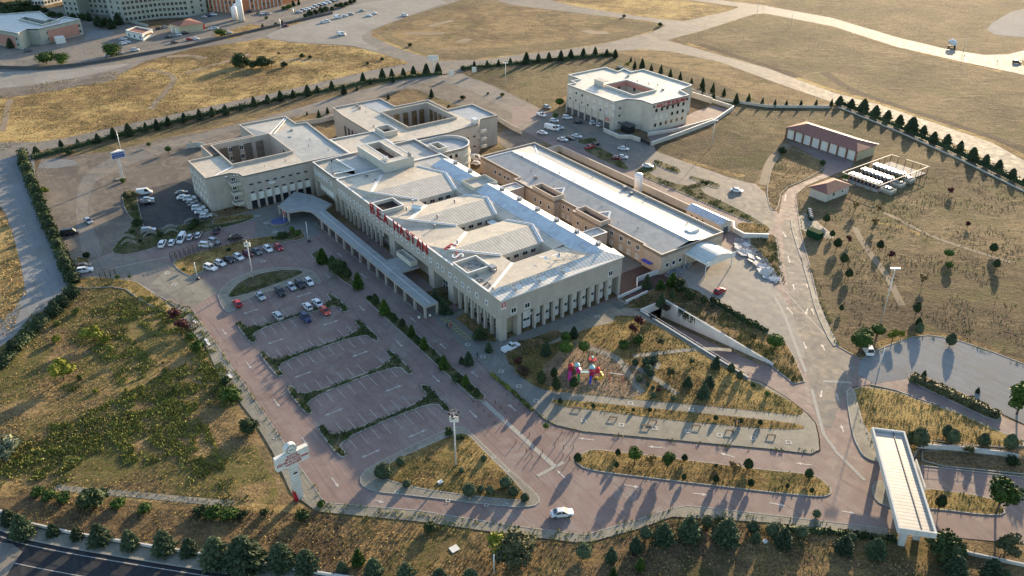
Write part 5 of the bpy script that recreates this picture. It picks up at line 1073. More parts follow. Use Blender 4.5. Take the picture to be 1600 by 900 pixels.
for k in (0, 1): w_ = Vector(p[0]).lerp(Vector(p[1]), .3 + .4 * k); mb.box(w_.x - 1.2, w_.x + 1.2, w_.y - 1.2, w_.y + .6, 0, 3)
mb.build('door', 'panel_white', t)
for k in range(4):
    a, b = AB(296 + k * 6, 48 - k * 1.1); t = thing('orange_container', 'orange waste container, %s from the left in front of the yellow hut' % nth(k), 'container', a, b, rot=.3, group='orange containers by the yellow hut')
    MB().box(-2.2, 2.2, -1.6, 1.6, .2, 2.4).build('body', 'car_orange', t); MB().box(-2.3, 2.3, -1.7, 1.7, 2.4, 2.65).build('lid', 'toy_red', t)
for k, (px, py, hh) in enumerate(((368, 32, 9), (378, 34, 14), (372, 30, 10))):
    a, b = AB(px, py); t = thing('storage_tank', 'white upright tank %s beside the far yard' % ('on the left, the shorter one', 'on the right, the tallest', 'half hidden between the other two')[k], 'tank', a, b, group='white tanks in the far complex')
    MB().tube([(a, b, .6), (a, b, hh - 1), (a, b, hh - .4), (a, b, hh)], [1.9, 1.9, 1.5, .5], 14).build('vessel', 'tank_white', t, True); MB().box(a - 1.5, a + 1.5, b - 1.5, b + 1.5, 0, .7).build('base', 'kerb_grey', t)
wall_run('boundary_wall', '-60,106 0,107 60,109 125,103 200,91 225,86 300,73 400,49 470,33 520,22', 1.6, .35, 'dark_wall', 'long dark boundary wall in front of the far complex')
wall_run('boundary_wall', '196,34 232,43', 2, .3, 'greygreen_wall', 'low grey wall in front of the tallest far block')
ground_sheet('yard', PL('132,62 140,46 178,50 172,58'), .05, 'concrete_lot'); ground_sheet('yard', PL('196,36 250,29 296,28 318,38 262,40 235,44'), .06, 'scrub_strip')
ground_sheet('yard', PL('330,55 355,48 390,38 430,42 470,33 480,36 400,48 360,62'), .062, 'gold_field')
ground_sheet('yard', PL('-60,20 40,15 110,10 150,-10 -60,-30'), .07, 'dry_field')
# ---------------------------------------------------------------- foliage meshes
def leafmesh(name, P, size, mats, dirs=None, aspect=1.0, core=None, tri=False, jit=.9):
    """many small faces at points P, random tilt (or following dirs)"""
    n = len(P); rg = RNG
    if dirs is None: u = rg.normal(size=(n, 3)); u /= np.linalg.norm(u, axis=1)[:, None]
    else: u = dirs + rg.normal(size=(n, 3)) * .25; u /= np.linalg.norm(u, axis=1)[:, None]
    r = rg.normal(size=(n, 3)); v = np.cross(u, r); v /= np.linalg.norm(v, axis=1)[:, None] + 1e-9
    s = (size * (1 - .5 * jit + jit * rg.random(n)))[:, None] if not hasattr(size, '__len__') else size[:, None]
    if tri: V = np.stack([P - v * s * .5, P + v * s * .5, P + u * s * aspect], 1); k = 3
    else: V = np.stack([P - u * s * .5 * aspect, P + v * s * .5, P + u * s * .5 * aspect, P - v * s * .5], 1); k = 4
    V = V.reshape(-1, 3); F = np.arange(n * k).reshape(n, k)
    me = bpy.data.meshes.new(name)
    cv, cf = ([], []) if core is None else core
    nv = len(V) + len(cv); me.vertices.add(nv); me.vertices.foreach_set('co', np.concatenate([V.ravel(), np.array(cv, float).ravel()]) if len(cv) else V.ravel())
    loops = np.concatenate([F.ravel(), (np.array(cf).ravel() + len(V))]) if len(cf) else F.ravel()
    tot = np.concatenate([np.full(n, k), np.full(len(cf), 4)]) if len(cf) else np.full(n, k)
    me.loops.add(len(loops)); me.loops.foreach_set('vertex_index', loops.astype(np.int32)); me.polygons.add(len(tot))
    st = np.concatenate([[0], np.cumsum(tot)[:-1]]).astype(np.int32); me.polygons.foreach_set('loop_start', st); me.polygons.foreach_set('loop_total', tot.astype(np.int32))
    me.materials.append(MAT[mats]); me.update(); me.validate(); return me
def coreball(c, r, seg=8, rings=5, squash=1.0, lump=.18):
    m = MB(); m.ball((0, 0, 0), 1, seg, rings); cv = []
    for x, y, z in m.v: k = 1 + lump * math.sin(x * 5 + y * 3 + z * 4); cv.append((c[0] + x * r * k, c[1] + y * r * k, c[2] + z * r * k * squash))
    return cv, m.f
def join(cs):
    V = []; F = []
    for v, f in cs: F += [tuple(i + len(V) for i in q) for q in f]; V += list(v)
    return V, F
def proto(name, crown_me, trunk, trunk_mat='bark', crown='crown'):
    root = bpy.data.objects.new(name, None); ch = []
    c = bpy.data.objects.new(crown, crown_me); ch.append(c)
    if trunk is not None: ch.append(bpy.data.objects.new('trunk', trunk.mesh('trunk', trunk_mat, smooth=True)))
    KIDS[root] = ch; return root
def plant(pr, a, b, h, label, cat, group=None, z=0, spin=None, wide=1.0, name=None):
    """a fresh copy of a prototype (unit height) with its own crown and trunk objects"""
    r = pr.copy(); C.objects.link(r); r.name = name or pr.name; r.location = W(a, b, z); r.rotation_euler = (0, 0, random.random() * 6.28 if spin is None else spin); h *= random.uniform(.8, 1.04); r.scale = (h * wide, h * wide, h); r.rotation_euler[0] = random.uniform(-.05, .05)
    for ch in KIDS[pr]: c = ch.copy(); C.objects.link(c); c.parent = r
    return tag(r, label, cat, group)
def spruce(seed, mat='spruce_needles', n=2000, rmax=.33, power=.68, skirt=.06, rag=.2):
    rg = np.random.default_rng(seed); z = skirt + (1 - skirt) * (1 - rg.random(n) ** .62 )
    t = (z - skirt) / (1 - skirt); ang = rg.random(n) * 2 * np.pi
    prof = rmax * (1 - t) ** power * (1 - .5 * np.clip(.10 - t, 0, .1) / .1)
    lob = 1 + rag * np.sin(ang * 5 + z * 23 + seed) * .6 + rag * .5 * np.sin(ang * 9 - z * 41)
    rr = prof * lob * (.72 + .33 * rg.random(n)); P = np.stack([rr * np.cos(ang), rr * np.sin(ang), z - rr * .10], 1)
    D = np.stack([np.cos(ang), np.sin(ang), np.full(n, -.15)], 1); m = MB(); k = 9
    rings = [(skirt + .01, .5), (.15, .78), (.4, .76), (.7, .70), (.93, .5)]
    cv = []; cf = []
    for zz, q in rings:
        tt = (zz - skirt) / (1 - skirt); R_ = rmax * (1 - tt) ** power * q
        cv += [(R_ * math.cos(2 * math.pi * j / k), R_ * math.sin(2 * math.pi * j / k), zz) for j in range(k)]
    for i in range(len(rings) - 1): cf += [(i * k + j, i * k + (j + 1) % k, (i + 1) * k + (j + 1) % k, (i + 1) * k + j) for j in range(k)]
    me = leafmesh('crown', P, .065, mat, D, 1.6, (cv, cf))
    return proto('spruce_tree', me, MB().tube([(0, 0, -.01), (0, 0, .5), (0, 0, .95)], [.035, .022, .004], 7))
def broadleaf(seed, mat, n=1500, lobes=9, spread=.34, zc=.62, stem=.34, size=.06, flat=.95, limbs=True, name='broadleaf_tree', rl=.17):
    rg = np.random.default_rng(seed); cs = []; pts = []; co = []
    for i in range(lobes):
        an = 2 * math.pi * i / lobes * 1.618 * 2; rad = spread * .62 * math.sqrt((i + .3) / lobes); c = (rad * math.cos(an), rad * math.sin(an), zc + (rg.random() - .5) * .42); r = rl * (.8 + .5 * rg.random()); cs.append((c, r))
        u = rg.normal(size=(n // lobes, 3)); u /= np.linalg.norm(u, axis=1)[:, None]; q = (.66 + .45 * rg.random(n // lobes))[:, None]
        pts.append(np.array(c) + u * r * q * [1, 1, flat]); co.append(coreball(c, r * .66, squash=flat))
    P = np.concatenate(pts); me = leafmesh('crown', P, size, mat, core=join(co)); t = MB(); t.tube([(0, 0, -.02), (.012, .0, stem * .6), (.0, .01, stem), (0, 0, zc)], [.028, .022, .018, .008], 7)
    if limbs:
        for c, r in cs[:6]: t.tube([(0, 0, stem * .75), (c[0] * .5, c[1] * .5, (stem + c[2]) / 2), c], [.013, .009, .004], 5)
    return proto(name, me, t)
def topiary(seed, mat, n=700, egg=1.35, stem=.28, r=.2, name='topiary_tree'):
    rg = np.random.default_rng(seed); u = rg.normal(size=(n, 3)); u /= np.linalg.norm(u, axis=1)[:, None]; H_ = (1 - stem) / 2; zc = stem + H_
    tz = u[:, 2]; w_ = r * np.sqrt(1 - tz ** 2) * (1 - .38 * tz * (egg > 1)); an = np.arctan2(u[:, 1], u[:, 0]); q = .93 + .12 * rg.random(n)
    P = np.stack([w_ * np.cos(an) * q, w_ * np.sin(an) * q, zc + tz * H_ * q], 1)
    m = MB(); m.ball((0, 0, 0), 1, 10, 7); cv = [(x * r * .88 * (1 - .38 * z * (egg > 1)), y * r * .88 * (1 - .38 * z * (egg > 1)), zc + z * H_ * .93) for x, y, z in m.v]
    me = leafmesh('crown', P, .06, mat, core=(cv, m.f)); return proto(name, me, MB().tube([(0, 0, -.02), (0, 0, zc)], [.022, .014], 6))
def bushp(seed, mat, n=700, name='shrub', size=.13, squash=.75):
    rg = np.random.default_rng(seed); co = []; pts = []
    for i in range(6):
        an = i * 2.4; rad = .32 * math.sqrt(i / 6); c = (rad * math.cos(an), rad * math.sin(an), .36 + .14 * rg.random()); r = .27 + .1 * rg.random()
        u = rg.normal(size=(n // 6, 3)); u /= np.linalg.norm(u, axis=1)[:, None]; pts.append(np.array(c) + u * r * (.75 + .4 * rg.random(n // 6))[:, None] * [1, 1, squash + .2]); co.append(coreball(c, r * .72, 7, 4, squash))
    P = np.concatenate(pts); P[:, 2] = np.clip(P[:, 2], .02, None); me = leafmesh('foliage', P, size, mat, core=join(co)); return proto(name, me, None)
def hedge_mesh(p, q, w_, h, mat='dark_leaf', dens=26):
    p, q = Vector(p), Vector(q); L = (q - p).length; d = (q - p) / max(L, .01); nn = Vector((-d.y, d.x)); n = int(L * dens); rg = RNG
    s = rg.random(n) * L; an = rg.random(n) * math.pi; lump = 1 + .22 * np.sin(s * 1.3) + .16 * np.sin(s * 3.1 + 1) + .12 * rg.random(n)
    x = np.cos(an) * w_ / 2 * lump; z = np.abs(np.sin(an)) ** .6 * h * lump
    P = np.stack([p.x + d.x * s + nn.x * x, p.y + d.y * s + nn.y * x, z], 1); c = (p + q) / 2; P -= [c.x, c.y, 0]
    k = max(2, int(L / 1.2)); cv = []; cf = []
    for i in range(k + 1):
        t = L * i / k; l = 1 + .22 * math.sin(t * 1.3) + .16 * math.sin(t * 3.1 + 1)
        for X, Z in ((-.42, 0), (-.36, .75), (.36, .75), (.42, 0)): cv.append((p.x + d.x * t + nn.x * X * w_ * l - c.x, p.y + d.y * t + nn.y * X * w_ * l - c.y, Z * h * l))
    for i in range(k): cf += [(i * 4 + j, i * 4 + j + 1, (i + 1) * 4 + j + 1, (i + 1) * 4 + j) for j in range(3)]
    return leafmesh('foliage', P, .42, mat, core=(cv, cf)), c
def hedge(s, w_, h, label, mat='dark_leaf', dens=26, group=None):
    L = PL(s)
    for i in range(len(L) - 1):
        me, c = hedge_mesh(L[i], L[i + 1], w_, h, mat, dens); o = bpy.data.objects.new('hedge', me); C.objects.link(o); o.location = W(c.x, c.y, 0); o.rotation_euler = (0, 0, YAW)
        tag(o, label if len(L) == 2 else label + ', ' + nth(i) + ' stretch from the left', 'hedge', group)
SPR = [spruce(k) for k in (1, 2, 3, 4)]; SPT = [spruce(k + 9, rmax=.27, power=.9) for k in (1, 2)]; SPF = [spruce(k + 30, rmax=.41, power=.58, n=2600, rag=.34) for k in (1, 2)]
RND = [broadleaf(k, 'green_leaf', name='round_tree') for k in (5, 6)]; WILD = [broadleaf(k, 'olive_leaf', n=1100, spread=.42, rl=.15, name='scrubby_tree') for k in (7, 8)]
DKT = [broadleaf(k, 'dark_leaf', n=1700, spread=.40, zc=.5, stem=.2, rl=.23, lobes=11, name='dark_tree') for k in (9, 10)]; GRT = [broadleaf(31, 'green_leaf', n=1700, spread=.40, zc=.5, stem=.2, rl=.23, lobes=11, name='leafy_tree')]; YEL = [broadleaf(11, 'yellow_leaf', n=900, spread=.4, rl=.15, size=.06, name='yellow_tree')]
BALL = [topiary(12, 'green_leaf', egg=1, stem=.38, r=.33, name='ball_tree')]; EGG = [topiary(13, 'dark_leaf', r=.24)]; SLIM = [topiary(15, 'dark_leaf', r=.2, stem=.18)]; BLU = [topiary(14, 'spruce_needles', r=.3, stem=.12, name='clipped_conifer')]
LIT = [spruce(41, 'green_leaf', rmax=.3, power=.7)]; RED = [broadleaf(16, 'red_leaf', n=900, spread=.38, name='plum_tree')]; DRY = [broadleaf(17, 'dry_leaf', n=260, spread=.36, size=.05, name='bare_tree', rl=.14)]
BUS = [bushp(20, 'green_leaf'), bushp(21, 'dark_leaf'), bushp(22, 'olive_leaf'), bushp(23, 'yellow_leaf'), bushp(24, 'dry_leaf'), bushp(25, 'brownish_shrub'), bushp(26, 'silver_leaf'), bushp(27, 'weed')]
def hfrom(px, pyb, pyt):
    """height of something whose foot is at pyb and whose tip is at pyt in the photograph"""
    a, b = AB(px, pyb); Y = a * SA + b * CA; v = (pyt - 450) / FPX; c, s_ = math.cos(PITCH), math.sin(PITCH)
    # depth = Y c + (H-z) s ; up = -(H-z) c + Y s ; -up/depth = v
    dz = (Y * s_ + v * Y * c) / (c - v * s_); return CAM_H - dz
def row(spec, protos, lab, cat, group, x0=0, y0=0, k=1.0, h=None, key=None, wide=1.0, name=None, z=0):
    """spec: 'x,ybase,ytop ...'; the label gets each tree's ordinal along the row"""
    it = [tuple(float(v) for v in q.split(',')) for q in spec.split()]
    for i, q in enumerate(it):
        px, pb = x0 + q[0] * k, y0 + q[1] * k; hh = hfrom(px, pb, y0 + q[2] * k) if len(q) > 2 else h * random.uniform(.85, 1.12)
        a, b = AB(px, pb, z); plant(protos[(i * 7 + int(px)) % len(protos)], a, b, hh, lab.replace('#', nth(i)), cat, group if len(it) > 1 else None, wide=wide * random.uniform(.92, 1.1), z=z, name=name)
# ---- conifer rows along the perimeter
G = 'conifers along the north-west perimeter hedge'
row('230,60,10', SPF, 'big dark conifer at the corner where the two perimeter hedges meet', 'tree', G, 0, 225, .25)
row('385,918,862 490,905,858 615,893,820 715,865,790 810,850,770 915,820,755 985,810,740 1055,788,712 1155,765,695 1250,748,680 1330,728,662 1415,715,655 1505,690,635 1590,665,600', SPR, 'dark conifer, # from the left in the row along the upper-left perimeter road', 'tree', G, k=.25)
row('75,645,588 155,632,565 235,612,548 325,600,528 385,580,520 475,560,490 550,590,520 670,515,448 715,525,488 790,490,428 850,480,420 922,475,410 985,470,412 1065,465,392 1140,455,392', SPR, 'dark conifer, # from the left in the row rising to the upper gate', 'tree', 'conifers rising to the upper gate', 400, 0, .25)
row('1295,440,400 1365,420,372 1445,422,365 1515,415,362 1590,400,355', SPR, 'dark conifer, # to the right of the upper gate', 'tree', 'conifers right of the upper gate', 400, 0, .25)
row('88,400,325 165,388,320 232,380,325 305,378,308 367,365,302 445,352,292 520,348,288 590,350,305 645,362,308', SPR, 'dark conifer, # from the left in the row above the institute', 'tree', 'conifers above the institute', 800, 0, .25)
row('742,385,348 765,430,370 812,428,366 870,445,395 928,462,402 988,485,430 1050,505,452 1120,528,478 1188,550,488 1195,590,540 1252,580,518 1258,615,570 1322,600,540 1400,648,578 1475,645,585 1562,658,602', SPT, 'slim dark conifer, # along the pale boundary wall behind the institute', 'tree', 'slim conifers along the pale boundary wall', 800, 0, .25)
row('40,670,612 112,670,622 203,670,620 298,668,618 393,665,608', SPT, 'small dark conifer, # on the pale wall left of the right-hand perimeter hedge', 'tree', 'small conifers on the pale wall', 1200, 0, .25)
row('445,655,590 518,672,605 593,695,615 668,725,658 743,750,682 818,782,710 893,820,732 968,838,782 1030,888,805 1115,905,835 1200,925,875', SPF, 'full dark conifer, # from the left along the right-hand perimeter road', 'tree', 'conifers along the right-hand perimeter road', 1200, 0, .25)
row('1195,55,-10 1272,100,22 1355,128,58 1437,162,95 1520,215,135 1600,250,195', SPF, 'full dark conifer, # down the far right of the perimeter road', 'tree', 'conifers at the far right', 1200, 225, .25)
row('150,130,50 180,185,110 205,265,190 235,320,245 255,375,300 280,435,360 300,490,420 320,540,465 350,600,520 372,665,585 412,780,700 437,825,740 458,865,790', SPF, 'bushy dark conifer, # from the top in the west hedge column', 'tree', 'bushy conifers of the west hedge', 0, 225, .25, wide=1.05)
row('465,50,-30 400,110,30 345,165,75 240,260,180 190,310,255 85,405,310 20,485,400', SPF, 'bushy dark conifer, # from the top beside the lower west road', 'tree', 'bushy conifers beside the lower west road', 0, 450, .25)
row('65,570,470 150,650,500 338,640,565 487,665,580 632,690,555 822,720,590 1035,750,600 1190,760,665 1360,820,645 1535,850,650', SPF, 'blue-green conifer, # from the left along the bottom road', 'tree', 'blue-green conifers along the bottom road', 0, 675, .25, wide=.98)
row('0,800,690 165,835,670 323,855,735 540,865,805 740,900,770 942,925,810 1145,940,845 1340,940,850', SPF, 'blue-green conifer, # right of the sign along the bottom edge', 'tree', 'blue-green conifers along the bottom edge', 400, 675, .25)
row('948,685,572 1108,660,525 1335,680,535 1525,680,625', SPF, 'blue spruce, # from the left on the bank below the gate road', 'tree', 'blue spruces on the bank', 800, 675, .25)
row('620,800,705 775,740,645', SPR, 'slim blue spruce, # of the two below the curve of the bottom lane', 'tree', 'slim spruces below the curve', 800, 675, .25)
row('90,705,598 470,745,640 670,770,668', SPF, 'blue spruce, # from the left below the kerb beside the gate canopy', 'tree', 'spruces left of the gate canopy', 1200, 675, .25)
row('1165,890,750 1390,900,790 1480,915,850', SPF, 'dark blue spruce, # from the left right of the gate canopy foot', 'tree', 'spruces right of the gate canopy foot', 1200, 675, .25)
row('880,75,0 935,90,-20 1145,78,-20 1335,95,0 1500,110,5', BLU, 'clipped dark conifer, # from the left on the wall behind the gate canopy', 'tree', 'clipped conifers behind the gate canopy', 1200, 675, .25, wide=1.15)
row('935,290,215 1135,360,285 1110,935,860', BLU, 'clipped blue-green conifer, # in the dry plot above the gate canopy', 'tree', 'clipped conifers above the gate canopy', 1200, 450, .25)
row('835,660,580 450,780,685 1218,590,520 1505,625,560 1310,570,530', BLU, 'rounded green clipped bush, # on the bank under the bottom lane', 'bush', 'rounded bushes on the bank', 800, 675, .25, wide=1.4, name='clipped_bush')
row('30,645,572 205,650,582 520,675,630 300,530,490', BLU, 'rounded clipped bush, # along the kerb left of the gate canopy', 'bush', 'rounded bushes left of the gate canopy', 1200, 675, .25, wide=1.5, name='clipped_bush')
row('360,500,432 395,588,530 425,660,590 470,755,672 500,845,768 695,665,602', EGG, 'dark egg-shaped conifer, # in the line beside the green bins', 'tree', 'egg-shaped conifers beside the bins', 1200, 225, .25, wide=1.25)
row('1400,685,612 1420,785,722', EGG, 'dark conifer, # of the two far out in the dry field at right', 'tree', 'two conifers in the far right field', 1200, 225, .25, wide=1.3)
row('1122,715,662 1124,785,732', BALL, 'bright green round tree, # of the pair in the brown field', 'tree', 'pair of bright trees in the field', 1200, 225, .25, wide=1.5)
row('540,420,350 690,435,380 660,520,448 960,880,810 1130,320,262 1245,520,478 770,720,655 500,620,565', RED[:1] + DRY[:1], 'thin reddish-brown half-bare tree, # scattered in the brown field', 'tree', 'half-bare trees in the brown field', 1200, 225, .25)
row('920,170,85 930,260,180 455,150,100', EGG, 'dark small tree, # along the dry path above the concrete lot', 'tree', 'small trees along the dry path', 1200, 450, .25)
row('570,400,290 600,330,245 675,305,222', BALL, 'dense bright round tree, # from the left beside the white van', 'tree', 'round trees beside the white van', 1200, 450, .25, wide=1.45)
row('775,330,235 830,310,250', YEL, 'loose yellow-green young tree, # right of the round trees', 'tree', 'loose trees beside the concrete lot', 1200, 450, .25)
row('1555,790,590', RND, 'big bright green tree at the right edge beside the concrete lot', 'tree', None, 1200, 450, .25, wide=1.1)
row('1420,510,295', RND, 'bright green spreading tree on the lane island right of the gate canopy', 'tree', None, 1200, 675, .25, wide=1.0)
row('1475,780,645', WILD, 'olive tree at the lower right corner on the dry bank', 'tree', None, 1200, 675, .25)
row('765,206,85 972,226,108', RND, 'bright green maple on the long median, # of the two', 'tree', 'maples on the long median', 800, 675, .25)
row('410,200,120 660,155,98 652,230,188 1076,188,142 1072,305,262 1274,228,195 1270,322,258 1472,240,172 1488,348,295', EGG, 'small dark egg-shaped tree, # from the left on the long median', 'tree', 'small dark trees on the long median', 800, 675, .25, wide=1.15)
row('118,358,318 250,300,230 268,385,348', EGG, 'small dark egg-shaped tree, # from the left on the right end of the median', 'tree', 'small dark trees at the median end', 1200, 675, .25, wide=1.15)
row('860,230,138 1385,280,170 1300,250,200', DRY, 'nearly leafless young tree, # from the left on the long median', 'tree', 'leafless young trees', 800, 675, .25)
row('1062,490,370', EGG, 'small dark tree on the lane island right of the gate canopy', 'tree', None, 1200, 675, .25)
# front planted strip
row('416,745,650 640,905,805', LIT, 'light green young conifer, # near the left end of the car park strip', 'tree', 'light conifers at the strip end', 400, 225, .25)
row('482,770,690 575,855,772', EGG, 'dark pointed tree, # near the left end of the car park strip', 'tree', 'dark trees at the strip end', 400, 225, .25)
row('523,820,695', DKT, 'broad dark round tree near the left end of the car park strip', 'tree', None, 400, 225, .25)
row('808,165,65 972,300,215 1054,385,295 1175,505,408 1312,610,535', LIT, 'light green conical tree, # from the top in the strip beside the front road', 'tree', 'light conical trees in the front strip', 400, 450, .25)
row('748,115,32 862,215,155 918,250,188 1112,425,375 1380,690,622', SLIM, 'dark slim cypress, # from the top in the strip beside the front road', 'tree', 'dark cypresses in the front strip', 400, 450, .25, wide=1.2)
row('1010,345,310 1140,465,435 1260,580,530 1000,330,290 710,70,45 1340,640,600', BUS[1:2], 'low dark shrub, # from the left in the front planted strip', 'shrub', 'low shrubs of the front strip', 400, 450, .25)
row('228,560,515 262,590,535', BALL, 'dark round clipped tree, # beside the white post near the plaza', 'tree', 'round trees near the plaza', 400, 225, .25)
row('175,590,540 150,575,545 105,595,575', BUS[:2], 'dense shrub, # in the small bed below the plaza', 'shrub', 'shrubs below the plaza', 400, 225, .25)
# garden by the play area
row('212,420,318 385,310,225 1270,500,415', SPR, 'dark conical conifer, # from the left in the garden by the hospital end', 'tree', 'conical conifers in the garden', 800, 450, .25)
row('335,350,270 335,430,325', BALL, 'dark round-headed tree, # of the pair left of the play area', 'tree', 'round-headed pair by the play area', 800, 450, .25, wide=1.15)
row('445,415,318', BALL, 'bright round-headed tree on a thin trunk above the play area', 'tree', None, 800, 450, .25, wide=1.05)
row('185,605,505 262,565,480 275,640,540', SLIM + LIT, 'pointed dark conifer, # in the shaded corner left of the slides', 'tree', 'pointed conifers left of the slides', 800, 450, .25, wide=1.2)
row('385,625,540', SLIM, 'dark bottle-shaped cypress in front of the green slide', 'tree', None, 800, 450, .25, wide=1.5)
row('770,480,435 840,480,425 885,470,420 850,525,480 868,550,508', BLU, 'dark clipped shrub, # in the triangular bed of the garden', 'shrub', 'clipped shrubs in the triangular bed', 800, 450, .25, wide=1.5, name='clipped_shrub')
row('880,632,610 920,630,605 880,685,650 848,610,585 1005,700,672 795,580,540', BLU, 'small round clipped shrub, # along the garden path', 'shrub', 'small clipped shrubs along the path', 800, 450, .25, wide=1.5, name='clipped_shrub')
row('1098,610,545 1195,680,590 1230,610,540', SPR, 'ragged dark young pine, # in the right part of the garden', 'tree', 'young pines in the garden', 800, 450, .25, wide=1.3)
row('1365,535,460 1420,575,515', BLU, 'light-topped clipped conifer, # beside the ramp wall', 'tree', 'clipped conifers by the ramp wall', 800, 450, .25)
row('785,245,165 750,290,215 910,650,618', RED, 'dark red plum tree, # in the garden by the ramp', 'tree', 'plum trees in the garden', 800, 450, .25)
row('700,370,310 790,345,290', BUS[:1], 'green bushy shrub, # of the two on the golden garden slope', 'shrub', 'bushy shrubs on the golden slope', 800, 450, .25)
row('930,365,298 985,560,498 1118,480,435', WILD, 'thin olive sapling, # scattered in the garden grass', 'tree', 'olive saplings', 800, 450, .25)
row('300,725,685 505,755,715 758,775,745 860,780,745 1272,830,795 1428,850,812 1548,860,825', EGG, 'small dark tree, # from the left in the narrow bed between the two walks', 'tree', 'small trees between the walks', 800, 450, .25, wide=1.3)
row('210,885,845 1505,625,595 1590,680,645', BALL, 'small round tree, # at the end of the garden beds', 'tree', 'small round trees at the bed ends', 800, 450, .25, wide=1.2)
row('930,120,10 840,-0,-90 1045,20,-80 1000,60,-10 1110,70,-10 1200,90,30 1250,120,70', DKT[:1] + SPR, 'dark tree, # from the left in the shaded clump above the ramp', 'tree', 'dark clump above the ramp', 800, 450, .25)
row('925,905,840 1000,890,795', LIT, 'green pyramid tree with a sunlit tip, # of two by the sunken court', 'tree', 'pyramid trees by the sunken court', 800, 225, .25, wide=1.3)
row('1340,260,215 1505,330,262 1480,375,340', WILD, 'pale scrubby shrub, # on the slope right of the ramp', 'shrub', 'scrubby shrubs right of the ramp', 800, 450, .25)
row('35,385,300', BALL, 'yellow-green round bush at the right tip of the ramp slope', 'bush', None, 1200, 450, .25, wide=1.6)
row('1330,480,390 1285,470,420 1405,330,225 1455,400,330 1220,165,120', DKT[:1] + SPR, 'dark evergreen, # against the shaded hospital front', 'tree', 'evergreens against the hospital front', 400, 450, .25)
row('1150,130,40 1175,160,60 1120,90,0', SPR, 'dark tree, # behind the end of the covered walkway', 'tree', 'trees behind the walkway end', 400, 450, .25)
row('1205,920,870 1290,945,910', DKT, 'dark shrub, # in the bed under the hospital front', 'shrub', 'shrubs under the hospital front', 400, 450, .25)
# triangle island, west kerb, car park surroundings
row('800,280,200 905,200,150 945,340,300 1285,250,222 1335,390,320 1410,370,325 1465,385,330 1425,180,140 1565,340,280 1595,385,345 1262,45,15', BLU, 'dark clipped bush, # on the triangular island with the lamp mast', 'bush', 'bushes on the triangular island', 400, 675, .25, wide=1.6, name='clipped_bush')
row('10,392,330 80,430,385', BLU, 'green bush, # at the right tip of the triangular island', 'bush', 'bushes at the island tip', 800, 675, .25, wide=1.5, name='clipped_bush')
row('1098,195,125 1145,270,190', RED, 'dark purple plum bush, # of the pair on the west kerb', 'tree', 'plum pair on the west kerb', 0, 450, .25, wide=1.5)
row('1195,320,258 1240,390,310 1440,700,610', BUS[:1], 'green-yellow bush, # from the top along the west kerb', 'bush', 'bushes along the west kerb', 0, 450, .25)
row('1410,600,545', BUS[1:2], 'dark bush with a white bench beside it on the west kerb', 'bush', None, 0, 450, .25)
row('1560,900,800', DKT, 'dark bush behind the white pylon sign on the west kerb', 'bush', None, 0, 450, .25, wide=1.3)
row('590,330,225 400,575,425', YEL, 'yellow-green wild tree, # in the middle of the overgrown field', 'tree', 'wild trees in the overgrown field', 0, 450, .25, wide=1.35)
row('690,390,350 500,570,535 660,340,280 1020,470,455 1040,530,490 1110,640,590 480,160,120 355,335,290 360,230,190 460,640,615 790,640,620 600,650,620 830,700,670', BUS[7:8] + BUS[3:4], 'low yellow-green bush, # in the overgrown field', 'bush', 'low bushes in the overgrown field', 0, 450, .25, name='wild_bush')
row('240,385,340 310,410,360 400,425,375 570,450,370 745,460,405 908,490,450 1260,505,455 1340,520,460 1440,530,475 1520,530,490', BUS[:2], 'dark green spreading bush, # from the left above the bottom conifers', 'bush', 'spreading bushes above the bottom conifers', 0, 675, .25, wide=1.5, name='spreading_bush')
row('295,545,485 50,520,480 410,460,425 1090,620,560', BUS[:2], 'round green bush, # from the left on the bank below the pylon sign', 'bush', 'round bushes below the pylon sign', 400, 675, .25)
row('642,825,730', LIT, 'yellow-green cypress on the bank near the bottom edge', 'tree', None, 400, 675, .25, wide=1.1)
row('1540,780,620 1590,840,680', WILD + YEL, 'loose willow-like tree, # at the bottom edge left of the parked saloon', 'tree', 'loose trees at the bottom edge', 400, 675, .25, wide=1.5)
row('50,800,640 110,720,640', WILD, 'wide loose green tree, # on the slope under the white saloon', 'tree', 'wide loose trees under the saloon', 800, 675, .25, wide=1.5)
row('800,860,785 635,910,840 1525,670,620', LIT, 'small yellow-green conifer, # on the shaded bank', 'tree', 'small conifers on the shaded bank', 800, 675, .25)
row('30,145,0', [BUS[6]], 'large silvery bush at the left edge of the overgrown field', 'bush', None, 0, 675, .25, wide=1.2)
row('815,845,815', BALL, 'bright yellow-green ball tree at the corner above the overgrown field', 'tree', None, 0, 225, .25, wide=1.1)
row('740,850,815 1153,800,770', BALL, 'dark small round tree, # beside the timber trellis', 'tree', 'small round trees beside the trellis', 0, 225, .25, wide=1.3)
row('540,710,665 525,775,745', BUS[:2], 'dark low shrub, # beside the white car at the west corner', 'shrub', 'low shrubs at the west corner', 0, 225, .25)
row('285,320,240', YEL, 'golden-leaved tree inside the west hedge', 'tree', None, 0, 225, .25)
row('800,360,290 855,355,280 845,425,360', WILD + DKT, 'bushy tree, # beside the parked white van in the yard', 'tree', 'bushy trees beside the van', 0, 225, .25)
row('860,510,460 830,555,530 1000,580,535 875,615,590 930,570,545 1225,510,450 1205,530,480 1090,550,530 1430,670,640', BUS[1:2], 'dark shrub, # in the planter around the gravel yard', 'shrub', 'planter shrubs', 0, 225, .25)
row('1055,60,10 935,20,-15 1195,10,-15', BALL, 'dark round tree, # along the inner road above the yard', 'tree', 'round trees along the inner road', 0, 225, .25, wide=1.3)
row('1410,420,400 1480,415,375', RED, 'small bare bush, # at the foot of the left wing', 'bush', 'bare bushes at the left wing', 0, 225, .25)
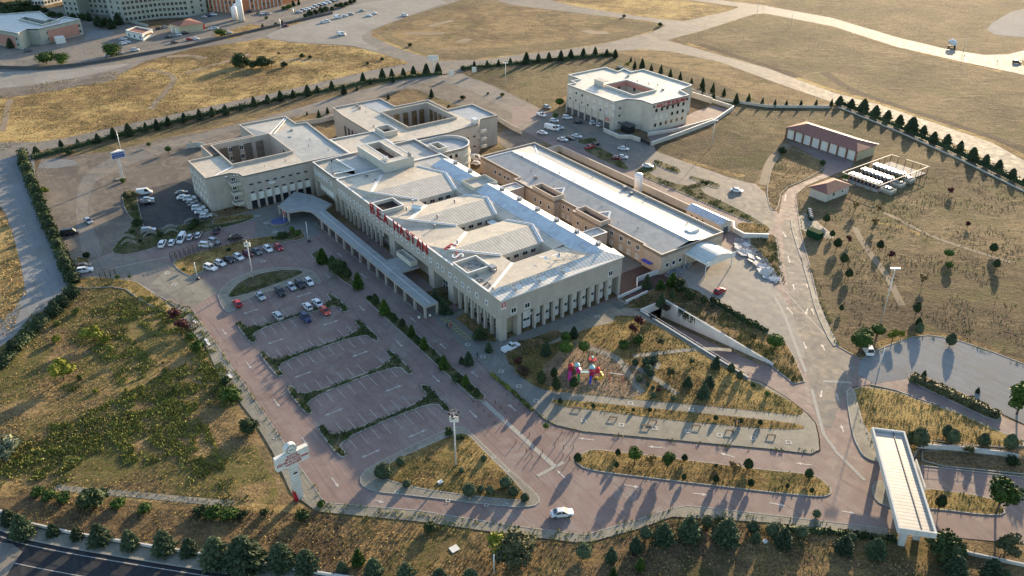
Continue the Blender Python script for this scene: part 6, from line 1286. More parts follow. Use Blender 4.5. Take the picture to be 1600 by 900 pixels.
row('770,240,205', BUS[:1], 'green bush at the foot of the small white sign tower', 'bush', None, 0, 225, .25)
row('435,65,25', BUS[1:2], 'green bush on the inner side of the perimeter hedge', 'bush', None, 0, 225, .25)
# far trees
row('295,400,308 395,395,315 710,345,252 1380,225,170', GRT, 'dense green tree, # from the left along the far boundary wall', 'tree', 'trees along the far wall', k=.25, wide=1.6)
row('70,300,235 745,155,70 905,98,45 460,120,70 520,125,65 560,130,75 620,160,85 660,170,95 700,180,100 380,110,60', DKT[:1] + SPR[:1], 'dark tree, # among the far clinic buildings', 'tree', 'trees among the far buildings', k=.25, wide=1.3)
row('20,70,-5 60,90,10 110,85,0 160,75,-10 230,70,20 200,95,50 330,105,60 280,75,40', DKT, 'dark tree, # of the grove behind the far clinic', 'tree', 'grove behind the far clinic', k=.25, wide=1.8)
row('1500,415,310 1545,410,345 1585,425,370', DKT, 'large dark tree, # of the clump in the golden field', 'tree', 'clump in the golden field', k=.25, wide=1.4)
row('40,420,320 98,420,365 178,420,375 145,345,318 290,360,320 340,365,338 697,402,378 790,378,355', DKT[:1] + WILD[:1], 'isolated round bush, # from the left across the golden field', 'bush', 'isolated bushes in the golden field', 400, 0, .25, wide=1.4)
row('965,290,262', BUS[1:2], 'dark low bush on the far triangular field', 'bush', None, 400, 0, .25)
row('700,108,85 925,165,135', DKT[:1], 'lone round bush, # beside the upper road', 'bush', 'lone bushes beside the upper road', 800, 0, .25, wide=1.4)
row('310,110,75 340,100,48 375,90,45 410,80,35 440,72,32 475,65,28 505,48,12 535,48,5 565,38,0 592,25,-8 615,18,-15', DKT[:1], 'round dark street tree, # from the left beside the far car park', 'tree', 'street trees by the far car park', 400, 0, .25, wide=1.3)
row('175,60,25 208,55,15 235,40,0 268,30,-5 125,158,135 165,155,122 42,175,145 65,120,95', SPR[:1] + BUS[:1], 'small tree, # on the strip below the far hospital', 'tree', 'small trees below the far hospital', 400, 0, .25)
row('395,740,688 448,710,660 515,715,662 320,720,690 95,560,548 1098,610,550 555,585,520 632,565,530 856,515,470 715,525,480 828,620,575', SPT, 'thin dark young conifer, # scattered on the dry slope behind the wings', 'tree', 'young conifers behind the wings', 400, 0, .25)
row('1205,670,650 1290,620,590 1450,590,570 1540,600,575', BUS[:2], 'low green bush, # on the slope below the upper gate', 'bush', 'low bushes below the upper gate', 400, 0, .25)
row('295,670,618 270,745,702', BALL, 'bright round tree, # at the left corner of the institute car park', 'tree', 'round trees at the institute car park', 800, 0, .25, wide=1.5)
row('720,420,382', YEL, 'small yellow-green tree behind the institute roof', 'tree', None, 800, 0, .25)
row('480,230,190 805,245,195', BALL, 'bright green shrub, # beside the cooling cage', 'shrub', 'green shrubs beside the cage', 1200, 225, .25, wide=1.5)
row('85,60,10 340,130,90', BUS[1:2], 'dark green bush, # at the edge of the dry triangle before the garage', 'bush', 'bushes before the garage', 1200, 225, .25)
row('975,550,508 1308,655,620', SPR[:1], 'ragged little pine, # on the planted bank of the concrete lot', 'tree', 'little pines on the bank', 1200, 450, .25)
row('1250,140,70 1060,80,35', WILD, 'bare grey-brown shrub, # against the wall behind the gate canopy', 'shrub', 'shrubs against the gate wall', 1200, 675, .25, wide=1.3)
row('1085,772,625 1525,205,150 1190,745,680', BUS[1:2], 'dark bush, # beside the gate canopy', 'bush', 'bushes beside the gate canopy', 1200, 675, .25)
row('965,140,95 880,190,150', BUS[5:6], 'brown withered shrub, # near the garden corner', 'shrub', 'withered shrubs', 800, 450, .25)
row('40,500,420 75,540,470', RED[:1] + BUS[5:6], 'dark brownish bush, # at the shaded corner of the garden', 'bush', 'brownish bushes at the garden corner', 800, 450, .25)
# hedges
hedge('50,248 100,236 150,222 200,209', 2.2, 1.6, 'low dark hedge under the upper-left conifers', dens=16)
hedge('200,209 260,194 330,178 400,164', 2.2, 1.5, 'low dark hedge under the upper-left conifer row, middle part', dens=14)
hedge('400,164 460,150 520,141 580,128 690,116', 2.2, 1.5, 'low dark hedge rising to the upper gate', dens=12)
hedge('720,108 790,102 860,94 960,86', 2.2, 1.5, 'low dark hedge right of the upper gate', dens=12)
hedge('35,240 45,275 58,310 72,345 88,380 103,415 118,445', 3.2, 2.0, 'dense dark hedge of the west column', dens=40)
hedge('112,455 88,483 58,512 25,548 0,575', 3.0, 1.6, 'dark hedge beside the lower west road', dens=34)
hedge('1312,160 1360,180 1405,200 1450,218 1500,240 1560,268 1600,290', 2.2, 1.5, 'low dark hedge along the right-hand perimeter road', dens=16)
hedge('1424,592 1470,612 1520,634 1560,652', 2.6, 1.3, 'brown and green hedge bank beside the concrete lot', 'olive_leaf', 60)
hedge('768,586 800,612 832,642', .7, .5, 'low weedy edging along the grey walk', 'weed', 40); 
hedge('1215,448 1060,436', .1, .1, 'x') if False else None
hedge('1112,470 1150,494 1198,520', 1.4, 1.1, 'dark hedge along the kerb below the red car', dens=50)
hedge('1472,845 1485,870 1500,890', 2.2, 2.6, 'tall dark hedge by the foot of the gate canopy', dens=70)
hedge('1400,845 1330,835 1210,825', 1.2, .6, 'low green edging under the bottom lane', 'dark_leaf', 20)
# ---------------------------------------------------------------- uncountable ground cover
def scatter(name, label, poly, dens, mat, size=.4, hh=.35, clump=.0, mats=None, thr=.5, z=0, clumpsc=.08, seed=1, cat='grass'):
    return scatter_many(name, label, [(poly, dens, size, hh, clump, thr, z, clumpsc, seed)], mat, cat)
def scatter_pts(poly, dens, hh, clump, thr, z, clumpsc, seed):
    rg = np.random.default_rng(seed); P = np.array(poly); x0, y0 = P.min(0); x1, y1 = P.max(0); ar = (x1 - x0) * (y1 - y0); n = int(ar * dens)
    x = x0 + rg.random(n) * (x1 - x0); y = y0 + rg.random(n) * (y1 - y0); k = inside_np(poly, x, y)
    if clump:
        f = np.zeros(n); sc = clumpsc
        for q in range(5):
            t = rg.random() * 6.28; f += np.sin((x * math.cos(t) + y * math.sin(t)) * sc * (1.7 ** q) * 2.2 + rg.random() * 6 + 1.3 * np.sin((y * math.cos(t) - x * math.sin(t)) * sc * 1.4 ** q * 2)) / (1.35 ** q)
        f = (f - f.min()) / (f.max() - f.min()); k &= (rg.random(n) < np.clip((f - thr) / (1 - thr) * 3, 0, 1))
    x, y = x[k], y[k]; n = len(x)
    if n < 3: return None
    Z = rg.random(n) * hh; Q = np.stack([x, y, z + Z * .5], 1); D = np.stack([rg.normal(size=n) * .5, rg.normal(size=n) * .5, np.ones(n)], 1)
    return Q, D
def scatter_many(name, label, items, mat, cat):
    R_ = [(scatter_pts(p, d_, h_, c_, t_, z_, s_, sd), sz) for p, d_, sz, h_, c_, t_, z_, s_, sd in items]; R_ = [r for r in R_ if r[0] is not None]
    Q = np.concatenate([r[0][0] for r in R_]); D = np.concatenate([r[0][1] for r in R_]); size = np.concatenate([np.full(len(r[0][0]), r[1]) for r in R_]) * RNG.uniform(.55, 1.4, len(Q))
    me = leafmesh(name, Q, size, mat, D, 1.3, tri=True); o = bpy.data.objects.new(name, me); C.objects.link(o); o.rotation_euler = (0, 0, YAW); return tag(o, label, cat, kind='stuff')
SW = PL('-40,590 10,540 60,480 110,450 187,440 260,490 330,575 380,660 430,770 350,795 200,775 -40,770')
scatter('dry_grass', 'dry straw tufts over the overgrown field at lower left', SW, 5, 'straw', .24, .16, 1, thr=.25, seed=2)
scatter('weeds', 'green weeds spreading over the overgrown field', SW, 10, 'weed', .32, .2, 1, thr=.60, seed=5, clumpsc=.05, cat='weeds')
BANDS = (('150,520 200,560 230,610', 9), ('40,700 150,668 230,622 300,592 345,560', 12), ('175,485 230,480 275,505 270,530', 12), ('262,596 285,650 310,710 330,770', 8), ('15,705 60,735 130,700 180,690', 9), ('200,640 240,680 260,740', 14), ('285,500 318,545 345,600 375,650', 5))
scatter_many('weeds', 'dense green weed bands crossing the overgrown field', [(strip(soft(PL(q), 2, False), w_), 22, .36, .3, 1, .42, 0, .3, 200 + i) for i, (q, w_) in enumerate(BANDS)], 'weed', 'weeds')
if False: scatter('weeds', 'x', PL('20,690 130,640 200,590 260,540 330,560 350,620 380,700 300,740 200,720 80,740'), 14, 'weed', .38, .3, 1, thr=.5, seed=9, clumpsc=.07, cat='weeds')
SB = PL('-40,775 200,790 400,795 600,812 800,842 915,852 1000,830 1060,808 1320,836 1450,880 1450,960') + shift(RD, -dn * 3.4)[::-1]
scatter('dry_grass', 'dry grass on the bank between site and bottom road', SB, 5, 'straw', .26, .18, 1, thr=.3, seed=3)
scatter('dry_grass', 'straw grass over the golden fields at upper left', PL('0,141 212,106 412,62 550,75 640,100 400,150 75,223 0,235'), 1.8, 'straw', .3, .2, 1, thr=.4, seed=4)
scatter('dry_grass', 'dry grass in the brown fields on the right', PL('1240,320 1330,270 1560,280 1640,330 1640,560 1430,520 1345,550 1290,500'), 1.3, 'straw', .3, .2, 1, thr=.42, seed=6)
scatter('dry_grass', 'dry grass in the strip left of the west road', PL('0,335 20,360 42,460 20,520 0,530'), 5, 'straw', .32, .25, 1, thr=.3, seed=7)
scatter_many('dry_grass', 'dry grass tufts on the kerbed verges and garden beds', [(p, 4, .22, .16, 1, .3, .18, .2, 20 + i) for i, (p, m_) in enumerate(VERGES) if m_ in ('verge_grass', 'scrub_strip', 'dry_field')], 'straw', 'grass')
scatter_many('weeds', 'green weeds along verges and shaded beds', [(p, 2 if m_ == 'verge_grass' else 10, .28, .2, 1, .42, .18, .3, 60 + i) for i, (p, m_) in enumerate(VERGES) if m_ in ('verge_grass', 'scrub_strip', 'green_verge')], 'weed', 'weeds')
scatter_many('weeds', 'dark green weeds creeping over the car park islands', [(p, 14, .3, .22, 1, .30, .2, .3, 60 + i) for i, (p, m_) in enumerate(VERGES) if m_ == 'capweed'], 'green_leaf', 'weeds')
KL = ('272,477 300,484 405,636 507,786', '507,787 800,823 915,838 940,830 1050,796 1320,820', '765,583 800,612 832,641 869,667 912,677 1200,704 1282,705', '1265,415 1310,542 1345,562 1420,528 1490,530 1600,572', '495,797 650,815 800,838 915,850 1000,828 1060,808 1390,842', '1212,372 1226,445', '1360,602 1440,626 1562,674')
scatter_many('weeds', 'tufts of weeds growing along the kerbs', [(strip(PL(q), 1.0 if i != 4 else 2.5), 7, .3, .25, 1, .4, .1, .4, 100 + i) for i, q in enumerate(KL)], 'weed', 'weeds')
scatter('gravel', 'white and blue rubble spilling beside the end yard', PL('1150,372 1170,378 1200,410 1218,440 1212,444 1190,425 1160,395 1146,382'), 12, 'rubble_white', .45, .4, seed=130, cat='rubble')
scatter('gravel', 'grey rubble heap under the windows of the long low wing', PL('1045,418 1072,405 1080,415 1060,432 1040,436'), 12, 'rubble_blue', .45, .6, seed=131, cat='rubble')
# ---------------------------------------------------------------- vehicles
def car_proto(kind):
    L, Wd, H1, H2 = {'saloon': (4.5, 1.78, .92, 1.45), 'hatch': (4.0, 1.74, .95, 1.50), 'suv': (4.5, 1.86, 1.08, 1.70), 'van': (5.2, 1.95, 1.15, 2.15), 'pickup': (5.2, 1.85, 1.02, 1.75)}[kind]
    r = bpy.data.objects.new('parked_car' if kind not in ('van', 'pickup') else ('parked_van' if kind == 'van' else 'pickup_truck'), None); ch = []
    h = L / 2
    st = {'saloon': [(-h, .55, .80), (-h + .15, .78, .93), (-h * .62, .93, 1), (0, .95, 1), (h * .42, .92, 1), (h * .8, .80, .97), (h - .05, .66, .86), (h, .5, .76)],
          'hatch': [(-h, .62, .84), (-h + .12, .9, .95), (-h * .5, .96, 1), (0, .95, 1), (h * .45, .92, 1), (h * .8, .8, .97), (h - .05, .64, .86), (h, .5, .76)],
          'suv': [(-h, .7, .86), (-h + .1, 1.02, .95), (-h * .5, 1.07, 1), (0, 1.07, 1), (h * .45, 1.04, 1), (h * .82, .95, .97), (h - .05, .8, .88), (h, .6, .8)],
          'van': [(-h, .9, .93), (-h + .08, 1.15, .97), (0, 1.15, 1), (h * .55, 1.12, 1), (h * .82, .98, .97), (h - .05, .82, .88), (h, .6, .82)],
          'pickup': [(-h, .7, .93), (-h + .06, .98, .96), (-h * .2, 1.0, 1), (h * .45, 1.0, 1), (h * .8, .9, .97), (h - .05, .75, .88), (h, .6, .8)]}[kind]
    v = []; m = 8
    for x, zt, ws in st:
        w_ = Wd / 2 * ws; zb = .30 if abs(x) > h - .2 else .22
        v += [(x, -w_ * .92, zb), (x, -w_, .5), (x, -w_ * .98, zt * .88), (x, -w_ * .82, zt), (x, w_ * .82, zt), (x, w_ * .98, zt * .88), (x, w_, .5), (x, w_ * .92, zb)]
    f = [(i * m + j, (i + 1) * m + j, (i + 1) * m + (j + 1) % m, i * m + (j + 1) % m) for i in range(len(st) - 1) for j in range(m)] + [tuple(range(m)), tuple((len(st) - 1) * m + j for j in range(m))[::-1]]
    b = MB().add(v, f)
    x0, x1, x2, x3 = {'saloon': (-h * .72, -h * .42, h * .16, h * .48), 'hatch': (-h * .93, -h * .72, h * .14, h * .5), 'suv': (-h * .95, -h * .8, h * .12, h * .46), 'van': (-h + .05, -h + .14, h * .42, h * .74), 'pickup': (-h * .12, -h * .04, h * .2, h * .5)}[kind]
    wb, wt = Wd / 2 * .86, Wd / 2 * .68; zb = H1 - .03; zt = H2 - .05
    g = MB().add([(x0, -wb, zb), (x3, -wb, zb), (x3, wb, zb), (x0, wb, zb), (x1, -wt, zt), (x2, -wt, zt), (x2, wt, zt), (x1, wt, zt)], [(0, 1, 5, 4), (1, 2, 6, 5), (2, 3, 7, 6), (3, 0, 4, 7), (4, 5, 6, 7)])
    b.add([(x1 - .06, -wt - .02, zt - .02), (x2 + .06, -wt - .02, zt - .02), (x2 + .06, wt + .02, zt - .02), (x1 - .06, wt + .02, zt - .02), (x1 + .1, -wt + .1, H2), (x2 - .15, -wt + .1, H2), (x2 - .15, wt - .1, H2), (x1 + .1, wt - .1, H2)], [(0, 1, 5, 4), (1, 2, 6, 5), (2, 3, 7, 6), (3, 0, 4, 7), (4, 5, 6, 7)])
    for s in (-1, 1):
        for p, q in (((x0, s * wb, zb), (x1, s * wt, zt)), ((x3, s * wb, zb), (x2, s * wt, zt)), (((x0 + x3) / 2 + .1, s * (wb + .01), zb), ((x1 + x2) / 2 + .1, s * (wt + .01), zt))): b.bar(p, q, .09, .09)
        if kind == 'van': b.add([(x0, s * (wb + .02), zb), (h * .05, s * (wb + .02), zb), (h * .05, s * (wt + .02), zt), (x1, s * (wt + .02), zt)], [(0, 1, 2, 3)])
    if kind == 'pickup': parapet(b, [(-h + .1, -Wd / 2 * .9), (-h * .15, -Wd / 2 * .9), (-h * .15, Wd / 2 * .9), (-h + .1, Wd / 2 * .9)], .95, 1.15, .1)
    body = bpy.data.objects.new('body', b.mesh('body', 'car_white')); ch.append(body); ch.append(bpy.data.objects.new('windows', g.mesh('windows', 'glass_dark')))
    wm = MB().tube([(0, -.1, 0), (0, .1, 0)], .33, 14); wme = wm.mesh('wheel', 'tyre'); rm = MB().tube([(0, -.115, 0), (0, .115, 0)], .19, 10).mesh('rim', 'rim')
    for sx in (-.62, .62):
        for sy in (-1, 1):
            o = bpy.data.objects.new('wheel', wme); o.location = (sx * h, sy * (Wd / 2 - .08), .33); ri = bpy.data.objects.new('rim', rm); KIDS[o] = [ri]; ch.append(o)
    hl = MB().box(-.06, .03, -.2, .2, -.08, .08).mesh('headlight', 'lamp_glass'); tl = MB().box(-.03, .06, -.16, .16, -.1, .1).mesh('tail_light', 'tail_red')
    for sy in (-1, 1):
        o = bpy.data.objects.new('headlight', hl); o.location = (h - .06, sy * Wd * .33, .66); ch.append(o); o = bpy.data.objects.new('tail_light', tl); o.location = (-h + .04, sy * Wd * .34, .76); ch.append(o)
    mi = MB()
    for sy in (-1, 1): mm = MB().box(-.1, .06, -.1, .1, -.06, .08).mesh('mirror', 'metal_dark'); o = bpy.data.objects.new('mirror', mm); o.location = (h * .38, sy * (Wd / 2 + .02), H1 + .06); ch.append(o)
    KIDS[r] = ch; return r
CARS = {k: car_proto(k) for k in ('saloon', 'hatch', 'suv', 'van', 'pickup')}
NK = {'saloon': 'saloon car', 'hatch': 'hatchback', 'suv': 'large estate car', 'van': 'van', 'pickup': 'pickup truck'}; CN = {'white': 'white', 'silver': 'silver', 'black': 'black', 'red': 'red', 'darkred': 'dark red', 'navy': 'dark blue', 'grey': 'grey', 'brown': 'brown', 'orange': 'bright red'}
def car(px, py, head, kind, col, label, group=None, far=False):
    pr = CARS[kind]; r = pr.copy(); C.objects.link(r); a, b = AB(px, py, .7); r.location = W(a, b, .085); r.rotation_euler = (0, 0, YAW + R(head))
    for c_ in KIDS[pr]:
        if far and c_.name.split('.')[0] in ('mirror', 'headlight', 'tail_light'): continue
        c = c_.copy(); C.objects.link(c); c.parent = r
        if c.name.startswith('body'): c.material_slots[0].link = 'OBJECT'; c.material_slots[0].material = MAT['car_' + col]
        for d_ in KIDS.get(c_, []): q = d_.copy(); C.objects.link(q); q.parent = c
    tag(r, label, 'van' if kind == 'van' else 'pickup truck' if kind == 'pickup' else 'car', group)
def carrow(lst, where, group, x0, y0, k, far=False):
    for i, (x, y, hd, kind, col) in enumerate(lst): car(x0 + x * k, y0 + y * k, hd, kind, col, '%s %s, %s %s' % (CN[col], NK[kind], nth(i), where), group, far)
carrow([(435, 328, 180, 'hatch', 'red'), (658, 258, 0, 'saloon', 'silver'), (848, 222, 0, 'suv', 'black'), (955, 168, 0, 'hatch', 'silver'), (1040, 148, 0, 'suv', 'black'), (1125, 122, 0, 'hatch', 'white')], 'from the left under the crescent island', 'cars under the crescent island', 300, 420, .1625)
carrow([(825, 450, 180, 'suv', 'silver'), (1110, 358, 180, 'hatch', 'white'), (1205, 322, 180, 'saloon', 'white')], 'above the first car park island', 'cars above the first island', 300, 420, .1625)
carrow([(1093, 468, 0, 'suv', 'navy'), (1280, 403, 0, 'hatch', 'orange')], 'below the first car park island', 'cars below the first island', 300, 420, .1625)
carrow([(1145, 562, 25, 'suv', 'white'), (1240, 517, 20, 'hatch', 'white'), (1325, 480, 15, 'saloon', 'black'), (1425, 455, 12, 'hatch', 'white')], 'from the left below the timber trellis', 'cars below the trellis', 150, 330, .15625)
carrow([(712, 772, 10, 'hatch', 'darkred'), (808, 748, 8, 'saloon', 'grey'), (925, 722, 5, 'hatch', 'white'), (1036, 706, 0, 'hatch', 'red')], 'right of the lamp mast in the row by the plaza', 'cars right of the lamp mast', 280, 280, .15)
carrow([(665, 322, 150, 'suv', 'white'), (760, 308, 150, 'hatch', 'white'), (855, 275, -32, 'van', 'white'), (943, 255, 148, 'hatch', 'silver'), (1025, 236, 148, 'hatch', 'silver'), (1203, 192, 150, 'saloon', 'black')], 'from the left below the planter arches', 'cars below the planter arches', 150, 330, .15625)
carrow([(1390, 257, 72, 'saloon', 'black'), (1103, 337, 50, 'suv', 'white'), (1183, 303, 25, 'suv', 'silver')], 'beside the timber trellis', 'cars beside the trellis', 150, 330, .15625)
carrow([(1133, 303, 80, 'saloon', 'grey'), (1145, 330, 78, 'saloon', 'white'), (1185, 338, 76, 'suv', 'white'), (1200, 360, 76, 'hatch', 'silver'), (1216, 378, 76, 'saloon', 'grey'), (1240, 398, 75, 'suv', 'white'), (1257, 420, 75, 'saloon', 'white'), (1286, 447, 74, 'hatch', 'white')], 'from the top in the shaded row along the left wing', 'cars along the left wing', 0, 225, .25)
carrow([(903, 302, 72, 'van', 'white'), (920, 345, 74, 'saloon', 'white'), (922, 366, 74, 'suv', 'black'), (928, 538, 70, 'suv', 'silver')], 'in the shaded gravel yard by the planter', 'cars in the gravel yard', 0, 225, .25)
car(138, 345, 10, 'hatch', 'silver', 'small silver car driving on the pale track across the yard'); car(109, 364, 75, 'van', 'black', 'long black minibus parked against the west hedge'); car(132.5, 422, 75, 'suv', 'white', 'white car parked at the foot of the west hedge'); car(131, 415, 75, 'hatch', 'brown', 'dark car behind the white one at the foot of the west hedge')
car(878, 801, 62, 'saloon', 'white', 'white saloon driving alone on the bottom lane'); car(1355, 545, 140, 'van', 'white', 'white van beside the round trees at the junction'); car(798, 542, 95, 'pickup', 'white', 'white pickup at the corner of the hospital'); car(1125, 454, 92, 'hatch', 'red', 'dark red hatchback in front of the vaulted canopy')
S3 = (860, 90, .1755)
carrow([(153, 532, 45, 'suv', 'white'), (250, 572, 45, 'saloon', 'black'), (35, 560, 45, 'hatch', 'white'), (25, 632, 30, 'van', 'white'), (78, 622, 50, 'hatch', 'white'), (110, 727, 25, 'saloon', 'white'), (168, 715, 25, 'saloon', 'black'), (235, 697, 30, 'saloon', 'white')], 'in the shaded lot left of the institute', 'cars left of the institute', *S3)
carrow([(355, 793, 95, 'saloon', 'red'), (405, 768, 95, 'hatch', 'black'), (650, 808, 35, 'saloon', 'white'), (640, 882, 40, 'saloon', 'white'), (592, 893, 40, 'hatch', 'darkred')], 'in the lot in front of the institute', 'cars in front of the institute', *S3)
carrow([(385, 578, 90, 'hatch', 'white'), (448, 596, 90, 'hatch', 'white')], 'parked between the institute columns', 'cars under the institute', *S3)
carrow([(220, 668, 10, 'hatch', 'silver'), (183, 716, 10, 'pickup', 'white'), (190, 828, 30, 'saloon', 'white'), (240, 797, 30, 'van', 'white')], 'on the lane left of the institute lot', 'cars on the institute lane', 800, 0, .25)
car(1012, 259, 40, 'saloon', 'white', 'white saloon at the end of the upper green island'); car(1151, 297, 30, 'saloon', 'white', 'white saloon alone in the sunlit upper lot'); car(743, 247, 40, 'van', 'white', 'white car behind the drum-ended wing')
car(745, 255, 40, 'hatch', 'white', 'second white car behind the drum-ended wing')
carrow([(420, 138, 70, 'saloon', 'white'), (447, 132, 70, 'hatch', 'white'), (512, 108, 80, 'van', 'white'), (555, 98, 75, 'saloon', 'white'), (592, 87, 75, 'saloon', 'silver'), (662, 65, 75, 'saloon', 'silver'), (706, 96, 60, 'saloon', 'white'), (740, 83, 60, 'saloon', 'white'), (930, 94, 30, 'suv', 'white'), (537, 213, 40, 'van', 'white'), (183, 160, 75, 'saloon', 'darkred')], 'from the left on the wide far apron', 'cars on the far apron', 400, 0, .25, True)
carrow([(770, 242, 60, 'saloon', 'white'), (790, 262, 60, 'saloon', 'white'), (770, 271, 60, 'hatch', 'white'), (845, 311, 70, 'suv', 'white'), (680, 345, 80, 'saloon', 'white'), (745, 332, 80, 'saloon', 'silver'), (990, 177, 70, 'saloon', 'black'), (1030, 168, 70, 'saloon', 'silver'), (1053, 230, 60, 'saloon', 'black'), (1085, 222, 60, 'saloon', 'silver'), (1115, 216, 60, 'hatch', 'white'), (1155, 207, 60, 'suv', 'black'), (1090, 263, 70, 'saloon', 'brown'), (1185, 245, 70, 'hatch', 'red'), (1221, 241, 70, 'saloon', 'white'), (1430, 203, 70, 'saloon', 'white'), (1325, 178, 60, 'saloon', 'white'), (1345, 175, 60, 'saloon', 'silver'), (175, 316, 80, 'suv', 'grey'), (1275, 105, 50, 'saloon', 'silver'), (1305, 98, 50, 'saloon', 'navy'), (1335, 90, 50, 'suv', 'white'), (1560, 70, 50, 'saloon', 'black')], 'from the left in the far yards', 'cars in the far yards', 0, 0, .25, True)
carrow([(270 + 26 * i, 72 - 8.2 * i, 60, ('saloon', 'suv', 'hatch')[i % 3], ('white', 'silver', 'white', 'white', 'silver', 'black', 'white', 'white', 'grey', 'white')[i]) for i in range(10)], 'from the left, front row of far car park', 'cars in the far car park', 400, 0, .25, True)
carrow([(372 + 24 * i, 36 - 7.2 * i, 60, 'saloon', ('grey', 'white', 'silver', 'white', 'black', 'white')[i]) for i in range(6)], 'from the left, back row of far car park', 'cars in the far car park', 400, 0, .25, True)
carrow([(20 + 18 * i, 80 + (i % 2) * 4, 60, 'hatch', ('black', 'white', 'white', 'silver')[i]) for i in range(4)], 'from the left below the orange building', 'cars below the orange building', 400, 0, .25, True)
car(1589, 97, 30, 'suv', 'black', 'dark car at the right edge beside the bright road', None, True)
a, b = AB(1487, 74); t = thing('loaded_cart', 'cart piled high with white sacks beside the bright far road', 'cart', a, b, rot=.4)
mb = MB().box(-2.4, 2.4, -1.1, 1.1, .7, 1.0); mb.build('bed', 'wood_dark', t)
for sx in (-1.5, 1.5):
    for sy in (-1, 1): MB().tube([(sx, sy - .1, .45), (sx, sy + .1, .45)], .45, 10).build('wheel', 'tyre', t)
mb = MB()
for i in range(9): mb.ball((random.uniform(-2, 2), random.uniform(-.8, .8), 1.6 + random.uniform(0, 1.8)), random.uniform(.9, 1.3), 7, 5)
mb.build('sacks', 'tank_white', t)
# ---------------------------------------------------------------- people (one continuous skinned body, clothing tint by kind)
def person(px, py, head, cloth, label, walk=.25, z=.2, group=None):
    me = bpy.data.meshes.new('person'); w_ = walk
    V = [(0, 0, .95), (0, 0, 1.2), (0, 0, 1.42), (0, 0, 1.52), (.02, 0, 1.62), (.03, 0, 1.72), (0, -.19, 1.40), (w_ * .5, -.24, 1.12), (w_ * 1.1, -.25, .88), (0, .19, 1.40), (-w_ * .5, .24, 1.12), (-w_ * .6, .25, .88),
         (0, -.1, .9), (-w_ * .5, -.11, .5), (-w_ * 1.3, -.11, .1), (-w_ * 1.3 + .16, -.12, .05), (0, .1, .9), (w_ * .9, .11, .5), (w_ * 1.2, .11, .08), (w_ * 1.2 + .17, .12, .05)]
    E_ = [(0, 1), (1, 2), (2, 3), (3, 4), (4, 5), (2, 6), (6, 7), (7, 8), (2, 9), (9, 10), (10, 11), (0, 12), (12, 13), (13, 14), (14, 15), (0, 16), (16, 17), (17, 18), (18, 19)]
    rad = [.15, .15, .14, .06, .10, .085, .07, .05, .04, .07, .05, .04, .095, .07, .05, .04, .095, .07, .05, .04]
    me.from_pydata(V, E_, []); me.materials.append(MAT[cloth]); o = bpy.data.objects.new('person', me); C.objects.link(o); mo = o.modifiers.new('skin', 'SKIN'); o.modifiers.new('sub', 'SUBSURF').render_levels = 1
    for i, r_ in enumerate(rad): me.skin_vertices[0].data[i].radius = (r_, r_ * (1.25 if i in (0, 1, 2) else 1))
    me.skin_vertices[0].data[0].use_root = True
    a, b = AB(px, py); o.location = W(a, b, z); o.rotation_euler = (0, 0, YAW + R(head)); tag(o, label, 'person', group)
    hm = MB().ball((.03, 0, 1.69), .125, 8, 6); h = bpy.data.objects.new('hair', hm.mesh('hair', 'metal_dark', smooth=True)); C.objects.link(h); h.parent = o
    fm = MB().ball((.06, 0, 1.65), .108, 8, 6); h = bpy.data.objects.new('face', fm.mesh('face', 'skin', smooth=True)); C.objects.link(h); h.parent = o
person(699, 514, 0, 'cloth_dark', 'person in dark clothes walking on the yellow-hatched forecourt'); person(704, 514, 0, 'cloth_red', 'person in a red top walking beside the dark-clothed one')
person(746, 561, 90, 'cloth_dark', 'person in dark clothes at the forecourt kerb'); person(1148, 668, 40, 'cloth_dark', 'person sitting out on the walk by the narrow bed, left one', .1); person(1153, 669, 200, 'cloth_dark', 'person in black on the walk by the narrow bed, right one', .1)
person(823.5, 160, 0, 'cloth_dark', 'person walking on the lane above the institute'); person(977, 230, 20, 'cloth_dark', 'person in dark clothes, left one of two behind the white saloon'); person(981, 231, 60, 'cloth_blue', 'person in blue, right one of two behind the white saloon')
person(527, 54, 10, 'cloth_dark', 'person beside the white van on the far apron', z=.1); person(1506, 90, 0, 'cloth_dark', 'person standing on the bright far road', z=.1); person(1558, 98, 0, 'cloth_dark', 'person on the bright road near the right edge', z=.1); person(1076, 545 + 0, 0, 'cloth_blue', 'person on the garden path', z=.25) if False else None
# ---------------------------------------------------------------- rooftop letters
t = thing('rooftop_letters', 'row of tall red letters standing on the hospital parapet', 'sign letters', -193, B0 - .3)
LET = [('B', -210.3, -207.8), ('.', -206.7, -206.2), ('E', -205.6, -203.4), ('.', -203.0, -202.5), ('A', -201.7, -199.1), ('.', -198.0, -197.5), ('H', -195.3, -192.6), ('A', -191.8, -189.2), ('S', -188.1, -185.9), ('T', -185.3, -182.8), ('A', -182.0, -179.3), ('N', -178.6, -175.9)]
def letter(ch, w_, h, name='letter', mat='red_letter', depth=.09):
    me = text_mesh(ch, 4.2, depth, name, -.02, 'LEFT'); n = len(me.vertices); co = np.empty(n * 3); me.vertices.foreach_get('co', co); co = co.reshape(-1, 3)
    mn, mx = co.min(0), co.max(0); co[:, 0] = (co[:, 0] - mn[0]) / (mx[0] - mn[0]) * w_; co[:, 1] = (co[:, 1] - mn[1]) / (mx[1] - mn[1]) * h; me.vertices.foreach_set('co', co.ravel()); me.update(); me.materials.clear(); me.materials.append(MAT[mat]); return me
for ch, a0_, a1_ in LET:
    me = letter(ch, a1_ - a0_, 3.2 if ch != '.' else .5); o = bpy.data.objects.new('letter', me); C.objects.link(o); o.parent = t; g = ORG[t]; o.location = (a0_ - g[0], B0 - .32 - g[1], 9.95); o.rotation_euler = (HP, 0, 0)
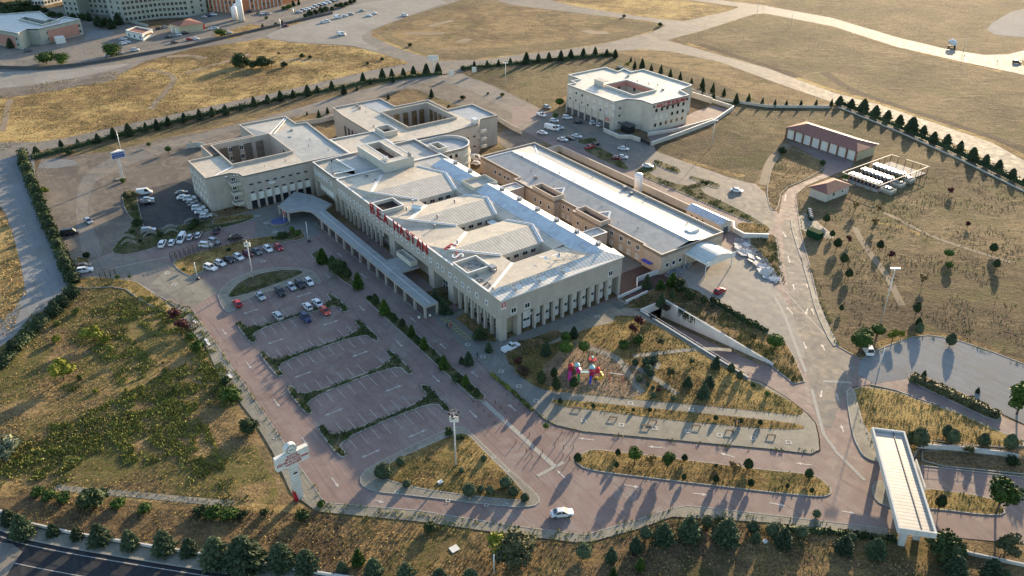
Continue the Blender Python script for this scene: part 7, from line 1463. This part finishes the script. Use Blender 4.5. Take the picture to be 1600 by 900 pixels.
for ch, px, py, rz, lab in (('E', 693, 391, .3, 'red letter E lying flat on the roof behind the parapet'), ('S', 706, 400, -.5, 'fallen pale-backed letter lying on the roof next to the red E'), ('İ', 714, 405, 1.2, 'fallen red letter lying by the open roof well')):
    me = letter(ch, 2.2 if ch != 'İ' else .6, 3.2, 'fallen_letter', 'cap_white' if ch == 'S' else 'red_letter'); a, b = AB(px, py, 12.3); o = bpy.data.objects.new('fallen_letter', me); C.objects.link(o); o.location = W(a, b, 12.75); o.rotation_euler = (.1, 0, YAW + rz); tag(o, lab, 'letter')
def bsign(loc, rot, root, txt, dx, dy):
    pass
t = thing('block_letter_sign', 'small white square sign with a red letter B on the corner of the hospital', 'sign', A1 + .1, B0 + .9); MB().box(A1 + .06, A1 + .14, B0 + .1, B0 + 1.7, 9.5, 11.6).build('panel', 'panel_white', t); MB().box(A1 + .14, A1 + .17, B0 + .25, B0 + 1.55, 10.1, 11.45).build('red_square', 'red_letter', t); put_text('B', 1.3, (A1 + .2, B0 + .9, 10.78), (HP, 0, HP), 'panel_white', t, 'lettering', .02, .02)
for b, z in ((105.8, 5.6), (106.4, 4.4)): tag(MB().box(A1 - 1.5, A1 - 1.1, b, b + .9, z - .3, z + .3).build('air_conditioner', 'frame_white'), 'air conditioner unit on the %s spandrel at the hospital end' % ('upper' if z > 5 else 'lower'), 'air conditioner')
tag(MB().box(-145.6, -144.6, B0 + 1.0, B0 + 1.45, 3.2, 4.2).build('air_conditioner', 'metal_grey'), 'grey air conditioner on the last front bay near the corner', 'air conditioner')
# broken sheets lying on the roofs
for i, (a, b, z) in enumerate(((-151.5, 118.5, 12.75), (-150.2, 121.6, 12.85))):
    mb = MB(); mb.add([(a - 1.5, b - .4, z), (a - .3, b + .5, z + .35), (a + .9, b + .1, z + .1), (a + 1.7, b + .9, z + .3), (a + 1.5, b + .2, z + .12), (a + .7, b - .6, z), (a - .4, b - .2, z + .25), (a - 1.3, b - 1, z)], [(0, 7, 6, 1), (1, 6, 5, 2), (2, 5, 4, 3)]); tag(mb.build('torn_sheet', 'cap_white'), 'torn white sheet lying on the hospital end roof, %s of the two' % ('nearer' if i == 0 else 'farther'), 'sheet')
mb = MB(); rr = random.Random(8)
for k in range(40): x, y = rr.uniform(-152, -146.5), rr.uniform(123, 130); an = rr.uniform(0, 3.1); mb.bar((x, y, 12.9 + rr.random() * .5), (x + 1.3 * math.cos(an), y + 1.3 * math.sin(an), 12.9 + rr.random() * .6), .06)
tag(mb.build('bent_rods', 'metal_grey'), 'tangle of bent rods and strips at the end of the blue roof slope', 'debris', kind='stuff')
mb = MB()
for k in range(26): x, y = rr.uniform(-162, -156.5), rr.uniform(B0 + .8, 103); s_ = rr.uniform(.15, .5); mb.box(x, x + s_, y, y + s_, 12.1, 12.15 + s_ * .6)
for k in range(12): x, y = rr.uniform(-156, -147), rr.uniform(B0 + .8, 99); s_ = rr.uniform(.2, .5); mb.box(x, x + s_, y, y + s_, 11.95, 12.2 + s_ * .6)
tag(mb.build('roof_debris', 'metal_grey'), 'scattered debris in and beside the right-hand roof well', 'debris', kind='stuff')
# ---------------------------------------------------------------- pylon sign at the west kerb
a, b = AB(467, 779); t = thing('pylon_sign', 'tall white T-shaped pylon sign with a disc on top and red lettering', 'sign', a, b, rot=R(94))
mb = MB().box(-.85, .85, -.4, .4, 0, 8.9); mb.build('post', 'panel_white', t)
mb = MB()
for k in range(12): mb.box(-.87, .87, -.42, .42, .6 + k * .68, .66 + k * .68)
mb.build('post_joints', 'metal_grey', t); MB().add([(-.9, -.43, 0), (-.15, -.43, 0), (-.6, -.43, 2.6), (-.9, -.43, 2.6)], [(0, 1, 2, 3)]).box(-.92, -.86, -.42, .42, 0, 2.6).build('red_foot', 'red_letter', t); MB().box(-.3, .4, -.46, -.41, 6.7, 7.1).build('small_plate', 'metal_dark', t)
MB().box(-3.3, 3.3, -.5, .5, 9.0, 11.95).build('sign_box', 'panel_white', t); MB().tube([(0, -.45, 12.75), (0, .45, 12.75)], 1.2, 26).build('disc', 'panel_white', t)
MB().tube([(0, -.53, 12.75), (0, -.45, 12.75)], .9, 24).build('disc_ring', 'kerb_grey', t); MB().tube([(0, -.57, 12.75), (0, -.53, 12.75)], .76, 24).build('disc_face', 'panel_white', t); MB().box(-.45, .45, -.62, -.57, 12.7, 12.82).build('disc_mark', 'kerb_dark', t)
for i, (tx, z) in enumerate((('KONYA', 11.45), ('BEYHEKİM', 10.83), ('EĞİTİM VE ARAŞTIRMA', 10.2), ('HASTANESİ', 9.55))): put_text(tx, .66, (0, -.53, z), (HP, 0, 0), 'red_letter', t, 'lettering', .03, .004, .92)
# small white sign tower in the yard
a, b = AB(192.5, 279); t = thing('sign_tower', 'white twin-post sign tower with a triangular blue-lettered head in the gravel yard', 'sign', a, b, rot=R(96))
for x in (-.35, .35): MB().box(x - .13, x + .13, -.15, .15, 0, 8).build('post', 'panel_white', t)
tri = [(-2.3, -.6), (2.5, -.9), (1.2, 1.6)]
mb = MB(); mb.prism(tri, 8, 10.6); mb.build('sign_head', 'panel_white', t); MB().box(-2.0, 2.2, -.98, -.80, 8.3, 10.2).build('blue_panel', 'blue_letter', t)
for z in (9.6, 8.8): put_text('HASTANE GİRİŞİ' if z > 9 else 'ACİL SERVİS', .52, (.1, -1.02, z), (HP, 0, 0), 'panel_white', t, 'lettering', .02)
MB().prism([(-2.6, -1), (1, -1), (1, 1), (-2.6, 1)], 0, .35).build('base', 'walk_paver', t)
# sign boards near the upper gate
a, b = AB(678, 116); t = thing('gate_sign_board', 'tall white sign board on a single post beside the upper gate', 'sign', a, b, rot=R(54.62)); MB().tube([(0, 0, 0), (0, 0, 7.5)], .25).build('post', 'panel_white', t); MB().box(-2.6, 2.6, -.2, .2, 7.5, 9.6).build('board', 'panel_white', t); MB().box(-2.3, 2.3, -.23, -.2, 7.0, 7.3).build('lower_board', 'panel_white', t)
for px, py, lab in ((741, 117, 'white notice board right of the upper gate lane'), (705, 122, 'white box-like board in the middle of the upper gate lane')):
    a, b = AB(px, py); t = thing('notice_board', lab, 'notice board', a, b, rot=R(54.62)); MB().box(-1.1, 1.1, -.12, .12, 1.4, 4).build('board', 'panel_white', t)
    for x in (-.9, .9): MB().box(x - .08, x + .08, -.08, .08, 0, 1.4).build('post', 'metal_grey', t)
# ---------------------------------------------------------------- masts, lamps, posts
def mast(px, py, h, label, head='flood', rot=0):
    a, b = AB(px, py); t = thing('lamp_mast' if head else 'pole', label, 'lamp mast' if head else 'pole', a, b, rot=R(54.62 + rot)); MB().tube([(0, 0, 0), (0, 0, h * .96)], [.22 if head == 'flood' else .14, .1], 8).build('pole', 'metal_white', t, True)
    if head == 'flood':
        MB().box(-.85, .85, -.25, .1, h - 2.5, h - 1.2).build('control_box', 'panel_white', t); mb = MB(); n = 16
        for z, r_ in ((h - .9, .9), (h - .1, .7)):
            for k in range(n): t0, t1 = 2 * math.pi * k / n, 2 * math.pi * (k + 1) / n; mb.bar((r_ * math.cos(t0), r_ * math.sin(t0), z), (r_ * math.cos(t1), r_ * math.sin(t1), z), .07)
        for k in range(6): t0 = 2 * math.pi * k / 6; mb.bar((.9 * math.cos(t0), .9 * math.sin(t0), h - .9), (.7 * math.cos(t0), .7 * math.sin(t0), h - .1), .06)
        mb.build('lamp_ring', 'metal_grey', t)
        for k in range(6): t0 = 2 * math.pi * k / 6 + .3; MB().box(.95 * math.cos(t0) - .2, .95 * math.cos(t0) + .2, .95 * math.sin(t0) - .2, .95 * math.sin(t0) + .2, h - .5, h - .05).build('floodlight', 'metal_dark', t)
        tm = [(-.45, -.28, h - 1.4), (.1, -.28, h - 1.4), (.1, -.28, h - 1.75), (-.45, -.28, h - 1.75)]; MB().poly(tm[::-1]).build('panel_mark', 'kerb_dark', t)
    elif head == 'bar': MB().box(-1.2, 1.2, -.12, .12, h - .5, h - .1).build('lamp_bar', 'metal_white', t); [MB().box(x - .3, x + .3, -.3, .2, h - .35, h).build('floodlight', 'metal_white', t) for x in (-.9, 0, .9)]
mast(712.5, 728, 14.1, 'tall lamp mast with a ring of floodlights on the triangular island'); mast(396, 436, 13.0, 'tall lamp mast with floodlights beside the crescent island')
mast(192.5, 248, 11.5, 'thin grey pole behind the small sign tower', None); mast(1376, 505, 16.5, 'tall lamp mast in the dry field above the round trees', 'bar'); mast(1112, 229, 11, 'slim lamp mast on the bank right of the institute', 'bar'); mast(790, 136, 12, 'slim lamp mast beside the upper gate lane', 'bar')
mast(482, 376, 6.8, 'leaning white post beside the plaza bed', None); mast(309, 436, 5.6, 'white post at the tip of the golden strip', None); mast(1236, 40, 8, 'thin dark pole beside the bright far road', None); mast(1183, 20, 7, 'thin pole at the far junction', None); mast(1505, 80, 8, 'thin pole right of the loaded cart', None); mast(1374, 575, 6, 'thin pole at the edge of the concrete lot', None)
mast(440, 52, 9, 'street pole at the corner of the far apron', None); mast(772, 897, 5, 'short pale post on the bank near the bottom edge', None)
mast(460, 30, 7, 'white advertising pole beside the far car park', 'bar')
for px, py, lab in ((483, 378, 'dark base drum of the white plaza post'), (309.5, 437, 'dark base drum of the post at the golden strip')):
    a, b = AB(px, py); tag(MB().tube([(a, b, .05), (a, b, .5), (a, b, .8)], [.55, .5, .2], 10).build('post_base', 'metal_dark'), lab, 'post base')
# bollards
BP = [(700 + x * .125, 560 + y * .125) for x, y in ((315, 545), (445, 545), (380, 612), (447, 670), (520, 735), (590, 805), (592, 565), (655, 625), (718, 695), (718, 785), (745, 465), (815, 518), (885, 590), (955, 642))] + \
     [(800 + x * .25, 675 + y * .25) for x, y in ((25, 70), (108, 25), (90, 130), (138, 65), (140, 100), (190, 130), (125, 160), (178, 160), (268, 95), (322, 105), (382, 105), (318, 155), (360, 175), (382, 15), (312, 8), (420, 15), (665, 25))]
bo = MB().tube([(0, 0, 0), (0, 0, .95), (0, 0, 1.05)], [.085, .085, .03], 8).mesh('bollard', 'rust_post', smooth=True)
for i, (px, py) in enumerate(BP):
    a, b = AB(px, py); o = bpy.data.objects.new('bollard', bo); C.objects.link(o); o.location = W(a, b, .06); tag(o, 'thin rusty bollard, %s counting from the planted strip towards the long median' % nth(i), 'bollard', 'bollards across the front road')
# ---------------------------------------------------------------- boundary walls and fences
def fencewall(s, label, h=.7, post='metal_dark', wallm='white_wall', ph=1.0, step=3.0, s_is=None, body=True):
    L = s_is or PL(s); t = thing('boundary_fence', label, 'fence', *L[0]); mb = MB(); rl = MB(); pm = MB().box(-.05, .05, -.05, .05, 0, ph).mesh('post', post); g = ORG[t]
    for i in range(len(L) - 1):
        p, q = Vector(L[i]), Vector(L[i + 1]); mb.bar((*p, h / 2), (*q, h / 2), .3, h)
        for z in (h + .35, h + ph - .08): rl.bar((*p, z), (*q, z), .05)
        n = max(1, int((q - p).length / step))
        for k in range(n): c = p.lerp(q, k / n); o = bpy.data.objects.new('post', pm); C.objects.link(o); o.parent = t; o.location = (c.x - g[0], c.y - g[1], h)
    mb.build('wall', wallm, t); rl.build('rails', post, t)
fw2 = shift(RD, -dn * 3.0); n3 = len(fw2) // 2
fencewall('', 'low white wall with dark railings along the bottom road', s_is=fw2[::3])
fencewall('1470,855 1520,868 1600,885', 'low white wall with railings at the lower right corner')
fencewall('1432,700 1500,705 1560,712 1590,718', 'pale wall with posts behind the gate canopy', 1.3, step=2.6)
fencewall('965,105 1000,118 1060,136 1130,158 1200,168 1296,169', 'pale wall with thin posts behind the institute', 1.2, ph=.6, wallm='cream_wall', step=5)
fencewall('1310,168 1400,205 1500,250 1600,300', 'low fence under the right-hand perimeter conifers', .5, wallm='cream_wall', step=5)
wall_run('garden_wall', '385,208 500,192 520,187 532,190', 2.0, .3, 'cream_wall', 'cream wall piece between the left wing and the back wing'); wall_run('garden_wall', '292,232 310,230 322,232', 2.2, .3, 'cream_wall', 'short cream wall at the left tip of the left wing'); wall_run('garden_wall', '779,190 800,203 815,210', 2.2, .3, 'cream_wall', 'cream wall right of the back wing')
# ---------------------------------------------------------------- trellis, arches
def trellis(px0, py0, px1, py1, n, label):
    p, q = Vector(AB(px0, py0)), Vector(AB(px1, py1)); t = thing('timber_trellis', label, 'trellis', *p); d = (q - p).normalized(); nn = Vector((-d.y, d.x)) * 1.3
    for k in range(n):
        c = p.lerp(q, k / (n - 1))
        for s_ in (0, 1): e = c + nn * s_; MB().box(e.x - .07, e.x + .07, e.y - .07, e.y + .07, .15, 2.3).build('post', 'wood_dark', t)
        MB().bar((*c, 2.3), (*(c + nn), 2.3), .1).build('cross_beam', 'wood_dark', t)
    for s_ in (0, 1): MB().bar((*(p + nn * s_), 2.38), (*(q + nn * s_), 2.38), .1).build('long_beam', 'wood_dark', t)
    for s_ in (0, 1): MB().bar((*(p + nn * s_), 1.2), (*(q + nn * s_), 1.2), .07).build('rail', 'wood_dark', t)
trellis(270, 409, 312, 395, 7, 'long timber trellis at the left of the golden strip'); trellis(330, 392, 346, 387, 4, 'middle timber trellis of the golden strip'); trellis(363, 384, 377, 380, 4, 'short timber trellis near the plaza'); trellis(158, 438, 182, 432, 4, 'timber trellis at the corner above the overgrown field'); trellis(303, 520, 309, 512, 3, 'small timber frame on the west kerb')
for i, (px, py) in enumerate(((199, 376), (201, 384), (232, 367), (236, 371), (266, 360), (268, 367), (299, 350), (330, 342))):
    a, b = AB(px, py); t = thing('garden_arch', 'pale wooden garden arch, %s from the left in the planter' % nth(i), 'arch', a, b, rot=R(75), group='pale arches in the planter'); mb = MB(); q = [(-2.2 + 4.4 * k / 8, 0, .2 + 1.5 * math.sin(math.pi * (k + .6) / 9.2)) for k in range(9)]
    for y in (0, 1.0): m2 = MB(); [m2.bar((q[k][0], y, q[k][2]), (q[k + 1][0], y, q[k + 1][2]), .16) for k in range(8)]; m2.build('arch_rib', 'kerb_grey', t)
# bus-stop like benches on the west kerb, bins, boxes
for i, (px, py) in enumerate(((306, 506), (323, 535), (326, 540), (360, 591))):
    a, b = AB(px, py); t = thing('garden_bench', 'pale bench, %s from the top on the west kerb walk' % nth(i), 'bench', a, b, rot=R(8), group='benches on the west kerb'); MB().box(-.9, .9, -.25, .25, .55, .63).build('seat', 'frame_white', t); MB().box(-.9, .9, .22, .28, .75, 1.05).build('backrest', 'frame_white', t); [MB().box(x - .05, x + .05, -.2, .2, .14, .55).build('leg', 'metal_dark', t) for x in (-.75, .75)]
a, b = AB(1272, 371); t = thing('waste_container', 'big dark green waste container beside the main road', 'container', a, b, rot=0); MB().box(-2.3, 2.3, -1.2, 1.2, .2, 2.3).build('body', 'bin_green', t); MB().box(-2.4, 2.4, -1.3, 1.3, 2.3, 2.45).build('lid', 'bin_green', t)
for k in range(4):
    a, b = AB(1264.5 + k * .9, 333 + k * 3.6); t = thing('waste_bin', 'small grey-green bin, %s from the top of the line beside the road' % nth(k), 'bin', a, b, rot=0, group='small bins beside the road'); MB().add([(-.5, -.6, .1), (.5, -.6, .1), (.5, .6, .1), (-.5, .6, .1), (-.6, -.75, 1.2), (.6, -.75, 1.2), (.6, .75, 1.2), (-.6, .75, 1.2)], [(0, 1, 5, 4), (1, 2, 6, 5), (2, 3, 7, 6), (3, 0, 4, 7)]).build('body', 'bin_green', t); MB().tube([(-.6, 0, 1.15), (.6, 0, 1.15)], .55, 10).build('lid', 'metal_grey', t)
ground_sheet('pavement', soft(PL('1238,345 1262,330 1275,345 1305,370 1295,375 1268,362 1255,362'), 1), .05, 'walk_paver')
a, b = AB(710, 858); tag(MB().box(a - .7, a + .7, b - .8, b + .8, .05, .18).build('concrete_cover', 'panel_white'), 'square white cover lying on the shaded bank', 'cover'); a, b = AB(688, 755); tag(MB().box(a - .4, a + .4, b - .5, b + .5, .2, .5).build('concrete_cover', 'panel_white'), 'small white block in the triangular island grass', 'cover'); a, b = AB(1195, 847); tag(MB().box(a - .4, a + .4, b - .4, b + .4, .05, .35).build('concrete_cover', 'panel_white'), 'small white block on the bank under the bottom lane', 'cover')
for i, (px, py) in enumerate(((655, 498), (672, 495))): a, b = AB(px, py); tag(MB().ball((a, b, .45), .4, 8, 5).build('stone_ball', 'panel_white'), '%s pale lump beside the end of the covered walkway' % ('left' if i == 0 else 'right'), 'stone')
# rubble slabs beside the yard
rr = random.Random(5)
for i in range(26):
    t_ = rr.random(); px = 1152 + 62 * t_ + rr.uniform(-8, 5); py = 378 + 60 * t_ + rr.uniform(-5, 8); a, b = AB(px, py); s_ = rr.uniform(.7, 1.9); mb = MB(); th = rr.uniform(.15, .5); an = rr.uniform(0, 3)
    c, s2 = math.cos(an), math.sin(an); q = [(a + x * c - y * s2, b + x * s2 + y * c) for x, y in ((-s_, -s_ * .5), (s_ * .8, -s_ * .6), (s_, s_ * .5), (-s_ * .6, s_ * .7))]
    zz = rr.uniform(.1, .6); mb.add([(x, y, zz * (.2 if k < 2 else 1.2)) for k, (x, y) in enumerate(q)] + [(x, y, zz * (.2 if k < 2 else 1.2) + th) for k, (x, y) in enumerate(q)], [(3, 2, 1, 0), (4, 5, 6, 7), (0, 1, 5, 4), (1, 2, 6, 5), (2, 3, 7, 6), (3, 0, 4, 7)])
    tag(mb.build('rubble_slab', ('rubble_white', 'rubble_blue', 'cap_tan')[i % 3 if i % 5 else 0]), 'broken slab, %s along the rubble line beside the end yard' % nth(i), 'rubble', 'broken slabs beside the end yard')
# ---------------------------------------------------------------- play area, scaled to its real size below
a, b = AB(903, 590); t = thing('play_structure', 'colourful play structure with towers, bridge and slides in the sandy garden', 'play structure', a, b, rot=R(54.62))
sx = .122      # metres per 9x zoom pixel across, towers laid out left to right
def tower(x, y, col, roof, h=2.0, rh=1.2):
    for dx in (-.6, .6):
        for dy in (-.6, .6): MB().tube([(x + dx, y + dy, 0), (x + dx, y + dy, h + 1.4)], .07, 6).build('post', col, t)
    MB().box(x - .7, x + .7, y - .7, y + .7, h - .1, h).build('deck', col, t); mb = MB()
    for dx, dy, ex, ey in ((-.7, -.7, .7, -.66), (-.7, .66, .7, .7)): MB().box(x + dx, x + ex, y + dy, y + ey, h, h + .7).build('side_panel', roof, t)
    mb = MB(); MB().add([(x - .85, y - .85, h + 1.4), (x + .85, y - .85, h + 1.4), (x + .85, y + .85, h + 1.4), (x - .85, y + .85, h + 1.4), (x, y, h + 1.4 + rh)], [(0, 1, 4), (1, 2, 4), (2, 3, 4), (3, 0, 4)]).build('tower_roof', roof, t)
def slide(p, q, col, w_=.7):
    p, q = Vector(p), Vector(q); pts = [p, p.lerp(q, .12), p.lerp(q, .8), q]; pts[1].z = p.z; pts[2].z = q.z + .25; d = (q - p); d.z = 0; d.normalize(); nn = Vector((-d.y, d.x, 0)) * w_ / 2; mb = MB(); v = []
    for c in pts: v += [tuple(c - nn + Vector((0, 0, .3))), tuple(c - nn), tuple(c + nn), tuple(c + nn + Vector((0, 0, .3)))]
    mb.add(v, [(i * 4 + j, (i + 1) * 4 + j, (i + 1) * 4 + j + 1, i * 4 + j + 1) for i in range(3) for j in range(3)]); mb.build('slide', col, t)
tower(-2.2, 2.2, 'toy_purple', 'toy_red'); tower(-.2, 2.4, 'toy_green', 'toy_teal', 2.2); tower(.1, 1.0, 'toy_pink', 'toy_pink', 1.6, .6); tower(4.4, 1.2, 'toy_blue', 'toy_teal', 2.2); tower(4.2, -.2, 'toy_purple', 'toy_red', 1.7, .7); tower(6.0, .6, 'toy_purple', 'toy_red', 1.9)
MB().box(.8, 3.7, .6, 1.6, 1.55, 1.68).build('bridge', 'toy_teal', t); [MB().bar((.8, y, 2.3), (3.7, y, 2.3), .06).build('bridge_rail', 'toy_teal', t) for y in (.6, 1.6)]
slide((-2.4, 1.4, 2.0), (-2.9, -2.4, .3), 'toy_pink', 1.1); slide((.2, .3, 1.6), (-.1, -2.8, .3), 'toy_green'); slide((3.9, -.9, 1.7), (3.4, -4.0, .3), 'toy_blue'); slide((4.0, -.8, 1.75), (3.9, -2.2, 1.0), 'toy_red', .9)
mb = MB(); q = [(6.6 + 1.0 * math.cos(an), -.6 + 1.0 * math.sin(an), 2.2 - .26 * k) for k, an in enumerate([1.6 - .7 * j for j in range(8)])]; mb.tube(q, .42, 10); mb.build('spiral_tube', 'toy_yellow', t, True)
tower(-.3, 4.2, 'toy_yellow', 'toy_yellow', .8, .3); t.scale = (.76, .76, .66)
a, b = AB(926, 563); t = thing('merry_go_round', 'small round merry-go-round behind the play structure', 'play equipment', a, b); MB().tube([(a, b, .25), (a, b, .38)], 1.0, 16).build('disc', 'toy_red', t); MB().tube([(a, b, .45), (a, b, 1.1)], [.2, .35], 10).build('hub', 'toy_teal', t)
a, b = AB(962, 597); t = thing('swing_frame', 'faded red and white swing frame right of the play structure', 'swing', a, b, rot=R(40))
for x in (-1.5, 1.5):
    for y in (-.8, .8): MB().bar((x, y, .2), (x, 0, 2.4), .09).build('leg', 'toy_red', t)
MB().bar((-1.6, 0, 2.4), (1.6, 0, 2.4), .1).build('top_bar', 'frame_white', t)
for x in (-.7, .7): MB().box(x - .25, x + .25, -.1, .1, .7, .76).build('seat', 'metal_dark', t); [MB().bar((x + d_, 0, .76), (x + d_, 0, 2.4), .03).build('chain', 'metal_grey', t) for d_ in (-.2, .2)]
for i, (px, py) in enumerate(((1398, 470), (1296, 460), (1427, 307))):
    pass
# benches added to cast the table-like shadows on the long walk
for i, (px, py) in enumerate(((902, 640), (958, 655), (1020, 660), (1088, 668), (1140, 676), (1205, 683), (1010, 668))):
    a, b = AB(px, py); t = thing('shadow_bench', 'low pale bench, %s from the left on the long walk' % nth(i), 'bench', a, b, rot=R(54.62 - 8), group='benches on the long walk'); MB().box(-.9, .9, -.22, .22, .58, .66).build('seat', 'wood_dark', t); [MB().box(x - .06, x + .06, -.2, .2, .17, .58).build('leg', 'kerb_dark', t) for x in (-.8, .8)]
